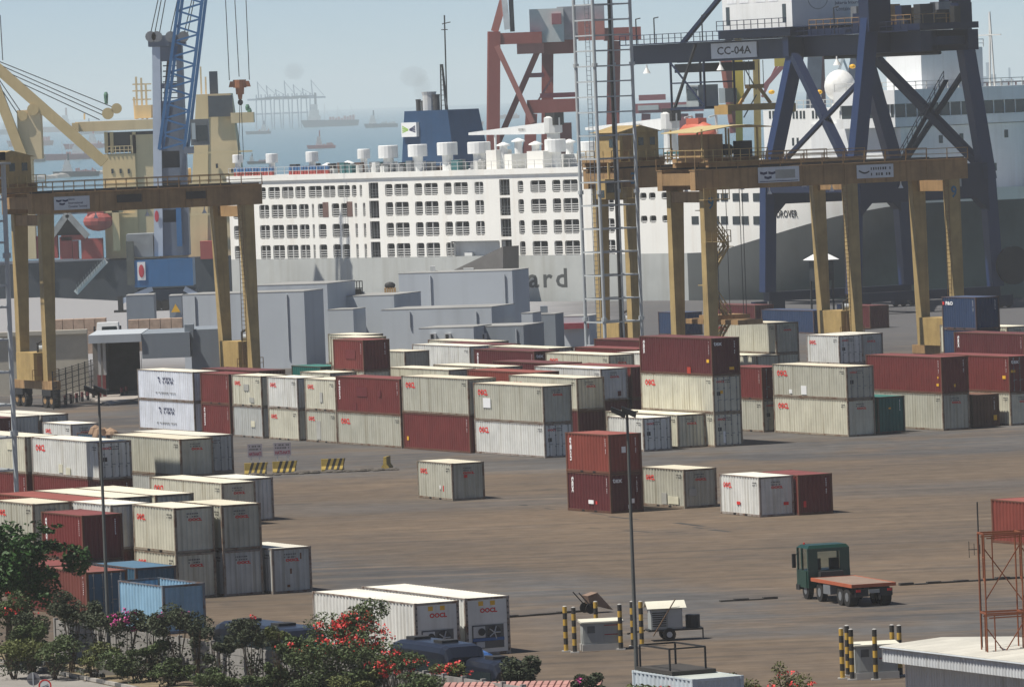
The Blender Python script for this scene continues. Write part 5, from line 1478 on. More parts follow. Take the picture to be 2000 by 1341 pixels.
# white lorry cab on the flyover
t = empty('lorry', PD(210, 648, 668), 0, 'white lorry cab seen above the gate house roof', 'lorry'); t.location.z = 0
a = PD(188, 650, 668); b = PD(232, 629, 668); zb_ = PD(210, 652, 668).z; W_ = b.x-a.x
m = MB(); m.box(-W_/2, W_/2, 0, 6, zb_-2.0, zb_-.05); m.build('chassis', BLKST, t)
m = MB(); m.hexa([(-W_/2, 0, zb_), (W_/2, 0, zb_), (W_/2, 2.2, zb_), (-W_/2, 2.2, zb_)], [(-W_/2+.1, .25, b.z), (W_/2-.1, .25, b.z), (W_/2-.1, 2.1, b.z), (-W_/2+.1, 2.1, b.z)]); cb = m.build('cab', mat('lorry_white', (.72, .73, .72), .4), t)
m = MB(); m.hexa([(-W_/2+.55, -.02, zb_+.1), (W_/2-.15, -.02, zb_+.1), (W_/2-.15, .05, zb_+.1), (-W_/2+.55, .05, zb_+.1)], [(-W_/2+.6, .1, zb_+.75), (W_/2-.25, .1, zb_+.75), (W_/2-.25, .3, zb_+.75), (-W_/2+.6, .3, zb_+.75)]); m.build('windscreen', GLASS, cb)
for s_ in (-1, 1):
    m = MB(); m.box(s_*(W_/2+.15)-.1, s_*(W_/2+.15)+.1, .1, .2, zb_+.2, zb_+.8); m.build('mirror', BLKST, cb)
# grey kiosk blocks with warning triangles under the mobile crane
for i, (p0, p1, y0, D_, mt) in enumerate(((246, 300, 577, 800, GW2), (330, 354, 578, 796, GW2))):
    k = block(p0, p1, y0, D_, 5, 'switch_house', mt, az=0, lip=True); tag(k, 'dark grey %s' % ('switch house beside the mobile crane foot' if i == 0 else 'hut with a warning triangle right of the crane foot'), 'hut')
a = PD(343, 602, 795.9)
m = MB(); m.add([(a.x-.55, 795.9, a.z-.45), (a.x+.55, 795.9, a.z-.45), (a.x, 795.9, a.z+.55)], [(0, 1, 2)]); w_ = m.build('warning_triangle', YEL, k)

# downpipes, vents and doors on the grey building
rr = random.Random(12)
for (px, py0, py1, b0, D0) in ((380, 578, 700, 356, 700), (560, 575, 700, 356, 700), (655, 585, 640, 632, 716), (800, 608, 640, 745, 706), (930, 608, 640, 745, 706), (840, 538, 600, 778, 742), (985, 536, 600, 778, 742), (1008, 642, 690, 920, 692)):
    D_ = wallD(px, b0, D0)
    a, b = PD(px, py0, D_), PD(px, py1, D_)
    m = MB(); m.tube((a.x, D_-.12, max(0.1, b.z)), (a.x, D_-.12, a.z), .09, n=6); q = m.build('downpipe', GALV, bld); q.matrix_parent_inverse = Matrix.Translation(-Vector(bld.location))
for (p0, p1, y0, y1, D_) in ((840, 850, 520, 531, 745), (905, 925, 524, 531, 744), (480, 494, 560, 572, 704), (700, 712, 570, 578, 720), (1055, 1070, 598, 610, 714)):
    small(p0, p1, y0, y1, D_, 1.2, 'roof_unit', rr.choice((GALV, HD, GW2)), bld)
# ------------------------------------------------------------------ far side: mobile crane, cream ship, red cranes, roadstead
def FD(D, ox=0.0):
    def f(px, py, dy=0.0):
        p = PD(px, py, D+dy); return (p.x-ox, p.z)
    return f
def bx(m, F, p0, p1, y0, y1, d0, d1, zmin=None):
    (xa, za), (xb, zb_) = F(p0, y1), F(p1, y0)
    m.box(min(xa, xb), max(xa, xb), d0, d1, min(za, zb_) if zmin is None else zmin, max(za, zb_))
    return m
def br_(m, F, p0, y0, p1, y1, d, w, d2=None):
    (xa, za), (xb, zb_) = F(p0, y0), F(p1, y1)
    return m.bar((xa, d, za), (xb, d if d2 is None else d2, zb_), w)

# --- mobile harbour crane -----------------------------------------------------------
D = 914.0
bp = PD(325, 606, D)
mc = empty('mobile_crane', (bp.x, D, 0), 0, 'mobile harbour crane with pale tower and blue lattice boom', 'crane')
F = FD(D, bp.x)
MB_ = mat('harbour_crane_blue', (.03, .13, .30), .5, 0, .12, .03, .5, .2)
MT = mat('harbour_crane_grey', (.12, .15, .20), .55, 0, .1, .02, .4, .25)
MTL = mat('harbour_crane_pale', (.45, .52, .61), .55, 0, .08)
m = MB(); bx(m, F, 266, 378, 503, 560, -3.5, 3.5); sl_ = m.build('slewing_house', MB_, mc)
m = MB(); bx(m, F, 272, 384, 561, 600, -3, 3, 1.3); m.build('undercarriage', mat('crane_under', (.02, .04, .07), .7), mc)
for i in range(7):
    x = F(275+i*17, 600)[0]; m = MB(); m.tube((x, -3.2, .75), (x, -2.2, .75), .75, n=12); m.build('wheel', TYRE, mc)
for s_, pa in ((-1, 238), (1, 412)):
    m = MB(); br_(m, F, 300 if s_ < 0 else 362, 562, pa, 588, -3, .7); m.build('outrigger', MTL, mc)
    x = F(pa, 590)[0]; m = MB(); m.box(x-.35, x+.35, -3.4, -2.6, .3, 2.2); m.box(x-.9, x+.9, -3.9, -2.1, 0, .3); m.build('jack', BLKST, mc)
m = MB(); bx(m, F, 250, 300, 455, 502, -2.5, 3.0); m.build('engine_house', mat('engine_grey', (.25, .27, .28), .6), mc)
m = MB(); bx(m, F, 252, 263, 470, 555, -3.6, -2.6); m.build('counterweight', mat('counterweight', (.09, .1, .09), .8), mc)
# tower: pale narrow face on the left, grey front with oval openings
(xa, zt2) = F(305, 92); xb = F(372, 92)[0]; (xc, zb2) = F(300, 500); xd = F(366, 500)[0]
xa, xb = F(297, 92)[0]+.1, F(356, 92)[0]; xc, xd = F(303, 500)[0], F(372, 500)[0]
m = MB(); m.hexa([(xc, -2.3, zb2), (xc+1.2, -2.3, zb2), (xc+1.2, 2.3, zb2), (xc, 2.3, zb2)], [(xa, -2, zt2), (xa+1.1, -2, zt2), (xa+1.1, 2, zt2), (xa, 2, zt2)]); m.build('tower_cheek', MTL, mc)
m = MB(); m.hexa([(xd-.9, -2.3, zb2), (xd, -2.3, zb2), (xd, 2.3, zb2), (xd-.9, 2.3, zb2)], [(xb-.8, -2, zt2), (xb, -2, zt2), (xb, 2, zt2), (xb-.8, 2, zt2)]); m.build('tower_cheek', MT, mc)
for y in (-1.9, 1.7):
    for z0, z1 in ((0, .16), (.22, .27), (.36, .42), (.50, .74), (.80, .825), (.93, 1.0)):
        za, zc = zb2+(zt2-zb2)*z0, zb2+(zt2-zb2)*z1
        ka, kc = xc+1.2+(xa+1.1-xc-1.2)*z0, xc+1.2+(xa+1.1-xc-1.2)*z1
        la, lc = xd-.9+(xb-.8-xd+.9)*z0, xd-.9+(xb-.8-xd+.9)*z1
        m = MB(); m.hexa([(ka, y, za), (la, y, za), (la, y+.2, za), (ka, y+.2, za)], [(kc, y, zc), (lc, y, zc), (lc, y+.2, zc), (kc, y+.2, zc)]); m.build('tower_web', MT, mc)
m = MB(); bx(m, F, 318, 352, 205, 470, -.4, .4); m.build('tower_shade_core', mat('tower_shadow', (.035, .045, .06), .8), mc)  # dark box inside the tower, standing for the shade behind its openings
m = MB(); bx(m, F, 291, 362, 68, 92, -2.2, 2.2); hd_ = m.build('tower_head', MT, mc)
for p0 in (296, 308, 335, 360):
    x, z = F(p0, 72); m = MB(); m.tube((x, -2.4, z), (x, -1.9, z), .75, n=12); m.build('sheave', STEEL, hd_)
for i, ch_ in enumerate('LEGENDA'):
    x, z = F(296.5+i*.25, 118+i*13); 
x, z = F(297.5, 118)
# blue lattice boom
chords = [((313, 292), (357, -40)), ((319, 292), (363, -40)), ((362, 292), (402, -40)), ((368, 292), (408, -40))]
m = MB(); bm_ = None
for (a, b), dd in zip(chords, (-3.2, -1.8, -3.2, -1.8)): br_(m, F, *a, *b, dd, .42)
bm_ = m.build('boom_chord', MB_, mc); bm_['kind'] = 'stuff'
for i in range(11):
    y0, y1 = 292-i*30, 292-(i+1)*30
    xl = lambda y: 313+(292-y)*(44/332); xr = lambda y: 365+(292-y)*(40/332)
    m = MB(); br_(m, F, xl(y0), y0, xr((y0+y1)/2), (y0+y1)/2, -3.2, .26); br_(m, F, xr((y0+y1)/2), (y0+y1)/2, xl(y1), y1, -3.2, .26); m.build('boom_lacing', MB_, mc)
m = MB(); bx(m, F, 376, 409, 232, 284, -4.2, -1.8); cb = m.build('operator_cab', mat('cab_dark', (.12, .14, .15), .5), mc)
m = MB(); bx(m, F, 387, 407, 244, 276, -4.26, -4.21); m.build('window', GLASS, cb)
m = MB(); bx(m, F, 378, 384, 240, 272, -4.26, -4.21); m.build('window', flat('window_pale', (.35, .42, .45), .2), cb)
m = MB(); bx(m, F, 362, 380, 286, 300, -3.5, -2); m.build('cab_bracket', MT, mc)
m = MB(); br_(m, F, 350, 395, 353, 480, -2.6, .7); m.build('luffing_cylinder', MB_, mc)
for (a, b) in (((295, 66), (312, -8)), ((303, 66), (318, -8)), ((312, 66), (326, -8)), ((334, 62), (350, -8)), ((360, 68), (378, -8)), ((367, 66), (382, -8))):
    m = MB(); (x0, z0), (x1, z1) = F(*a), F(*b); m.tube((x0, -1, z0), (x1, -2, z1), .07, n=5); m.build('stay_rope', ROPE, mc)
m = MB(); bx(m, F, 272, 286, 510, 546, -3.62, -3.52); sg = m.build('emblem_board', PLATE_W, mc)
m = MB(); x, z = F(279, 528); m.ball((x, -3.66, z), .38, .03, .9, 10, 6); m.build('emblem', mat('emblem_red', (.5, .05, .07)), sg)
m = MB(); x, z = F(308, 422); m.ball((x, -2.4, z), .3, .03, .8, 10, 6); m.build('emblem', MATS['emblem_red'], mc)
# hanging hook block
m = MB()
hb = empty('hook_block', (0, D-1.5, 0), 0, 'rusty orange crane hook block hanging from long ropes', 'hook')
F0 = FD(D-1.5, 0)
OR = mat('hook_orange', (.32, .13, .06), .6, 0, .2, .15)
(xq, zq) = F0(468, 163); hb.location = (xq, D-1.5, zq)
Fh = lambda px, py: (F0(px, py)[0]-xq, F0(px, py)[1]-zq)
m = MB(); m.hexa([(-1.5, -.5, -.5), (1.5, -.5, -.5), (1.5, .5, -.5), (-1.5, .5, -.5)], [(-1.3, -.5, .3), (1.3, -.5, .3), (1.3, .5, .3), (-1.3, .5, .3)]); m.lathe([(.9, -.6), (.9, .5)], (0, 0, 0), 12); m.build('block_body', OR, hb)
m = MB(); m.lathe([(.55, -1.5), (.6, -.6)], (0, 0, 0), 10); m.lathe([(.25, -2.2), (.35, -1.5)], (0, 0, 0), 8); m.build('swivel', OR, hb)
m = MB(); m.ball((0, 0, -2.6), .38, .2, .42); m.build('hook', BLKST, hb)
for (a, b) in (((448, 157), (440, -10)), ((467, 150), (458, -10)), ((487, 156), (480, -10))):
    (x0, z0), (x1, z1) = Fh(*a), Fh(*b); m = MB(); m.tube((x0, 0, z0), (x1, 0, z1), .06, n=5); m.build('hoist_rope', ROPE, hb)
for k in (-.15, .2):
    (x1, z1) = Fh(470+k*30, 312); m = MB(); m.tube((k*.5, 0, -2.8), (x1, 0, z1), .045, n=5); m.build('sling', ROPE, hb)

# --- cream cargo ship ---------------------------------------------------------------
D = 1012.0
cs = empty('cargo_ship', (PD(250, 570, D).x, D, 0), 0, 'cream and black cargo ship with deck cranes behind the mobile crane', 'ship')
F = FD(D, cs.location.x)
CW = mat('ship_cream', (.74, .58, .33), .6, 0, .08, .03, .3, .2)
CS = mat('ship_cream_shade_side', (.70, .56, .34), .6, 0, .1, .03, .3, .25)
HB = mat('ship_black_hull', (.055, .062, .075), .6, 0, .15, .04, .3, .2)
RDK = mat('ship_red_deck', (.42, .08, .07), .7, 0, .2, .05, .5)
m = MB(); a = F(-40, 505); b = F(500, 505); m.box(a[0], b[0], 0, 20, -3.5, F(250, 507)[1]); m.build('hull', HB, cs)
m = MB(); bx(m, F, 206, 262, 300, 506, 2, 14); m.build('deck_house', CW, cs)
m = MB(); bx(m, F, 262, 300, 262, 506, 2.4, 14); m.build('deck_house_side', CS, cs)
m = MB(); bx(m, F, 205, 300, 256, 299, 3, 13); bw = m.build('bridge', mat('bridge_dark', (.06, .065, .07), .5), cs)
for p0 in (203, 214, 258):
    m = MB(); bx(m, F, p0, p0+5, 258, 300, 2.4, 2.9); m.build('bridge_pillar', CW, bw)
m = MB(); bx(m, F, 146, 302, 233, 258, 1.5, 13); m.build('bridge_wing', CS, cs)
m = MB(); bx(m, F, 140, 152, 240, 258, 1.2, 3); m.build('wing_end', CW, cs)
m = MB(); bx(m, F, 262, 292, 205, 232, 4, 10); m.build('monkey_island', CW, cs)
m = MB()
for p0, y0 in ((258, 190), (262, 150), (272, 152), (281, 165)): br_(m, F, p0, y0, p0+3, 233, 5, .3)
for y in (165, 178, 195): br_(m, F, 255, y, 292, y-1, 5, .2)
m.build('signal_mast', CS, cs)
m = MB(); (x0, z0), (x1, z1) = F(232, 302), F(290, 286); railing(m, (F(208, 301)[0], 1.9, F(208, 301)[1]), (F(258, 301)[0], 1.9, F(258, 299)[1]), 1.1, 6, .06); m.build('railing', CS, cs)
# funnel casing
m = MB(); bx(m, F, 300.5, 365, 330, 506, 6, 14); m.build('aft_deck_house', CS, cs)
m = MB(); (xa, za), (xb, zb2) = F(366, 506), F(402, 184); xl, xh = F(366, 506)[0], F(404, 506)[0]
m.hexa([(xl, 3, za), (xh, 3, za), (xh, 14, za), (xl, 14, za)], [(F(381, 184)[0], 3.5, zb2), (F(405, 184)[0], 3.5, zb2), (F(405, 184)[0], 13, zb2), (F(381, 184)[0], 13, zb2)]); fn2 = m.build('funnel_casing', CW, cs)
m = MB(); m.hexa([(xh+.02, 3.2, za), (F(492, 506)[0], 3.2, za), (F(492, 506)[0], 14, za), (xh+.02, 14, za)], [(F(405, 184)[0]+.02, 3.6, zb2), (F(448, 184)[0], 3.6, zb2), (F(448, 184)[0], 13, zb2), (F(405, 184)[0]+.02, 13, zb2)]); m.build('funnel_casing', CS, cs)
m = MB(); bx(m, F, 406, 452, 186, 229, 2.9, 3.1); m.build('funnel_band', mat('funnel_band_dark', (.07, .085, .1), .6), fn2)
m = MB(); bx(m, F, 407, 421, 139, 184, 5, 6.6); m.build('smoke_stack', mat('smoke_stack_dark', (.035, .05, .075), .6), fn2)
m = MB(); bx(m, F, 450, 494, 219, 241, 2, 6); m.build('bridge_wing', CS, cs)
for p0, y0, h_ in ((205, 185, 20), (482, 209, 8), (486, 216, 14)):
    x, z = F(p0, y0); m = MB(); m.lathe([(.25, -h_/14), (.35, 0), (.2, .4)], (x, 2.5, z), 8); m.build('deck_lamp', mat('lamp_green', (.1, .22, .15)), cs)
# deck: red gear, lifeboat, white frames
for p0, p1, y0, y1 in ((60, 112, 460, 506), (118, 140, 462, 506), (120, 170, 458, 470), (143, 152, 470, 506), (160, 200, 465, 506), (392, 420, 470, 506)):
    m = MB(); bx(m, F, p0, p1, y0, y1, -.5, 2); m.build('deck_gear', RDK, cs)
m = MB(); x, z = F(192, 432); m.ball((x, 0, z), 2.3, 1.2, 1.5, 12, 8); m.box(x-1.6, x+.9, -.6, .6, z+.6, z+1.9); m.build('lifeboat', mat('lifeboat_dull_red', (.36, .085, .075), .6, 0, .15, .05), cs)
m = MB(); bx(m, F, 222, 232, 405, 490, -.3, 1); bx(m, F, 200, 240, 408, 416, -.3, 1); m.build('davit', CW, cs)
m = MB(); br_(m, F, 101, 462, 132, 418, -.8, .9); br_(m, F, 132, 418, 172, 462, -.8, .9); bx(m, F, 98, 172, 412, 420, 1, 3); m.build('hatch_frame', mat('hatch_worn', (.36, .36, .35), .8, 0, .25, .1), cs)
m = MB(); m.add([(F(108, 460)[0], .5, F(108, 460)[1]), (F(132, 426)[0], .5, F(132, 426)[1]), (F(164, 460)[0], .5, F(164, 460)[1])], [(0, 1, 2)]); m.build('hatch_tent', BLKST, cs)
m = MB(); br_(m, F, 150, 571, 209, 508, -2.4, .8); m.build('gangway', HD, cs)
for i in range(12):
    x, z = F(152+i*4.6, 568-i*4.9); m = MB(); m.bar((x, -2.9, z), (x, -2.9, z+1.1), .08); m.build('gangway_post', STEEL, cs)
# its two deck cranes
YC = mat('jib_ochre', (.58, .44, .22), .6, 0, .1, .03, .5, .2)
m = MB(); br_(m, F, -10, 128, 205, 318, -1, 1.6); m.build('crane_jib', YC, cs)
m = MB(); br_(m, F, -14, 150, 48, 312, -2, 1.5); m.build('crane_jib', YC, cs)
m = MB(); bx(m, F, 38, 80, 214, 312, -1.5, 2.5); m.box(F(46, 506)[0], F(72, 506)[0], -1, 2, F(46, 506)[1], F(46, 312)[1]); m.build('crane_tower', CS, cs)
for p0, y0, r_ in ((45, 226, .8), (66, 214, .9), (212, 222, .9), (229, 212, .8)):
    x, z = F(p0, y0); m = MB(); m.tube((x, -1.9, z), (x, -1.5, z), r_, n=14); m.build('sheave', YC, cs)
for a, b in (((-6, 118), (228, 212)), ((-6, 124), (214, 222)), ((-6, 132), (205, 226)), ((-6, 140), (196, 234)), ((-4, 150), (46, 224)), ((-4, 162), (40, 228)), ((2, 30), (7, 118))):
    m = MB(); (x0, z0), (x1, z1) = F(*a), F(*b); m.tube((x0, -1.7, z0), (x1, -1.7, z1), .075, n=5); m.build('wire', ROPE, cs)

# --- red quay cranes beyond the ship -------------------------------------------------
def red_crane(D, label, col, parts, name='quay_crane'):
    t = empty(name, (PD(parts[0][1], 300, D).x, D, -2.6), 0, label, 'crane')
    ox = t.location.x
    F_ = FD(D, ox)
    for (kind, p0, y0, p1, y1, d0, w, nm, mt) in parts:
        m = MB()
        if kind == 'bar': br_(m, F_, p0, y0, p1, y1, d0, w)
        else: bx(m, F_, p0, p1, y0, y1, d0, d0+w)
        m.v = [(x, y, z+2.6) for x, y, z in m.v]
        m.build(nm, mt or col, t)
    return t
RC = mat('crane_red', (.32, .085, .07), .6, 0, .1, .02, .4, .2)
RCL = mat('crane_salmon', (.46, .16, .13), .6, 0, .1, .02, .4, .2)
PK = mat('crane_pink', (.34, .12, .13), .6, 0, .1)
WB = mat('pale_house', (.60, .60, .58), .6, 0, .08)
red_crane(1130, 'tall red quay crane behind the pale lattice mast', RC, [
    ('bar', 966, 62, 964, 400, 0, 2.0, 'leg', None), ('bar', 956, 62, 953, 400, -.3, .7, 'leg_edge', RCL), ('bar', 1070, 60, 1069, 400, 6, 2.0, 'leg', None),  # salmon edge bar: the leg's sunlit left side put into the colour
    ('box', 960, 62, 1058, 88, -.8, 1.8, 'portal_beam', None), ('bar', 970, 90, 1040, 240, -.6, .9, 'brace', RCL), ('bar', 1058, 82, 968, 290, 2, 1.0, 'brace', None),
    ('bar', 966, 62, 1000, -60, 0, 1.3, 'apex_leg', RCL), ('box', 1010, 84, 1062, 106, -.5, 3, 'sill_beam', RCL), ('box', 1062, 58, 1125, 106, 3, 4, 'girder', None),
    ('box', 1036, 16, 1100, 84, 1, 6, 'machine_house', WB), ('box', 1090, 10, 1180, 78, 2.2, 6, 'machine_house', mat('house_grey', (.33, .34, .37))), ('box', 1078, 26, 1096, 48, .5, .6, 'control_box', PK),
    ('bar', 991, 58, 982, -30, -.4, 1.0, 'striped_strut', mat('strut_white', (.7, .68, .68))), ('bar', 1001, 62, 996, -40, 1, .8, 'strut', mat('strut_dark', (.12, .1, .1))),
    ('box', 1130, 38, 1180, 80, 0, 2, 'winch_house', RCL), ('bar', 1080, 150, 1040, 215, 2, .3, 'stair', PK), ('box', 1030, 142, 1062, 152, 2, 1, 'landing', PK),
    ('box', 1055, 180, 1125, 192, 1, 3, 'walkway', PK), ('box', 1030, 192, 1130, 222, 0, 2.5, 'lower_beam', None), ('bar', 1038, 222, 1030, 400, 1, 2.0, 'leg', None), ('box', 1180, 52, 1252, 80, 2, 3, 'boom_end', None),
    ('bar', 1040, 215, 1000, 400, 3, .6, 'stair', PK), ('bar', 1200, 80, 1196, 400, 4, 2.2, 'leg', None), ('bar', 1105, 240, 1110, 400, 4, 2.0, 'leg', None)])
red_crane(1350, 'dusky pink yard gantry with white signboards far behind the ship', PK, [
    ('box', 1240, 198, 1374, 222, 0, 3, 'girder', None), ('box', 1246, 205, 1286, 216, -.2, .15, 'signboard', WB), ('box', 1312, 204, 1347, 211, -.2, .15, 'signboard', WB),
    ('bar', 1336, 222, 1336, 400, 1, 1.8, 'leg', None), ('bar', 1366, 222, 1370, 400, 1, 1.6, 'leg', None), ('bar', 1262, 222, 1258, 400, 1, 1.8, 'leg', None), ('box', 1248, 184, 1300, 197, 0, 2, 'trolley', None)], 'gantry_crane')
YL = mat('crane_bright_yellow', (.60, .43, .06), .55, 0, .1)
red_crane(1075, 'bright yellow floating crane column with glazed cab', YL, [
    ('bar', 1440, -10, 1446, 400, 0, 1.1, 'column', None), ('bar', 1478, 95, 1484, 400, 3, 1.1, 'column', mat('column_ochre', (.42, .29, .09))), ('box', 1432, 110, 1450, 200, -.6, .5, 'column_plate', None),
    ('box', 1416, 172, 1438, 200, -2, 2, 'operator_cab', GLASS), ('box', 1404, 172, 1416, 202, -1.9, 1.8, 'cab_side', WB), ('box', 1398, 203, 1448, 213, -2, 2, 'cab_platform', None),
    ('bar', 1410, 113, 1428, 240, 2, .7, 'strut', RCL), ('bar', 1424, 113, 1436, 260, 3, 1.5, 'strut', PK), ('bar', 1453, 130, 1478, 175, 1, .2, 'lacing', BLKST), ('bar', 1478, 185, 1453, 230, 1, .2, 'lacing', BLKST)])
red_crane(1240, 'dark crane frame with lattice arm seen between the blue crane legs', mat('crane_slate', (.10, .12, .16), .6), [
    ('bar', 1592, 96, 1582, 400, 0, 2.6, 'leg', None), ('bar', 1606, 96, 1616, 400, 1.5, .8, 'leg_edge', PK), ('box', 1604, 88, 1700, 104, 1, 3, 'girder', None),
    ('bar', 1650, 104, 1630, 165, 1, .5, 'lacing', VW), ('bar', 1640, 96, 1665, 160, 1.2, .4, 'lacing', VW), ('bar', 1700, 100, 1670, 170, 2, .6, 'brace', PK), ('bar', 1555, 100, 1492, 172, 3, .9, 'brace', PK), ('bar', 1535, 95, 1490, 190, 4, .5, 'stair', PK),
    ('box', 1513, 90, 1534, 130, 0, 1, 'yellow_box', YL), ('bar', 1672, 100, 1660, 170, 0, 1.6, 'inner_leg', None)])
red_crane(1500, 'ochre ship crane with blue braces far behind the bridge', YL, [
    ('box', 1830, 112, 1884, 130, 0, 3, 'crane_house', mat('crane_ochre', (.45, .28, .07))), ('bar', 1856, 112, 1880, 66, 0, .9, 'jib', MATS['crane_ochre']), ('bar', 1800, 90, 1825, 128, 1, .5, 'brace', mat('brace_teal', (.08, .22, .3))), ('bar', 1828, 85, 1826, 240, 1, .7, 'post', MATS['brace_teal']), ('bar', 1793, 90, 1795, 240, 1, .6, 'post', MATS['brace_teal']),
    ('box', 1700, 92, 1822, 112, 3, 6, 'grey_hull_shape', mat('crane_slate', (.10, .12, .16)))])
# maroon trestle at the far right
red_crane(1900, 'long maroon trestle jetty crossing the far right', mat('trestle_maroon', (.17, .06, .07), .7, 0, .2), [
    ('box', 1895, 155, 2060, 164, 0, 4, 'top_rail', None), ('box', 1890, 170, 2060, 186, 0, 6, 'deck', None)] + [('bar', 1900+i*14, 160, 1900+i*14, 176, 0, .5, 'post', None) for i in range(11)] + [('bar', 1905+i*30, 186, 1905+i*30, 240, 2, 1.2, 'pile', None) for i in range(5)], 'jetty')
for o in list(COL.objects):
    if o.name.startswith('jetty') and o.type == 'EMPTY': o['category'] = 'jetty'

# --- vessels in the roads -------------------------------------------------------------
def far_ship(px, py, lpx, label, hull, house_at=.2, house_h=1.0, up=(.55, .55, .55), deck=None, masts=2, kind='cargo', cat='ship', flip=False, group='vessels anchored in the roads'):
    o = P(px, py, -2.6)
    s_ = FPX/o.y; L_ = lpx/s_
    t = empty('ship' if cat == 'ship' else cat.replace(' ', '_'), o, 0, label, cat, group)
    hm_ = mat('far_hull_%s' % hull, {'navy': (.05, .07, .1), 'red': (.32, .07, .08), 'black': (.04, .045, .05), 'maroon': (.2, .05, .07), 'rust': (.3, .13, .1)}[hull], .7)
    um = mat('far_house_%d' % int(up[0]*100), up, .7, 0, .15)
    H_ = L_*.11
    f = -1 if flip else 1
    m = MB(); m.hexa([(-L_*.46, -L_*.07, -.5), (L_*.48, -L_*.07, -.5), (L_*.48, L_*.07, -.5), (-L_*.46, L_*.07, -.5)], [(-L_*.52, -L_*.08, H_*1.15), (L_*.5, -L_*.08, H_*.9), (L_*.5, L_*.08, H_*.9), (-L_*.52, L_*.08, H_*1.15)]); m.build('hull', hm_, t)
    hx = f*L_*(house_at-.5)
    for k in range(3):
        m = MB(); w_ = L_*(.11-.025*k); z0 = H_*.9+k*H_*.6*house_h; m.box(hx-w_, hx+w_, -L_*.05, L_*.05, z0+.01, z0+H_*.6*house_h); m.build('deck_house', um, t)
    m = MB(); m.box(hx+L_*.03*f-L_*.02, hx+L_*.03*f+L_*.02, -L_*.02, L_*.02, H_*2.4*house_h, H_*3.6*house_h); m.build('funnel', hm_, t)
    dm = mat('far_deck_%s' % (deck or 'rust'), {'rust': (.36, .14, .12), 'pink': (.42, .2, .2), 'grey': (.4, .4, .4)}[deck or 'rust'], .8)
    rr_ = random.Random(px)
    for i in range(9):
        x = f*L_*(.0+.05*i) ; hh = H_*rr_.uniform(.2, .9)
        if abs(x-hx) < L_*.13: continue
        m = MB(); m.box(x-L_*.02, x+L_*.02, -L_*.04, L_*.04, H_*.85, H_*.9+hh); m.build('deck_cargo', dm, t)
    for i in range(masts):
        x = f*L_*(-.1+.45*i/(max(1, masts-1)) if masts > 1 else hx/L_*f)
        m = MB(); m.bar((x, 0, H_*.9), (x, 0, H_*(3.6-.7*i)), max(.25, L_*.006)); m.bar((x, 0, H_*3.2), (x+L_*.1*f, 0, H_*1.2), max(.2, L_*.004)); m.build('mast', um, t)
    return t
far_ship(646, 247, 112, 'hazy dark-hulled freighter with pale house and reddish deck in the roads', 'navy', .22, 1.5, deck='pink', masts=3)
far_ship(745, 249, 66, 'hazy smaller ship with tall mast left of the blue funnel', 'navy', .25, 1.3, masts=2, deck='grey')
far_ship(628, 290, 56, 'small red and white tug in front of the hazy freighter', 'red', .42, 1.6, masts=1, kind='tug', cat='tug', up=(.5, .45, .45))
far_ship(505, 320, 44, 'dark barge half hidden by the cream ship stern', 'black', .2, 1.2, masts=1, up=(.45, .46, .46))
far_ship(905, 247, 80, 'distant reddish barge right of the blue funnel', 'rust', .3, .8, deck='rust', masts=2)
far_ship(985, 232, 60, 'farther reddish barge beyond the red crane leg', 'rust', .7, .8, masts=2)
far_ship(900, 280, 60, 'pale launch low on the water right of the funnel', 'rust', .5, .9, masts=1, up=(.6, .6, .6))
for i, (p_, q_, l_, h_, lab, mst) in enumerate(((30, 318, 120, 'black', 'dark work barge low at the left behind the deck crane', 2), (150, 345, 90, 'black', 'black barge nearest the quay in the left harbour', 1), (132, 312, 100, 'maroon', 'maroon dredger behind the black barge in the left harbour', 4), (60, 285, 90, 'rust', 'rusty coaster among the left harbour craft', 3), (165, 290, 80, 'red', 'reddish coaster just left of the cream bridge', 3), (30, 262, 80, 'navy', 'hazy blue coaster far left', 3), (110, 258, 90, 'rust', 'hazy rusty freighter in the farthest left row', 4), (185, 262, 60, 'navy', 'hazy freighter behind the cream bridge wing', 3), (505, 262, 50, 'navy', 'hazy vessel just right of the hanging hook', 2))):
    far_ship(p_, q_, l_, lab, h_, .3 if i % 2 else .7, 1.3, deck='pink' if i % 2 else 'rust', masts=mst)
for i, (p_, y_) in enumerate(((1962, 240), (1930, 225))):
    far_ship(p_, y_, 60, 'hazy ship beyond the bridge front, %s' % ('nearer' if i == 0 else 'farther'), 'rust', .4, 1, masts=2)
# --- faint cranes and skyline across the bay
CF = mat('far_crane', (.22, .27, .34), .7)
for i in range(7):
    D_ = 8200
    p0 = 506 + i*17.5
    o = P(p0, 206, -2.6); o = Vector(((p0-1000+ (670-190)*.0384)/FPX*D_, D_, -2.6))
    t = empty('port_crane', o, 0, 'faint port crane across the bay, %s in the row from the left' % ('first', 'second', 'third', 'fourth', 'fifth', 'sixth', 'seventh')[i], 'crane', 'faint cranes across the bay')
    m = MB()
    for x in (-4.2, 4.2): m.bar((x, 0, 0), (x*.7, 0, 42), 1.3)
    m.bar((-5, 0, 18), (5, 0, 18), 1.6); m.build('portal', CF, t)
    m = MB(); m.bar((-14, 0, 36+i % 3), (16, 0, 36+i % 3), 2.2); m.build('boom', CF, t)
    m = MB(); m.bar((0, 0, 38), (-1, 0, 58-(i % 3)*5), 1.2); m.bar((-1, 0, 57-(i % 3)*5), (14, 0, 38), .6); m.build('apex', CF, t)
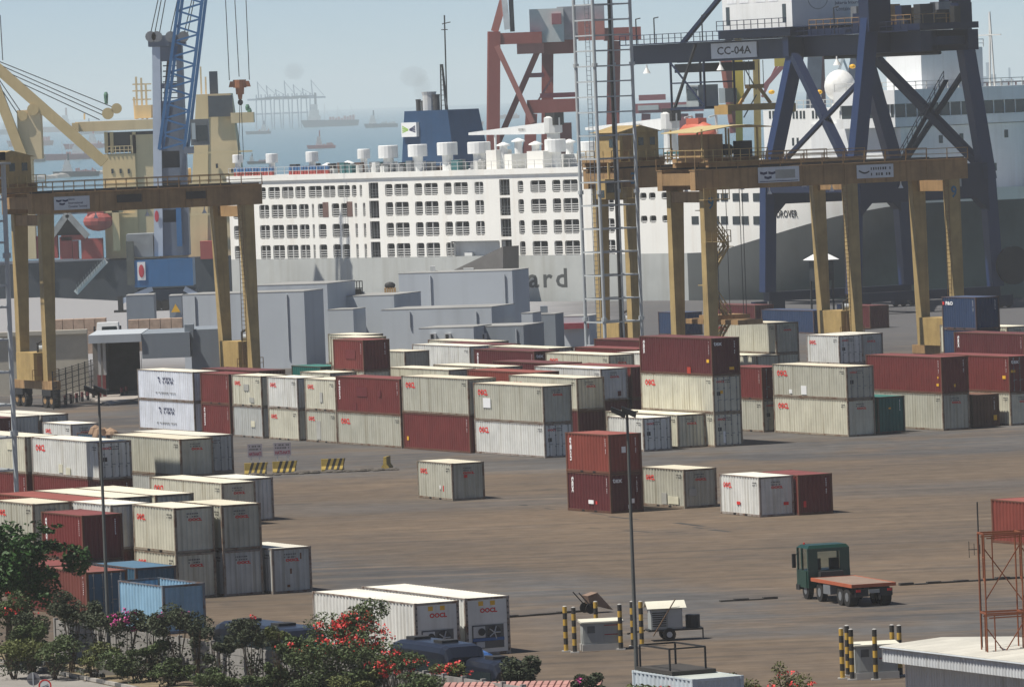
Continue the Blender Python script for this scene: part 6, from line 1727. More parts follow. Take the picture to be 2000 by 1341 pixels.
for i, (p0, h_, w_) in enumerate(((1930, 46, 9), (1940, 30, 16), (1958, 22, 10), (1972, 38, 5), (1912, 20, 12), (1990, 16, 20))):
    D_ = 9000; x = (p0-1000+19)/FPX*D_
    t = MB(); t.box(x-w_, x+w_, D_, D_+20, -2.6, h_*.6); t.box(x-w_*.25, x+w_*.25, D_+4, D_+8, h_*.6+.01, h_); tag(t.build('tower_block', CF), 'faint tower across the bay at the right, %s in the row' % ('tallest', 'second', 'third', 'fourth', 'leftmost', 'rightmost')[i], 'building', 'faint skyline across the bay')
# low breakwater
m = MB(); a, b = P(60, 352, -2.6), P(215, 338, -2.6)
n_ = 26
poly = []
brk = empty('breakwater', a, 0, 'low stone breakwater in the left harbour', 'breakwater')
rr = random.Random(2)
ST = mat('breakwater_stone', (.3, .29, .27), .9, 0, .3)
for i in range(60):
    q_ = (b-a)*(i/59); m = MB(); r_ = rr.uniform(2.0, 4.0); m.ball((q_.x, q_.y+rr.uniform(-3, 3), 0), r_, r_, r_*.55, 6, 4); m.build('rock', ST, brk)
# rungs and a stair inside the open head of the mobile crane tower
Fm = FD(914.0, mc.location.x)
for i in range(9):
    m = MB(); br_(m, Fm, 318, 108+i*10.5, 352, 107+i*10.5, .2, .16); m.build('tower_rung', MT, mc)
m = MB(); br_(m, Fm, 322, 200, 330, 105, .5, .45); m.build('tower_pipe', mat('pipe_tan', (.38, .26, .18)), mc)
# extra masts and rails on the cream ship
Fc = FD(1012.0, cs.location.x)
for (a_, b_) in (((300, 150), (301, 232)), ((388, 130), (390, 184)), ((398, 150), (399, 184)), ((160, 222), (160, 234))):
    m = MB(); br_(m, Fc, a_[0], a_[1], b_[0], b_[1], 6, .25); m.build('mast', CS, cs)
for (p0, p1, y) in ((366, 492, 300), (366, 492, 360), (366, 492, 420), (206, 262, 360), (206, 262, 420)):
    m = MB(); (xa, za), (xb, zb2) = Fc(p0, y), Fc(p1, y-(p1-p0)*.038); m.box(xa, xb, 1.6, 1.9, za-.12, za+.12); m.build('deck_edge', CW, cs)
for (p0, y) in ((216, 330), (232, 330), (248, 330), (420, 320), (450, 330), (430, 390), (460, 400), (216, 390), (240, 390)):
    m = MB(); bx(m, Fc, p0, p0+4, y, y+9, 1.9 if p0 < 300 else 3.0, 2.05 if p0 < 300 else 3.3); m.build('window', GLASS, cs)
# ------------------------------------------------------------------ refrigerated containers in the foreground
REEF = mat('reefer_white', (.66, .67, .64), .5, 0, .1, .07, .8, .4)
def reefer(px, py, label, blue):
    t = container(px, py, 40, 'h', 'white', label, at='nt', end='none', group='refrigerated containers in the foreground', brand=None)
    H = Hc
    m = MB(); m.box(.14, W-.14, .03, .09, .15, 1.55); m.box(.14, W-.14, .03, .09, 1.56, H-.13); m.build('end_wall', REEF, t)
    m = MB()
    for i in range(9):
        for x in (.10, W-.10): m.box(x-.03, x+.03, -.012, .0, .2+i*.3, .28+i*.3)
    m.build('bolt_strip', BLKST, t)['kind'] = 'stuff'
    text('OOCL', RED, t, (.82, .022, H-.78), (1, 0, 0), (0, 0, 1), .24, .95, bold=.05)
    for x, c_ in ((.75, YEL), (1.4, YEL)):
        m = MB(); m.box(x, x+.26, .018, .029, H-.42, H-.2); m.build('warning_label', c_, t)
    # machinery bay
    m = MB(); m.box(.35, W-.35, .012, .028, .35, 1.52); bay = m.build('machinery_bay', mat('reefer_bay', (.10, .105, .11), .7), t)
    m = MB(); m.box(.40, 1.05, -.03, .011, .9, 1.45); m.build('control_box', mat('reefer_box', (.55, .56, .55), .5), bay)
    m = MB(); m.tube((.85, -.06, 1.18), (.85, .01, 1.18), .19, n=14); m.build('dial', BLKST, bay)
    m = MB(); m.tube((1.55, -.04, 1.12), (1.55, .01, 1.12), .36, n=18); f_ = m.build('fan', mat('reefer_fan', (.03, .03, .035), .5), bay)
    m = MB()
    for k in range(5): m.tube((1.55, -.05, 1.12), (1.55+.33*math.cos(k*1.256), -.05, 1.12+.33*math.sin(k*1.256)), .03, n=5)
    m.build('fan_guard', GALV, f_)
    m = MB(); m.box(.36, W-.36, -.05, .011, .72, .87); m.build('duct', mat('duct_blue', (.03, .10, .28), .5) if blue else mat('duct_grey', (.2, .21, .21), .5), bay)
    m = MB(); m.box(.55, 1.0, -.04, .011, .4, .68); m.build('motor', GALV if blue else BLKST, bay)
    return t
reefer(809, 1178, 'nearer refrigerated container with dark machinery end beside the flowering bush', False)
reefer(907.6, 1168, 'refrigerated container on the right with blue duct and yellow warning labels', True)

# ------------------------------------------------------------------ plants
LEAF = mat('leaf_green', (.066, .094, .030), .65, 0, .45, 0, 1.5)
LEAFD = mat('leaf_dark', (.052, .066, .032), .7, 0, .45, 0, 1.5)
LEAFT = mat('leaf_tree', (.030, .085, .014), .6, 0, .45, 0, .9)
LEAFY = mat('leaf_yellowish', (.10, .115, .030), .65, 0, .4, 0, 1.5)
FLR = mat('flower_red', (.62, .055, .05), .6, 0, .25)
FLM = mat('flower_magenta', (.45, .05, .22), .6, 0, .25)
BARK = mat('bark', (.10, .07, .045), .9, 0, .3)
def leaves(rr, n, c, r, size, lobes=7, inner=.35, flat_=0.7):
    """leaf quads spread through a lumpy volume"""
    L_ = [(Vector((rr.gauss(0, .5), rr.gauss(0, .5), rr.gauss(0, .42))), rr.uniform(.35, .6)) for _ in range(lobes)]
    vs, fs = [], []
    for i in range(n):
        lc, lr = L_[rr.randrange(lobes)]
        d = Vector((rr.gauss(0, 1), rr.gauss(0, 1), rr.gauss(0, 1))).normalized()
        p = lc + d*lr*(inner + (1-inner)*rr.random()**.5)
        p = Vector((c[0]+p.x*r[0], c[1]+p.y*r[1], max(.03, c[2]+p.z*r[2])))
        a = Vector((rr.gauss(0, 1), rr.gauss(0, 1), rr.gauss(0, .6))).normalized()
        b = a.cross(Vector((rr.gauss(0, 1), rr.gauss(0, 1), rr.gauss(0, 1)))).normalized()
        s_ = size*rr.uniform(.55, 1.3)
        k = len(vs)
        vs += [p-a*s_, p+b*s_*.45, p+a*s_, p-b*s_*.45]
        fs.append((k, k+1, k+2, k+3))
    m = MB(); m.add(vs, fs); return m
def stems(rr, n, c, r):
    m = MB()
    for i in range(n):
        a = rr.uniform(0, 6.28)
        m.tube((c[0]+rr.uniform(-.15, .15), c[1]+rr.uniform(-.15, .15), 0), (c[0]+math.cos(a)*r[0]*.6, c[1]+math.sin(a)*r[1]*.6, c[2]+rr.uniform(-.1, .5)*r[2]), .035, .012, n=5)
    return m
NB = [0]
def bush(px, py, rpx, rzpx, label, D=None, lf=None, n=900, size=.10, fl=None, nf=0, cat='bush', zc=None):
    """a bush whose crown centre shows at a picture point, at distance D"""
    NB[0] += 1
    rr = random.Random(NB[0]*13)
    p = PD(px, py, D); s_ = FPX/D
    t = empty('bush', (p.x, D, 0), 0, label, cat, 'shrubs along the wall')
    r = (rpx/s_*.93, rpx/s_*.75, rzpx/s_*.86)
    m = stems(rr, 7, (0, 0, p.z), r); m.build('stem', BARK, t)['kind'] = 'stuff'
    m = leaves(rr, int(n*2.6), (0, 0, p.z), r, size*.85, lobes=max(6, int(rpx/5))); m.build('foliage', lf or LEAF, t, fix=False)
    # skirt of foliage towards the ground
    if p.z > r[2]:
        m = leaves(rr, int(n*.28), (0, 0, p.z*.45), (r[0]*.8, r[1]*.8, p.z*.45), size); m.build('foliage', LEAFD, t, fix=False)
    if fl:
        m = MB()
        for k in range(int(nf*.42)):
            d = Vector((rr.gauss(0, 1), -abs(rr.gauss(0, 1)), rr.gauss(.25, .8))).normalized()
            c_ = Vector((d.x*r[0]*rr.uniform(.5, 1.12), d.y*r[1]*rr.uniform(.6, 1.1), max(.1, p.z+d.z*r[2]*rr.uniform(.3, 1.1))))
            for j in range(rr.randrange(8, 22)):
                q_ = c_+Vector((rr.gauss(0, .11), rr.gauss(0, .11), rr.gauss(0, .07)))
                a = Vector((rr.gauss(0, 1), rr.gauss(0, 1), rr.gauss(0, 1))).normalized()*.065; b = a.cross(Vector((rr.gauss(0, 1), rr.gauss(0, 1), 1))).normalized()*.055
                m.add([q_-a, q_+b, q_+a, q_-b], [(0, 1, 2, 3)])
        f_ = m.build('flowers', fl, t, fix=False); f_['kind'] = 'stuff'
    return t

# ------------------------------------------------------------------ precast wall along the roadside
w0 = Vector((-18.5, 327.5, 0))
WALLM = mat('precast_grey', (.27, .26, .245), .9, 0, .2, .0, .8, .6, dirt=(.07, .068, .06))
wall = empty('precast_wall', w0, YAW, 'grey precast panel wall overgrown with shrubs along the roadside', 'wall')
for i in range(-6, 26):
    y = -i*2.0
    m = MB(); m.box(-.11, .11, y-.09, y+.09, 0, 2.0); m.build('wall_post', WALLM, wall)
    for k in range(4):
        m = MB(); m.box(-.045, .045, y-1.905, y-.095, .02+k*.475, .47+k*.475); m.build('wall_panel', WALLM, wall)
# kerb, pavement strip and road at the lower left
c0, c1 = P(-60, 1283), P(330, 1362)
kd = (c1-c0).normalized(); kn = Vector((kd.y, -kd.x, 0))
if kn.dot(Vector((-1, -1, 0))) < 0: kn = -kn
m = MB(); m.prism([(v.x, v.y) for v in (c0, c1, c1-kn*2.6, c0-kn*2.6)], 0, .05); tag(m.build('verge', mat('verge_soil', (.20, .16, .10), .95, 0, .35, 0, 2)), kind='structure')
m = MB(); m.prism([(v.x, v.y) for v in (c0+kn*.01, c1+kn*.01, c1+kn*14, c0+kn*14)], 0, .006); tag(m.build('road', mat('road_pale', (.25, .235, .215), .9, 0, .15, 0, .6)), kind='structure')
KBM = mat('kerb_pale', (.34, .32, .29), .9, 0, .2); KBD = mat('kerb_dark', (.10, .10, .10), .9, 0, .2)
kb = empty('kerb', c0, 0, 'roadside kerb painted in pale and dark blocks at the lower left', 'kerb')
nk = int((c1-c0).length/.9)
for i in range(nk):
    a, b = kd*(i*.9), kd*(i*.9+.88)
    m = MB(); m.prism([(v.x, v.y) for v in (a-kn*.2, b-kn*.2, b, a)], .007, .2); m.build('kerb_stone', KBD if i % 3 == 1 else KBM, kb)
for i in range(5):
    a = c0-kn*(1.0+.2*(i % 2))+kd*(4+i*3.0); m = MB(); d_ = kd*1.4
    m.prism([(v.x, v.y) for v in (a, a+d_, a+d_-kn*.3, a-kn*.3)], .051, .22); tag(m.build('concrete_slab', KBD), ('first', 'second', 'third', 'fourth', 'fifth')[i] + ' loose concrete slab from the left on the verge', 'slab', 'loose slabs on the verge')
# round road signs at the lower left corner
for i, (px, py, lab) in enumerate(((65, 1325, 'round grey sign seen from behind at the lower left corner'), (88, 1338, 'round red-rimmed road sign at the lower left corner'))):
    D_ = 312+i*.6; p = PD(px, py, D_)
    t = empty('road_sign', (p.x, D_, 0), R(180 if i == 0 else 0), lab, 'sign')
    m = MB(); m.tube((0, 0, 0), (0, 0, p.z+.3), .03, n=6); m.build('pole', GALV, t)
    m = MB(); m.tube((0, -.05, p.z), (0, -.03, p.z), .31, n=24); m.build('disc', flat('sign_back', (.22, .22, .23)) if i == 0 else PLATE_W, t)
    if i:
        m = MB()
        for k in range(24):
            a, b = k*math.pi/12, (k+1)*math.pi/12
            m.add([(r_*math.cos(v), -.054, p.z+r_*math.sin(v)) for v, r_ in ((a, .31), (b, .31), (b, .24), (a, .24))], [(0, 1, 2, 3)])
        m.build('rim', RED, t)
        m = MB(); m.bar((-.15, -.056, p.z-.06), (.15, -.056, p.z+.06), .1, .01); m.tube((-.1, -.06, p.z-.1), (-.1, -.055, p.z-.1), .07, n=10); m.tube((.12, -.06, p.z-.1), (.12, -.055, p.z-.1), .07, n=10); m.build('symbol', BLK, t)
    else:
        m = MB(); m.bar((-.28, .0, p.z), (.28, .0, p.z), .03); m.build('brace', BLKST, t)

# shrubs: over the wall, in front of it, flowering ones
bush(20, 1195, 52, 48, 'red-flowering shrub below the leafy tree at the left edge', D=331, n=1300, fl=FLR, nf=34)
bush(135, 1195, 46, 36, 'dark olive shrub over the wall below the dusty red container', D=328, lf=LEAFD, n=1300)
bush(190, 1200, 36, 34, 'dark shrub left of the roadside lamp post', D=327, lf=LEAFD, n=900)
bush(245, 1212, 50, 36, 'shrub with magenta flowers in front of the light blue open container', D=325, lf=LEAFD, n=1200, fl=FLM, nf=26)
bush(345, 1215, 52, 44, 'dark shrub in front of the light blue container corner', D=321.5, lf=LEAFD, n=1500, fl=FLM, nf=5)
bush(385, 1240, 26, 28, 'small dark shrub right of the light blue container', D=319, lf=LEAFD, n=500)
bush(490, 1232, 46, 36, 'rounded dark shrub before the navy bus roof', D=313.5, lf=LEAFD, n=1400, fl=FLR, nf=4)
bush(685, 1245, 96, 66, 'large sprawling bush covered with red flowers in the middle foreground', D=303.5, lf=LEAF, n=4200, fl=FLR, nf=150)
bush(770, 1300, 72, 44, 'lower part of red-flowering growth right of the large bush', D=300.5, lf=LEAF, n=1700, fl=FLR, nf=50)
bush(880, 1308, 44, 22, 'low red-flowering growth before the navy vans', D=298, lf=LEAFY, n=700, fl=FLR, nf=22)
bush(1000, 1312, 44, 36, 'round dark bush right of the red tile roof', D=296.5, lf=LEAFD, n=1700)
bush(1145, 1336, 32, 24, 'small dark bush left of the pale office container', D=290, lf=LEAFD, n=800, fl=FLM, nf=4)
bush(1310, 1345, 60, 16, 'low red-flowering creeper in front of the pale office container', D=285, lf=LEAFY, n=400, fl=FLR, nf=22)
bush(1545, 1330, 44, 40, 'thin pale green creeper with red flowers left of the striped posts', D=286, lf=LEAFY, n=420, fl=FLR, nf=14, size=.08)
bush(1450, 1342, 40, 20, 'low creeper with sparse red flowers at the bottom edge', D=285, lf=LEAFY, n=260, fl=FLR, nf=12, size=.08)
bush(60, 1215, 40, 30, 'dark tangled shrub at the wall foot below the tree', D=329.5, lf=LEAFD, n=1000)
bush(300, 1225, 34, 30, 'dark shrub between the magenta and the corner shrubs', D=323, lf=LEAFD, n=900)
bush(430, 1262, 34, 26, 'dark shrub hanging over the wall at its middle', D=316, lf=LEAFD, n=900)
bush(575, 1265, 44, 32, 'olive shrub left of the large flowering bush', D=308, lf=LEAF, n=1200, fl=FLR, nf=14)
bush(540, 1240, 24, 22, 'small green tuft above the wall before the teal van', D=310.5, lf=LEAFY, n=400)
low = [(25, 1262, 60, 30, 326), (105, 1268, 50, 28, 325), (180, 1276, 42, 24, 323.5), (262, 1290, 50, 24, 321), (335, 1306, 46, 22, 318.5), (420, 1325, 50, 20, 314), (520, 1330, 54, 22, 308.5), (610, 1330, 50, 22, 304), (700, 1335, 60, 26, 300), (60, 1240, 44, 32, 328.5), (545, 1300, 20, 30, 307.5), (600, 1290, 26, 26, 305), (300, 1262, 24, 22, 321.5), (820, 1338, 60, 24, 296.5)]
where = ['at the far left corner of the verge', 'left of the roadside lamp post block', 'just behind the lamp post block', 'right of the lamp post block', 'under the dark shrub at mid wall', 'near the middle of the wall foot', 'left of the large flowering bush', 'at the left foot of the flowering bush', 'at the right foot of the flowering bush', 'against the wall below the tree', 'climbing a wall post between bare panels', 'covering a wall post left of the flowering bush', 'against the wall behind the lamp post', 'at the bottom edge below the vans']
for (a, b) in zip(low, where):
    bush(a[0], a[1], a[2], a[3], 'low green scrub ' + b, D=a[4], lf=random.choice((LEAF, LEAFY, LEAF)), n=1000, size=.10, cat='scrub')

# leafy tree at the left edge
def tree(px, py, D, rx, rz, label):
    p = PD(px, py, D); s_ = FPX/D
    t = empty('leafy_tree', (p.x, D, 0), 0, label, 'tree')
    rr = random.Random(42)
    m = MB(); m.tube((0, 0, 0), (.1, .1, p.z*.6), .2, .13, n=8)
    for i in range(9):
        a = rr.uniform(0, 6.28); m.tube((.1, .1, p.z*rr.uniform(.4, .6)), (math.cos(a)*rx/s_*.8, math.sin(a)*rx/s_*.7, p.z+rr.uniform(-.5, .7)*rz/s_), .08, .02, n=6)
    m.build('trunk', BARK, t)
    m = leaves(rr, 11000, (0, 0, p.z), (rx/s_*1.05, rx/s_*.9, rz/s_), .15, lobes=18, inner=.25); m.build('crown', LEAFT, t, fix=False)
    m = MB()
    for i in range(16):                                          # twigs of leaves reaching out
        a = rr.uniform(-.6, .9); q_ = leaves(rr, 190, (math.cos(a)*rx/s_*rr.uniform(.7, 1.25), -.3+rr.uniform(-.6, .6), p.z+rr.uniform(-.9, .9)*rz/s_), (.85, .6, .3), .12, lobes=6)
        m.add(q_.v, q_.f)
    m.build('outer_sprays', LEAFT, t, fix=False)['kind'] = 'stuff'
tree(10, 1105, 334, 78, 82, 'broad leafy green tree at the left edge above the wall')

# ------------------------------------------------------------------ parked buses and vans behind the wall
NVY = mat('bus_navy', (.014, .018, .03), .28, 0, .15, 0, .6, .2, spec=.5)
def bus(px, py, z, L_, Wd, H_, label, col, name='bus', cat='bus', hatches=2, glass=GLASS):
    """px,py: far left corner of the roof as seen"""
    o = P(px, py, H_); o = o + DN*L_; o.z = 0
    t = empty(name, o, YAW, label, cat, 'vehicles parked behind the wall')
    pr = [(0, 1.5), (.02, H_-.35), (.12, H_-.12), (.35, H_), (Wd-.35, H_), (Wd-.12, H_-.12), (Wd-.02, H_-.35), (Wd, 1.5), (Wd, .35), (0, .35)]
    st_ = [(0, .80, .06), (.25, .97, .02), (.7, 1.0, 0), (L_*.5, 1.01, 0), (L_-1.1, 1.0, 0), (L_-.5, .95, .03), (L_, .66, .1)]
    m = MB(); k_ = len(pr); vs_ = []
    for (yy, hs_, ins) in st_:
        vs_ += [(Wd/2+(x-Wd/2)*(1-ins), yy, zz if zz < .6 else zz*hs_) for x, zz in pr]
    fs_ = [(i*k_+j, i*k_+(j+1) % k_, (i+1)*k_+(j+1) % k_, (i+1)*k_+j) for i in range(len(st_)-1) for j in range(k_)] + [tuple(range(k_-1, -1, -1)), tuple(range((len(st_)-1)*k_, len(st_)*k_))]
    m.add(vs_, fs_); m.build('body', col, t)
    for x in (-.008, Wd):
        m = MB(); m.box(x, x+.008, .4, L_-.4, H_*.48, H_*.76); m.build('side_window', glass, t)
    m = MB(); m.box(.25, Wd-.25, -.012, .04, H_*.5, H_*.74); m.build('rear_window', glass, t)
    for i in range(hatches):
        y = L_*(.25+.45*i); m = MB(); m.box(Wd*.3, Wd*.7, y, y+.9, H_-.01, H_+.13); m.build('roof_hatch', BLKST, t)
    for x in (.05, Wd-.3):
        for y in (L_*.18, L_*.8):
            m = MB(); m.tube((x, y, .42), (x+.25, y, .42), .42, n=12); m.build('wheel', TYRE, t)
    return t
bus(408, 1210, 3, 9.0, 2.3, 2.8, 'long navy bus roof behind the round dark shrub', NVY)
bus(750, 1246, 3, 6.6, 2.1, 2.7, 'navy bus with dark roof hatches in front of the refrigerated containers', NVY)
bus(822, 1264, 1, 4.6, 1.75, 1.95, 'glossy bright blue van beside the navy bus', mat('van_blue', (.05, .13, .35), .2, 0, .1, spec=.6), 'van', 'van', 0)
bus(872, 1280, 1, 5.0, 1.9, 2.1, 'dark navy van nearest the red tile roof', NVY, 'van', 'van', 1)
bus(505, 1247, 1, 5.0, 1.8, 2.1, 'teal green van half hidden behind the wall shrubs', mat('van_teal', (.02, .16, .13), .35, 0, .15, spec=.5), 'van', 'van', 0)
# low red tile roof hut
o = PD(1010, 1334, 292); 
t = empty('tiled_hut', (o.x, 291, 0), R(-14), 'small hut with a faded red tile roof at the bottom edge', 'hut')
m = MB(); m.box(-3.3, 3.3, 0, 2.0, 0, o.z-.55); m.build('wall', WALLM, t)
TL = mat('tile_red', (.40, .215, .19), .85, 0, .25, 0, 2)
for i in range(24):
    for k in range(4):
        x = -3.6+i*.3; m = MB(); y0, y1 = -.4+k*.42, .04+k*.42; z0, z1 = o.z-.5+k*.13, o.z-.37+k*.13
        m.hexa([(x, y0, z0), (x+.28, y0, z0), (x+.28, y1, z1), (x, y1, z1)], [(x+.03, y0, z0+.07), (x+.25, y0, z0+.07), (x+.25, y1, z1+.06), (x+.03, y1, z1+.06)]); m.build('roof_tile', TL, t)
# ------------------------------------------------------------------ truck
GRN = mat('truck_green', (.009, .046, .033), .35, 0, .12, .02, 1, .15, spec=.5)
BED = mat('truck_bed_steel', (.25, .18, .14), .75, 0, .25, .12, 1.2)
ORG = mat('truck_bed_orange', (.42, .11, .05), .6, 0, .15, .08)
TA = R(17)
# origin: rear left corner of the bed, on the ground
o = P(1663, 1142, 1.2); o.z = 0
tk = empty('flatbed_truck', o, TA, 'green cab flatbed truck with an orange-edged empty bed driving away', 'truck')
BL, BW, BZ = 6.4, 2.5, 1.2
for i in range(8):
    m = MB(); m.box(.06, BW-.06, i*.8+.01, i*.8+.79, BZ-.05, BZ); m.build('bed_plank', BED, tk)
m = MB(); m.box(0, .06, 0, BL, BZ-.16, BZ+.02); m.box(BW-.06, BW, 0, BL, BZ-.16, BZ+.02); m.box(.061, BW-.061, 0, .06, BZ-.16, BZ+.02); m.box(.061, BW-.061, BL-.06, BL, BZ-.16, BZ+.02); m.build('bed_edge', ORG, tk)
m = MB(); m.box(.75, .95, .1, 8.4, BZ-.45, BZ-.17); m.box(1.55, 1.75, .1, 8.4, BZ-.45, BZ-.17)
for y in (.3, 2, 4, 6): m.box(.1, BW-.1, y, y+.1, BZ-.17, BZ-.06)
m.build('chassis', BLKST, tk)
for y, tw in ((1.0, 2), (2.05, 2), (5.3, 1), (7.5, 1)):
    for x in (.08, BW-.08-.5):
        ww = .5 if tw == 2 else .3
        xx = x if (x < 1 or tw == 2) else x+.2
        m = MB(); m.tube((xx, y, .5), (xx+ww, y, .5), .5, n=18); w_ = m.build('wheel', TYRE, tk)
        m = MB(); m.tube((xx-.01, y, .5), (xx+ww+.01, y, .5), .24, n=12); m.build('rim', STEEL, w_)
m = MB(); m.box(.2, .95, .02, .12, .55, .95); m.box(BW-.95, BW-.2, .02, .12, .55, .95); m.build('mudflap', BLKST, tk)
m = MB(); m.box(.95, 1.55, -.03, .0, .72, .92); m.build('number_plate', PLATE_G, tk)
for x in (.25, BW-.5):
    m = MB(); m.box(x, x+.25, -.03, .0, .8, .92); m.build('tail_lamp', RED, tk)
m = MB(); m.box(-.02, .5, 3.3, 4.4, .5, .98); m.build('fuel_tank', STEEL, tk)
# cab with real openings
c0, c1, z0, z1 = 6.9, 8.75, .62, 2.85
m = MB(); m.box(.05, BW-.05, c0, c1, z0, 1.55)                          # lower body
m.hexa([(.06, c0+.03, z1-.12), (BW-.06, c0+.03, z1-.12), (BW-.06, c1-.04, z1-.12), (.06, c1-.04, z1-.12)], [(.2, c0+.12, z1+.05), (BW-.2, c0+.12, z1+.05), (BW-.2, c1-.35, z1+.05), (.2, c1-.35, z1+.05)])
for x in (.06, BW-.16):
    for y in (c0+.02, c0+1.0, c1-.16): m.box(x, x+.1, y, y+.12, 1.55, z1-.12)
m.box(.16, .62, c0+.02, c0+.08, 1.55, z1-.12); m.box(BW-.62, BW-.16, c0+.02, c0+.08, 1.55, z1-.12); m.box(.62, BW-.62, c0+.02, c0+.08, z1-.3, z1-.12)
cab_ = m.build('cab', GRN, tk)
GLT = bpy.data.materials.new('clear_glass'); GLT.use_nodes = True
_b = GLT.node_tree.nodes['Principled BSDF']; _b.inputs['Transmission Weight'].default_value = 1.0; _b.inputs['Roughness'].default_value = .02; _b.inputs['IOR'].default_value = 1.1; _b.inputs['Base Color'].default_value = (.75, .82, .8, 1)
for nm, a in (('rear_window', (.62, BW-.62, c0+.04, c0+.05, 1.56, z1-.31)), ('windscreen', (.17, BW-.17, c1-.1, c1-.09, 1.56, z1-.13)), ('side_window', (.09, .10, c0+.15, c1-.17, 1.56, z1-.13)), ('side_window', (BW-.10, BW-.09, c0+.15, c1-.17, 1.56, z1-.13))):
    m = MB(); m.box(*a); m.build(nm, GLT, cab_)
for x in (.45, 1.5):
    m = MB(); m.box(x, x+.55, c0+.6, c0+.75, 1.3, 2.15); m.build('seat', BLKST, cab_)
m = MB(); m.box(-.28, -.08, c1-.3, c1-.2, 1.65, 2.4); m.bar((-.12, c1-.3, 2.3), (.08, c1-.3, 2.5), .03); m.build('mirror', BLKST, cab_)
m = MB(); m.box(.0, .05, c1-.5, c1+.05, .45, .75); m.box(.05, BW-.05, c1+.001, c1+.06, .45, .8); m.build('bumper', BLKST, tk)
m = MB(); m.tube((.35, c1-.5, z1), (.35, c1-.5, z1+.14), .06, n=8); m.build('beacon', RED, cab_)
m = MB(); m.box(.6, 1.9, 6.45, 6.85, .7, 1.5); m.build('engine_hump', BLKST, tk)
m = MB(); m.box(.0, .06, c0+.2, c0+1.1, .63, 1.5); m.build('door', GRN, cab_)

# ------------------------------------------------------------------ electrical cabinets, striped posts, generator trailer
CAB = mat('cabinet_grey', (.34, .36, .35), .6, 0, .1, .04, 1, .3)
def cabinet(px, py, label, w=1.95, d=.9, h=1.38, yaw=0.0):
    t = empty('electrical_cabinet', P(px, py), YAW+R(yaw), label, 'cabinet', 'electrical cabinets between striped posts')
    m = MB(); m.box(-.05, w+.05, -.05, d+.05, 0, .32); m.build('plinth', MATS['concrete'], t)
    m = MB(); m.box(0, w, 0, d, .32, h); bd = m.build('housing', CAB, t)
    m = MB(); m.hexa([(-.1, -.12, h+.002), (w+.1, -.12, h+.002), (w+.1, d+.1, h+.03), (-.1, d+.1, h+.03)], [(-.1, -.12, h+.07), (w+.1, -.12, h+.07), (w+.1, d+.1, h+.15), (-.1, d+.1, h+.15)]); m.build('lid', mat('cabinet_lid', (.62, .6, .5), .7, 0, .1), t)
    for x in (.08, w*.52):
        m = MB(); m.box(x, x+w*.42, -.018, -.002, .4, h-.08); m.build('door', CAB, bd)
    m = MB(); m.box(.22, .6, -.03, -.019, h-.5, h-.15); m.build('meter_window', mat('meter_dark', (.12, .13, .13)), bd)
    m = MB(); m.box(w*.55, w*.92, -.03, -.019, h-.16, h-.11); m.box(w*.55, w*.92, -.03, -.019, h-.62, h-.57); m.build('red_strip', mat('strip_red', (.3, .06, .06)), bd)
    return t
cabinet(1140, 1271, 'grey electrical cabinet between striped posts left of the trailer', yaw=-18)
cabinet(1674, 1327, 'grey electrical cabinet between striped posts beside the corrugated shed', yaw=-18, h=1.55)
SY, SBK = mat('stripe_yellow', (.48, .30, .05), .6, 0, .15, .1, 2), mat('stripe_black', (.03, .028, .026), .7)
def striped_post(px, py, label, h=2.3, flip=0):
    t = empty('striped_post', P(px, py), 0, label, 'post', 'yellow and black guard posts')
    m = MB(); m.box(-.22, .22, -.22, .22, 0, .06); m.build('base_plate', MATS['concrete'], t)
    n_ = 7
    for i in range(n_):
        m = MB(); m.tube((0, 0, .06+i*(h-.06)/n_), (0, 0, .06+(i+1)*(h-.06)/n_-.001), .11, n=12); m.build('stripe', SBK if (i+flip) % 2 else SY, t)
    m = MB(); m.lathe([(.11, h), (.06, h+.04)], (0, 0, 0), 12); m.build('cap', MATS['concrete'], t)
for (px, py, lab) in ((1106, 1272, 'leftmost striped post, next to the left cabinet'), (1123, 1274, 'second striped post from the left, touching the left cabinet'), (1166, 1262, 'striped post standing behind the left cabinet'), (1213, 1268, 'striped post at the right corner of the left cabinet'), (1237, 1262, 'striped post just right of the thin lamp post'), (1254, 1262, 'striped post nearest the trailer drawbar'),
                      (1646, 1325, 'leftmost striped post of the right hand set'), (1657, 1319, 'striped post half hidden in the right hand set'), (1665, 1327, 'front striped post of the right hand set'), (1711, 1327, 'striped post in front of the right cabinet'), (1745, 1318, 'striped post by the shed corner, left of two'), (1759, 1319, 'striped post by the shed corner, right of two')):
    striped_post(px, py, lab, 2.35 if px > 1500 else 2.25, flip=px % 2)
# generator trailer
g0 = P(1272, 1253)
tr = empty('generator_trailer', g0, R(8), 'two-wheeled trailer carrying a pale generator box and a black drum', 'trailer')
m = MB(); m.box(-.1, 2.7, .1, 1.2, .5, .6); m.bar((-.2, .65, .55), (-1.1, .65, .42), .08); m.bar((2.7, .3, .5), (2.7, .3, .05), .06); m.build('chassis', BLKST, tr)
for y in (.0, 1.2):
    m = MB(); m.tube((.95, y, .33), (.95, y+.16, .33), .33, n=16); w_ = m.build('wheel', TYRE, tr)
    m = MB(); m.tube((.95, y-.01, .33), (.95, y+.17, .33), .15, n=10); m.build('rim', GALV, w_)
m = MB(); m.box(.05, 1.65, .12, 1.15, .601, 1.65); bx_ = m.build('generator_box', CAB, tr)
m = MB(); m.extr([(-.15, -.05, 1.66), (-.15, .62, 2.0), (-.15, 1.3, 1.7), (-.15, 1.3, 1.66), (-.15, .62, 1.96)], (2.0, 0, 0)); m.build('roof', MATS['cabinet_lid'], tr)
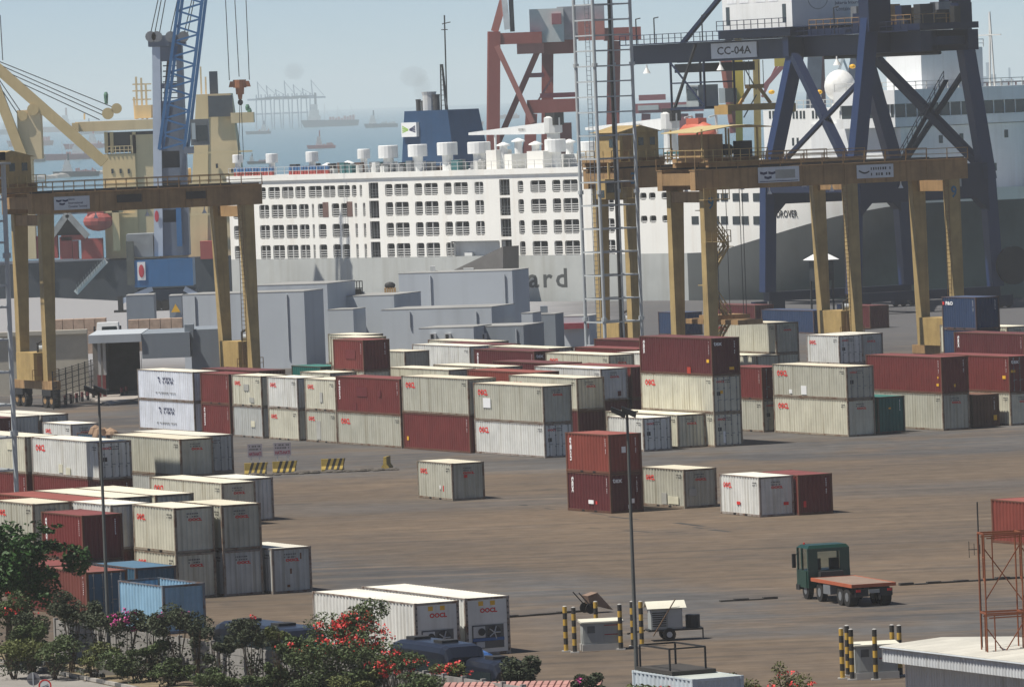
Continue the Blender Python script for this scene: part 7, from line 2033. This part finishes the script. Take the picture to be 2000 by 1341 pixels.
m = MB(); m.box(.9, 1.6, .1, .118, .68, 1.58); m.build('door', mat('door_pale', (.42, .44, .43)), bx_)
m = MB()
for i in range(7): m.box(.12, .82, .1, .118, .75+i*.11, .8+i*.11)
m.build('louvre', BLKST, bx_)['kind'] = 'stuff'
m = MB(); m.lathe([(.37, .602), (.37, 1.2), (.36, 1.25)], (2.25, .6, 0), 16); dr = m.build('drum', mat('drum_black', (.02, .02, .02), .5), tr)
m = MB(); m.bar((.1, -.1, .3), (1.3, .0, 2.1), .05); m.build('prop_pole', mat('pole_wood', (.2, .13, .08)), tr)
# tipped hand cart
p = P(1160, 1197)
hc = empty('hand_cart', p, R(20), 'tipped rusty hand cart with its handles in the air', 'cart')
m = MB(); m.hexa([(-.2, 0, .5), (1.1, 0, .12), (1.1, .7, .12), (-.2, .7, .5)], [(-.35, -.1, .95), (.2, -.1, 1.1), (.2, .8, 1.1), (-.35, .8, .95)]); m.build('tray', mat('cart_rust', (.22, .15, .11), .8, 0, .2, .2), hc)
for y in (-.1, .8):
    m = MB(); m.tube((-.2, y, .28), (-.2, y+.08, .28), .28, n=14); m.build('wheel', TYRE, hc)
    m = MB(); m.bar((-.2, y, .4), (-.85, y, 1.15), .05); m.build('handle', BLKST, hc)
# low dark kerbs (drain edges) crossing the yard
KD = mat('drain_kerb', (.055, .05, .046), .95, 0, .35)
for i, (a, b, lab) in enumerate((((985, 1206), (1152, 1193), 'dark broken drain kerb left of the striped posts'), ((1378, 1176), (1540, 1167), 'dark broken drain kerb left of the truck'), ((1757, 1143), (2040, 1126), 'dark broken drain kerb right of the truck'))):
    A, B = P(*a), P(*b); d = B-A; n_ = int(d.length/.8); t = empty('drain_kerb', A, math.atan2(d.y, d.x), lab, 'kerb', 'broken drain kerbs crossing the yard')
    rr = random.Random(i)
    for k in range(n_):
        if i == 1 and rr.random() < .25: continue
        m = MB(); m.box(k*.8, k*.8+.78, -.18+rr.uniform(-.04, .04), .2, 0, rr.uniform(.06, .15)); m.build('kerb_block', KD, t)
for (a, b, w_) in (((1020, 985), (1560, 1053), .35), ((1150, 1030), (1500, 1052), .3), ((1880, 865), (2000, 862), 1.2), ((430, 990), (560, 985), .4)):
    A, B = P(*a), P(*b); d = (B-A).normalized(); nn = Vector((-d.y, d.x, 0))
    m = MB(); rr = random.Random(int(a[0])); k = 0; L_ = (B-A).length
    while k < L_:
        s_ = rr.uniform(1.0, 5.0); o_ = rr.uniform(-.6, .6)
        if rr.random() < .5:
            p_ = A+d*k+nn*o_; q_ = A+d*(k+s_)+nn*(o_+rr.uniform(-.3, .3)); w2 = w_*rr.uniform(.3, 1)
            m.add([p_-nn*w2+Vector((0, 0, .004)), q_-nn*w2*.6+Vector((0, 0, .004)), q_+nn*w2*.6+Vector((0, 0, .004)), p_+nn*w2+Vector((0, 0, .004))], [(0, 1, 2, 3)])
        k += s_
    if m.f:
        o_ = m.build('crack', KD, fix=False); o_['kind'] = 'structure'
# ------------------------------------------------------------------ barriers and caution signs
BY = mat('barrier_yellow', (.42, .30, .07), .8, 0, .25, .12, 3); BK = mat('barrier_black', (.035, .033, .03), .8, 0, .2)
def barrier(px, py, label, yaw=0.0, L_=1.5):
    t = empty('road_barrier', P(px, py), R(yaw), label, 'barrier', 'striped concrete barriers on the yard lane')
    n_ = 8; prof = [(-.3, 0), (.3, 0), (.3, .15), (.13, .38), (.1, .92), (-.1, .92), (-.13, .38), (-.3, .15)]
    sh = .34; L_ *= 1.1
    for i in range(n_):
        m = MB()
        x0, x1 = i*L_/n_, (i+1)*L_/n_-.002
        lo = [(x0 + sh*(z/.92 if 0 < i else 0), y, z) for y, z in prof]; hi = [(x1 + sh*(z/.92 if i < n_-1 else 0), y, z) for y, z in prof]
        k = len(prof); m.add(lo+hi, [(j, (j+1) % k, k+(j+1) % k, k+j) for j in range(k)] + [tuple(range(k-1, -1, -1)), tuple(range(k, 2*k))])
        m.build('painted_band', BK if i % 2 else BY, t)
barrier(478, 928, 'leftmost striped barrier, half behind the cream container', 6)
barrier(533, 925, 'striped barrier under the right hand caution sign', 6, 1.6)
barrier(628, 920, 'third striped barrier standing alone on the lane', 5, 1.55)
barrier(752, 916, 'striped barrier seen end on, nearest the lone container', 80, 1.5)
SGN = mat('caution_board', (.30, .27, .29), .7, 0, .1)
CRD = flat('lettering_crimson', (.25, .02, .05))
for (p0, p1, y0, y1, yb, lab) in ((484, 512, 866, 893, 918, 'left caution sign board on two posts behind the barriers'), (535, 568, 863, 890, 915, 'right caution sign board on two posts behind the barriers')):
    o = P((p0+p1)/2, yb); D_ = o.y; a, b = PD(p0, y1, D_), PD(p1, y0, D_)
    t = empty('caution_sign', o, 0, lab, 'sign', 'caution boards on the lane')
    x0, x1, z0, z1 = a.x-o.x, b.x-o.x, a.z, b.z
    for x in (x0+.25, x1-.25):
        m = MB(); m.bar((x, .03, 0), (x, .03, z1), .06); m.build('post', GALV, t)
    m = MB(); m.box(x0, x1, -.03, .0, z0, z1); m.build('board', SGN, t)
    text('HATI-HATI', CRD, t, (x0+.1, -.036, z0+.12), (1, 0, 0), (0, 0, 1), .27, (x1-x0)-.2, bold=.03)
    for k in range(2):
        q = inst('print_marks', PRM[k], BLKST, t, (x0+.12, -.036, z0+.55+k*.22), (0, 0, 0), ((x1-x0-.2)/2.3, 1, .55)); q['kind'] = 'stuff'
m = MB(); A, B = P(476, 930), P(775, 917); d = (B-A).normalized(); rr = random.Random(8)
t = empty('rubble_kerb', A, 0, 'crumbled dark kerb line beneath the striped barriers', 'kerb')
for i in range(46):
    q_ = (B-A)*(i/45); m = MB(); r_ = rr.uniform(.12, .3); m.ball((q_.x, q_.y+rr.uniform(-.5, .5), r_*.3), r_*1.6, r_*1.3, r_*.6, 6, 4); m.build('rubble', mat('rubble', (.10, .088, .075), .95, 0, .3), t)
# ------------------------------------------------------------------ shed, scaffold, aerial, office container
CORW = mat('shed_sheet', (.55, .57, .58), .55, 0, .1, .04, .8, .5, dirt=(.2, .19, .17))
SHR = mat('shed_roof', (.52, .50, .44), .7, 0, .2, .16, .5, 0, rustcol=(.24, .22, .18))
o = P(1722, 1262, 3.1); o.z = 0
sd = empty('corrugated_shed', o, YAW, 'pale corrugated metal shed with stained fascia at the lower right', 'shed')
def cor(y0, y1, z0, z1, x, dep, pitch): 
    c_ = corr(0, y0, y1, z0, z1, dep, pitch, 'y', x, 1); return c_
cor(-15, 0, 2.45, 3.1, 0, .05, .26).build('fascia', CORW, sd, fix=False)
cor(-15, -.3, 0, 2.6, 1.0, .05, .22).build('side_wall', CORW, sd, fix=False)
m = MB(); m.box(1.0, 6.5, -.3, -.22, 0, 3.0); m.build('end_wall', CORW, sd)
m = MB(); m.box(.06, 1.0, -15, -.05, 2.46, 2.5); m.build('soffit', CORW, sd)
for i in range(15):
    m = MB(); y0, y1 = -15+i*1.0, -15+i*1.0+.985
    m.hexa([(-.06, y0, 3.11), (3.0, y0, 3.27), (3.0, y1, 3.27), (-.06, y1, 3.11)], [(-.06, y0, 3.15), (3.0, y0, 3.31), (3.0, y1, 3.31), (-.06, y1, 3.15)]); m.hexa([(3.0, y0, 3.27), (6.6, y0, 3.05), (6.6, y1, 3.05), (3.0, y1, 3.27)], [(3.0, y0, 3.31), (6.6, y0, 3.09), (6.6, y1, 3.09), (3.0, y1, 3.31)]); m.build('roof_sheet', SHR, sd)
m = MB(); m.tube((-.08, -15, 3.08), (-.08, 0, 3.08), .05, n=6); m.build('gutter', GALV, sd)
SCF = mat('scaffold_orange', (.22, .068, .028), .6, 0, .2, .25, 2)
a = PD(1930, 1300, 283)
sc_ = empty('scaffold_tower', (a.x, 283, 0), R(8), 'rusty orange tubular scaffold tower at the right edge', 'scaffold')
ztop = PD(1918, 1043, 283).z
hf = 3.4
lv = [ztop-i*hf for i in range(4) if ztop-i*hf > .2]
for (x, y) in ((0, 0), (1.62, 0), (0, 1.2), (1.62, 1.2), (3.2, 0), (3.2, 1.2)):
    m = MB(); m.tube((x, y, 0), (x, y, ztop), .035, n=8); m.build('standard', SCF, sc_)
for z in lv:
    for y in (0, 1.2):
        m = MB(); m.bar((0, y, z), (3.2, y, z), .07); m.bar((.12, y, z-.18), (3.1, y, z-.14), .05); m.build('ledger', SCF, sc_)
    for x in (0, 1.62, 3.2):
        m = MB(); m.bar((x, 0, z), (x, 1.2, z), .07); m.bar((x, .32, z-1.9), (x, .32, z), .05); m.bar((x, .32, z-1.0), (x, 0, z-1.0), .05); m.bar((x, .32, z-1.9), (x, 0, z-2.1), .05); m.build('frame_rail', SCF, sc_)
    for x in (0, 1.62):
        m = MB(); m.bar((x, 0, max(.05, z-hf+.6)), (x+1.62, 0, z-.4), .045); m.bar((x, .05, z-.6), (x+1.62, .05, max(.05, z-hf+.5)), .045); m.build('cross_brace', SCF, sc_)
    m = MB(); m.bar((.35, -.02, z-.05), (.35, -.02, z-1.9), .05); m.build('inner_tube', SCF, sc_)
a = PD(1918, 1246, 285); zt_ = PD(1902, 980, 285).z
ant = empty('aerial', (a.x, 285, a.z-.0), 0, 'thin aerial pole with a small yagi antenna beside the scaffold', 'aerial')
hh = zt_-a.z
ant.location.z = 0
m = MB(); m.tube((0, 0, 0), (0, 0, zt_), .035, n=6); m.build('pole', BLKST, ant)
za = PD(1905, 1072, 285).z
m = MB(); m.bar((0, 0, za), (-.45, 0, za), .03)
for x, l_ in ((-.42, .35), (-.2, .25), (.05, .2)): m.bar((x, 0, za-l_), (x, 0, za+l_), .025)
m.build('yagi', BLKST, ant)
OFF = mat('office_pale_blue', (.50, .56, .60), .6, 0, .12, .12, 1, .4)
o = P(1352, 1325, 2.6); o.z = 0
of = empty('office_container', o, R(24), 'pale blue-grey container cabin at the bottom edge with black frames on its roof', 'cabin')
d_ = container_meshes(20, 's')
inst('frame', d_['frame'], OFF, of); inst('side_panel', d_['side_l'], OFF, of); inst('side_panel', d_['side_r'], OFF, of); inst('end_panel', d_['end_n'], OFF, of); inst('end_panel', d_['end_f'], OFF, of)
inst('roof_panel', d_['roof'], mat('office_roof', (.42, .45, .42), .8, 0, .2), of)
z0 = 2.6
m = MB()
for (x, y) in ((.2, 2.6), (1.9, 2.6), (.2, 5.6), (1.9, 5.6)): m.bar((x, y, z0), (x, y, z0+1.1), .07)
for (a_, b_) in (((.2, 2.6), (1.9, 2.6)), ((1.9, 2.6), (1.9, 5.6)), ((1.9, 5.6), (.2, 5.6)), ((.2, 5.6), (.2, 2.6))): m.bar((*a_, z0+1.1), (*b_, z0+1.1), .07)
m.build('roof_frame', BLKST, of)
m = MB(); m.box(.1, 2.2, 2.2, 5.8, z0+.01, z0+.16); m.build('roof_pallet', mat('pallet_dark', (.05, .045, .04), .8), of)

# quayside clutter under the blue crane: boxes, lookout booth
for (px, py, ft, col, lab) in ((1590, 652, 40, 'navy', 'dark blue container on the quay behind the cream stack'), (1700, 642, 20, 'maroon', 'small maroon container on the quay between gantry legs'), (1476, 640, 40, 'maroon', 'maroon container low on the quay left of the blue crane'), (1335, 655, 20, 'navy', 'dark container on the quay by the zigzag stairs')):
    o_ = P(px, py, 0)
    container(0, 0, ft, 's', col, lab, pos=(o_.x, o_.y, 0), group='dark containers on the quay')
D_ = 742.0; p_ = PD(1607, 600, D_)
lt = empty('lookout_booth', (p_.x, D_, 0), YAW, 'dark lookout booth with a white conical roof before the ship bow', 'booth')
z1_ = PD(1607, 507, D_).z; z2_ = PD(1607, 488, D_).z; z0_ = PD(1607, 548, D_).z
m = MB(); m.add([(-1.5, -1.5, z1_), (1.5, -1.5, z1_), (1.5, 1.5, z1_), (-1.5, 1.5, z1_), (0, 0, z2_)], [(0, 1, 4), (1, 2, 4), (2, 3, 4), (3, 0, 4), (3, 2, 1, 0)]); m.build('roof', VW, lt)
m = MB(); m.box(-1.0, 1.0, -1.0, 1.0, z0_, z1_-.02); m.build('cabin', mat('booth_dark', (.02, .024, .028), .6), lt)
m = MB(); m.box(-.9, .9, -1.04, -1.005, z0_+1.0, z1_-.4); m.build('window', GLASS, lt)
for (x, y) in ((-.9, -.9), (.9, -.9), (.9, .9), (-.9, .9)):
    m = MB(); m.bar((x, y, 0), (x, y, z0_), .16); m.build('leg', BLKST, lt)
for x in (-1, 1):
    m = MB(); m.bar((.9*x, -.9, .5), (-.9*x, -.9, z0_-.3), .08); m.build('brace', BLKST, lt)
# thin smoke over the funnel and across the bay
def smoke(px, py, D_, rx, rz, dens, label):
    p = PD(px, py, D_)
    for k in range(3):
        m = MB(); m.ball((0, 0, 0), 1, 1, 1, 16, 10)
    mm = bpy.data.materials.get('smoke_%d' % D_) or bpy.data.materials.new('smoke_%d' % D_); mm.use_nodes = True
    nt_ = mm.node_tree
    if 'Principled BSDF' in nt_.nodes: nt_.nodes.remove(nt_.nodes['Principled BSDF'])
    v_ = nt_.nodes.new('ShaderNodeVolumePrincipled'); v_.inputs['Color'].default_value = (.22, .2, .19, 1); v_.inputs['Density'].default_value = dens
    nt_.links.new(v_.outputs[0], nt_.nodes['Material Output'].inputs['Volume'])
    rr = random.Random(int(D_)); M_ = MB()
    sm = m.build('smoke', mm); sm.location = p; sm.scale = (rx, rx, rz); tag(sm, kind='stuff')
smoke(574, 140, 8150, 13, 11, .012, '')
smoke(824, 172, 896, 1.3, 1.9, .05, '')
smoke(808, 150, 898, 2.0, 1.5, .04, '')
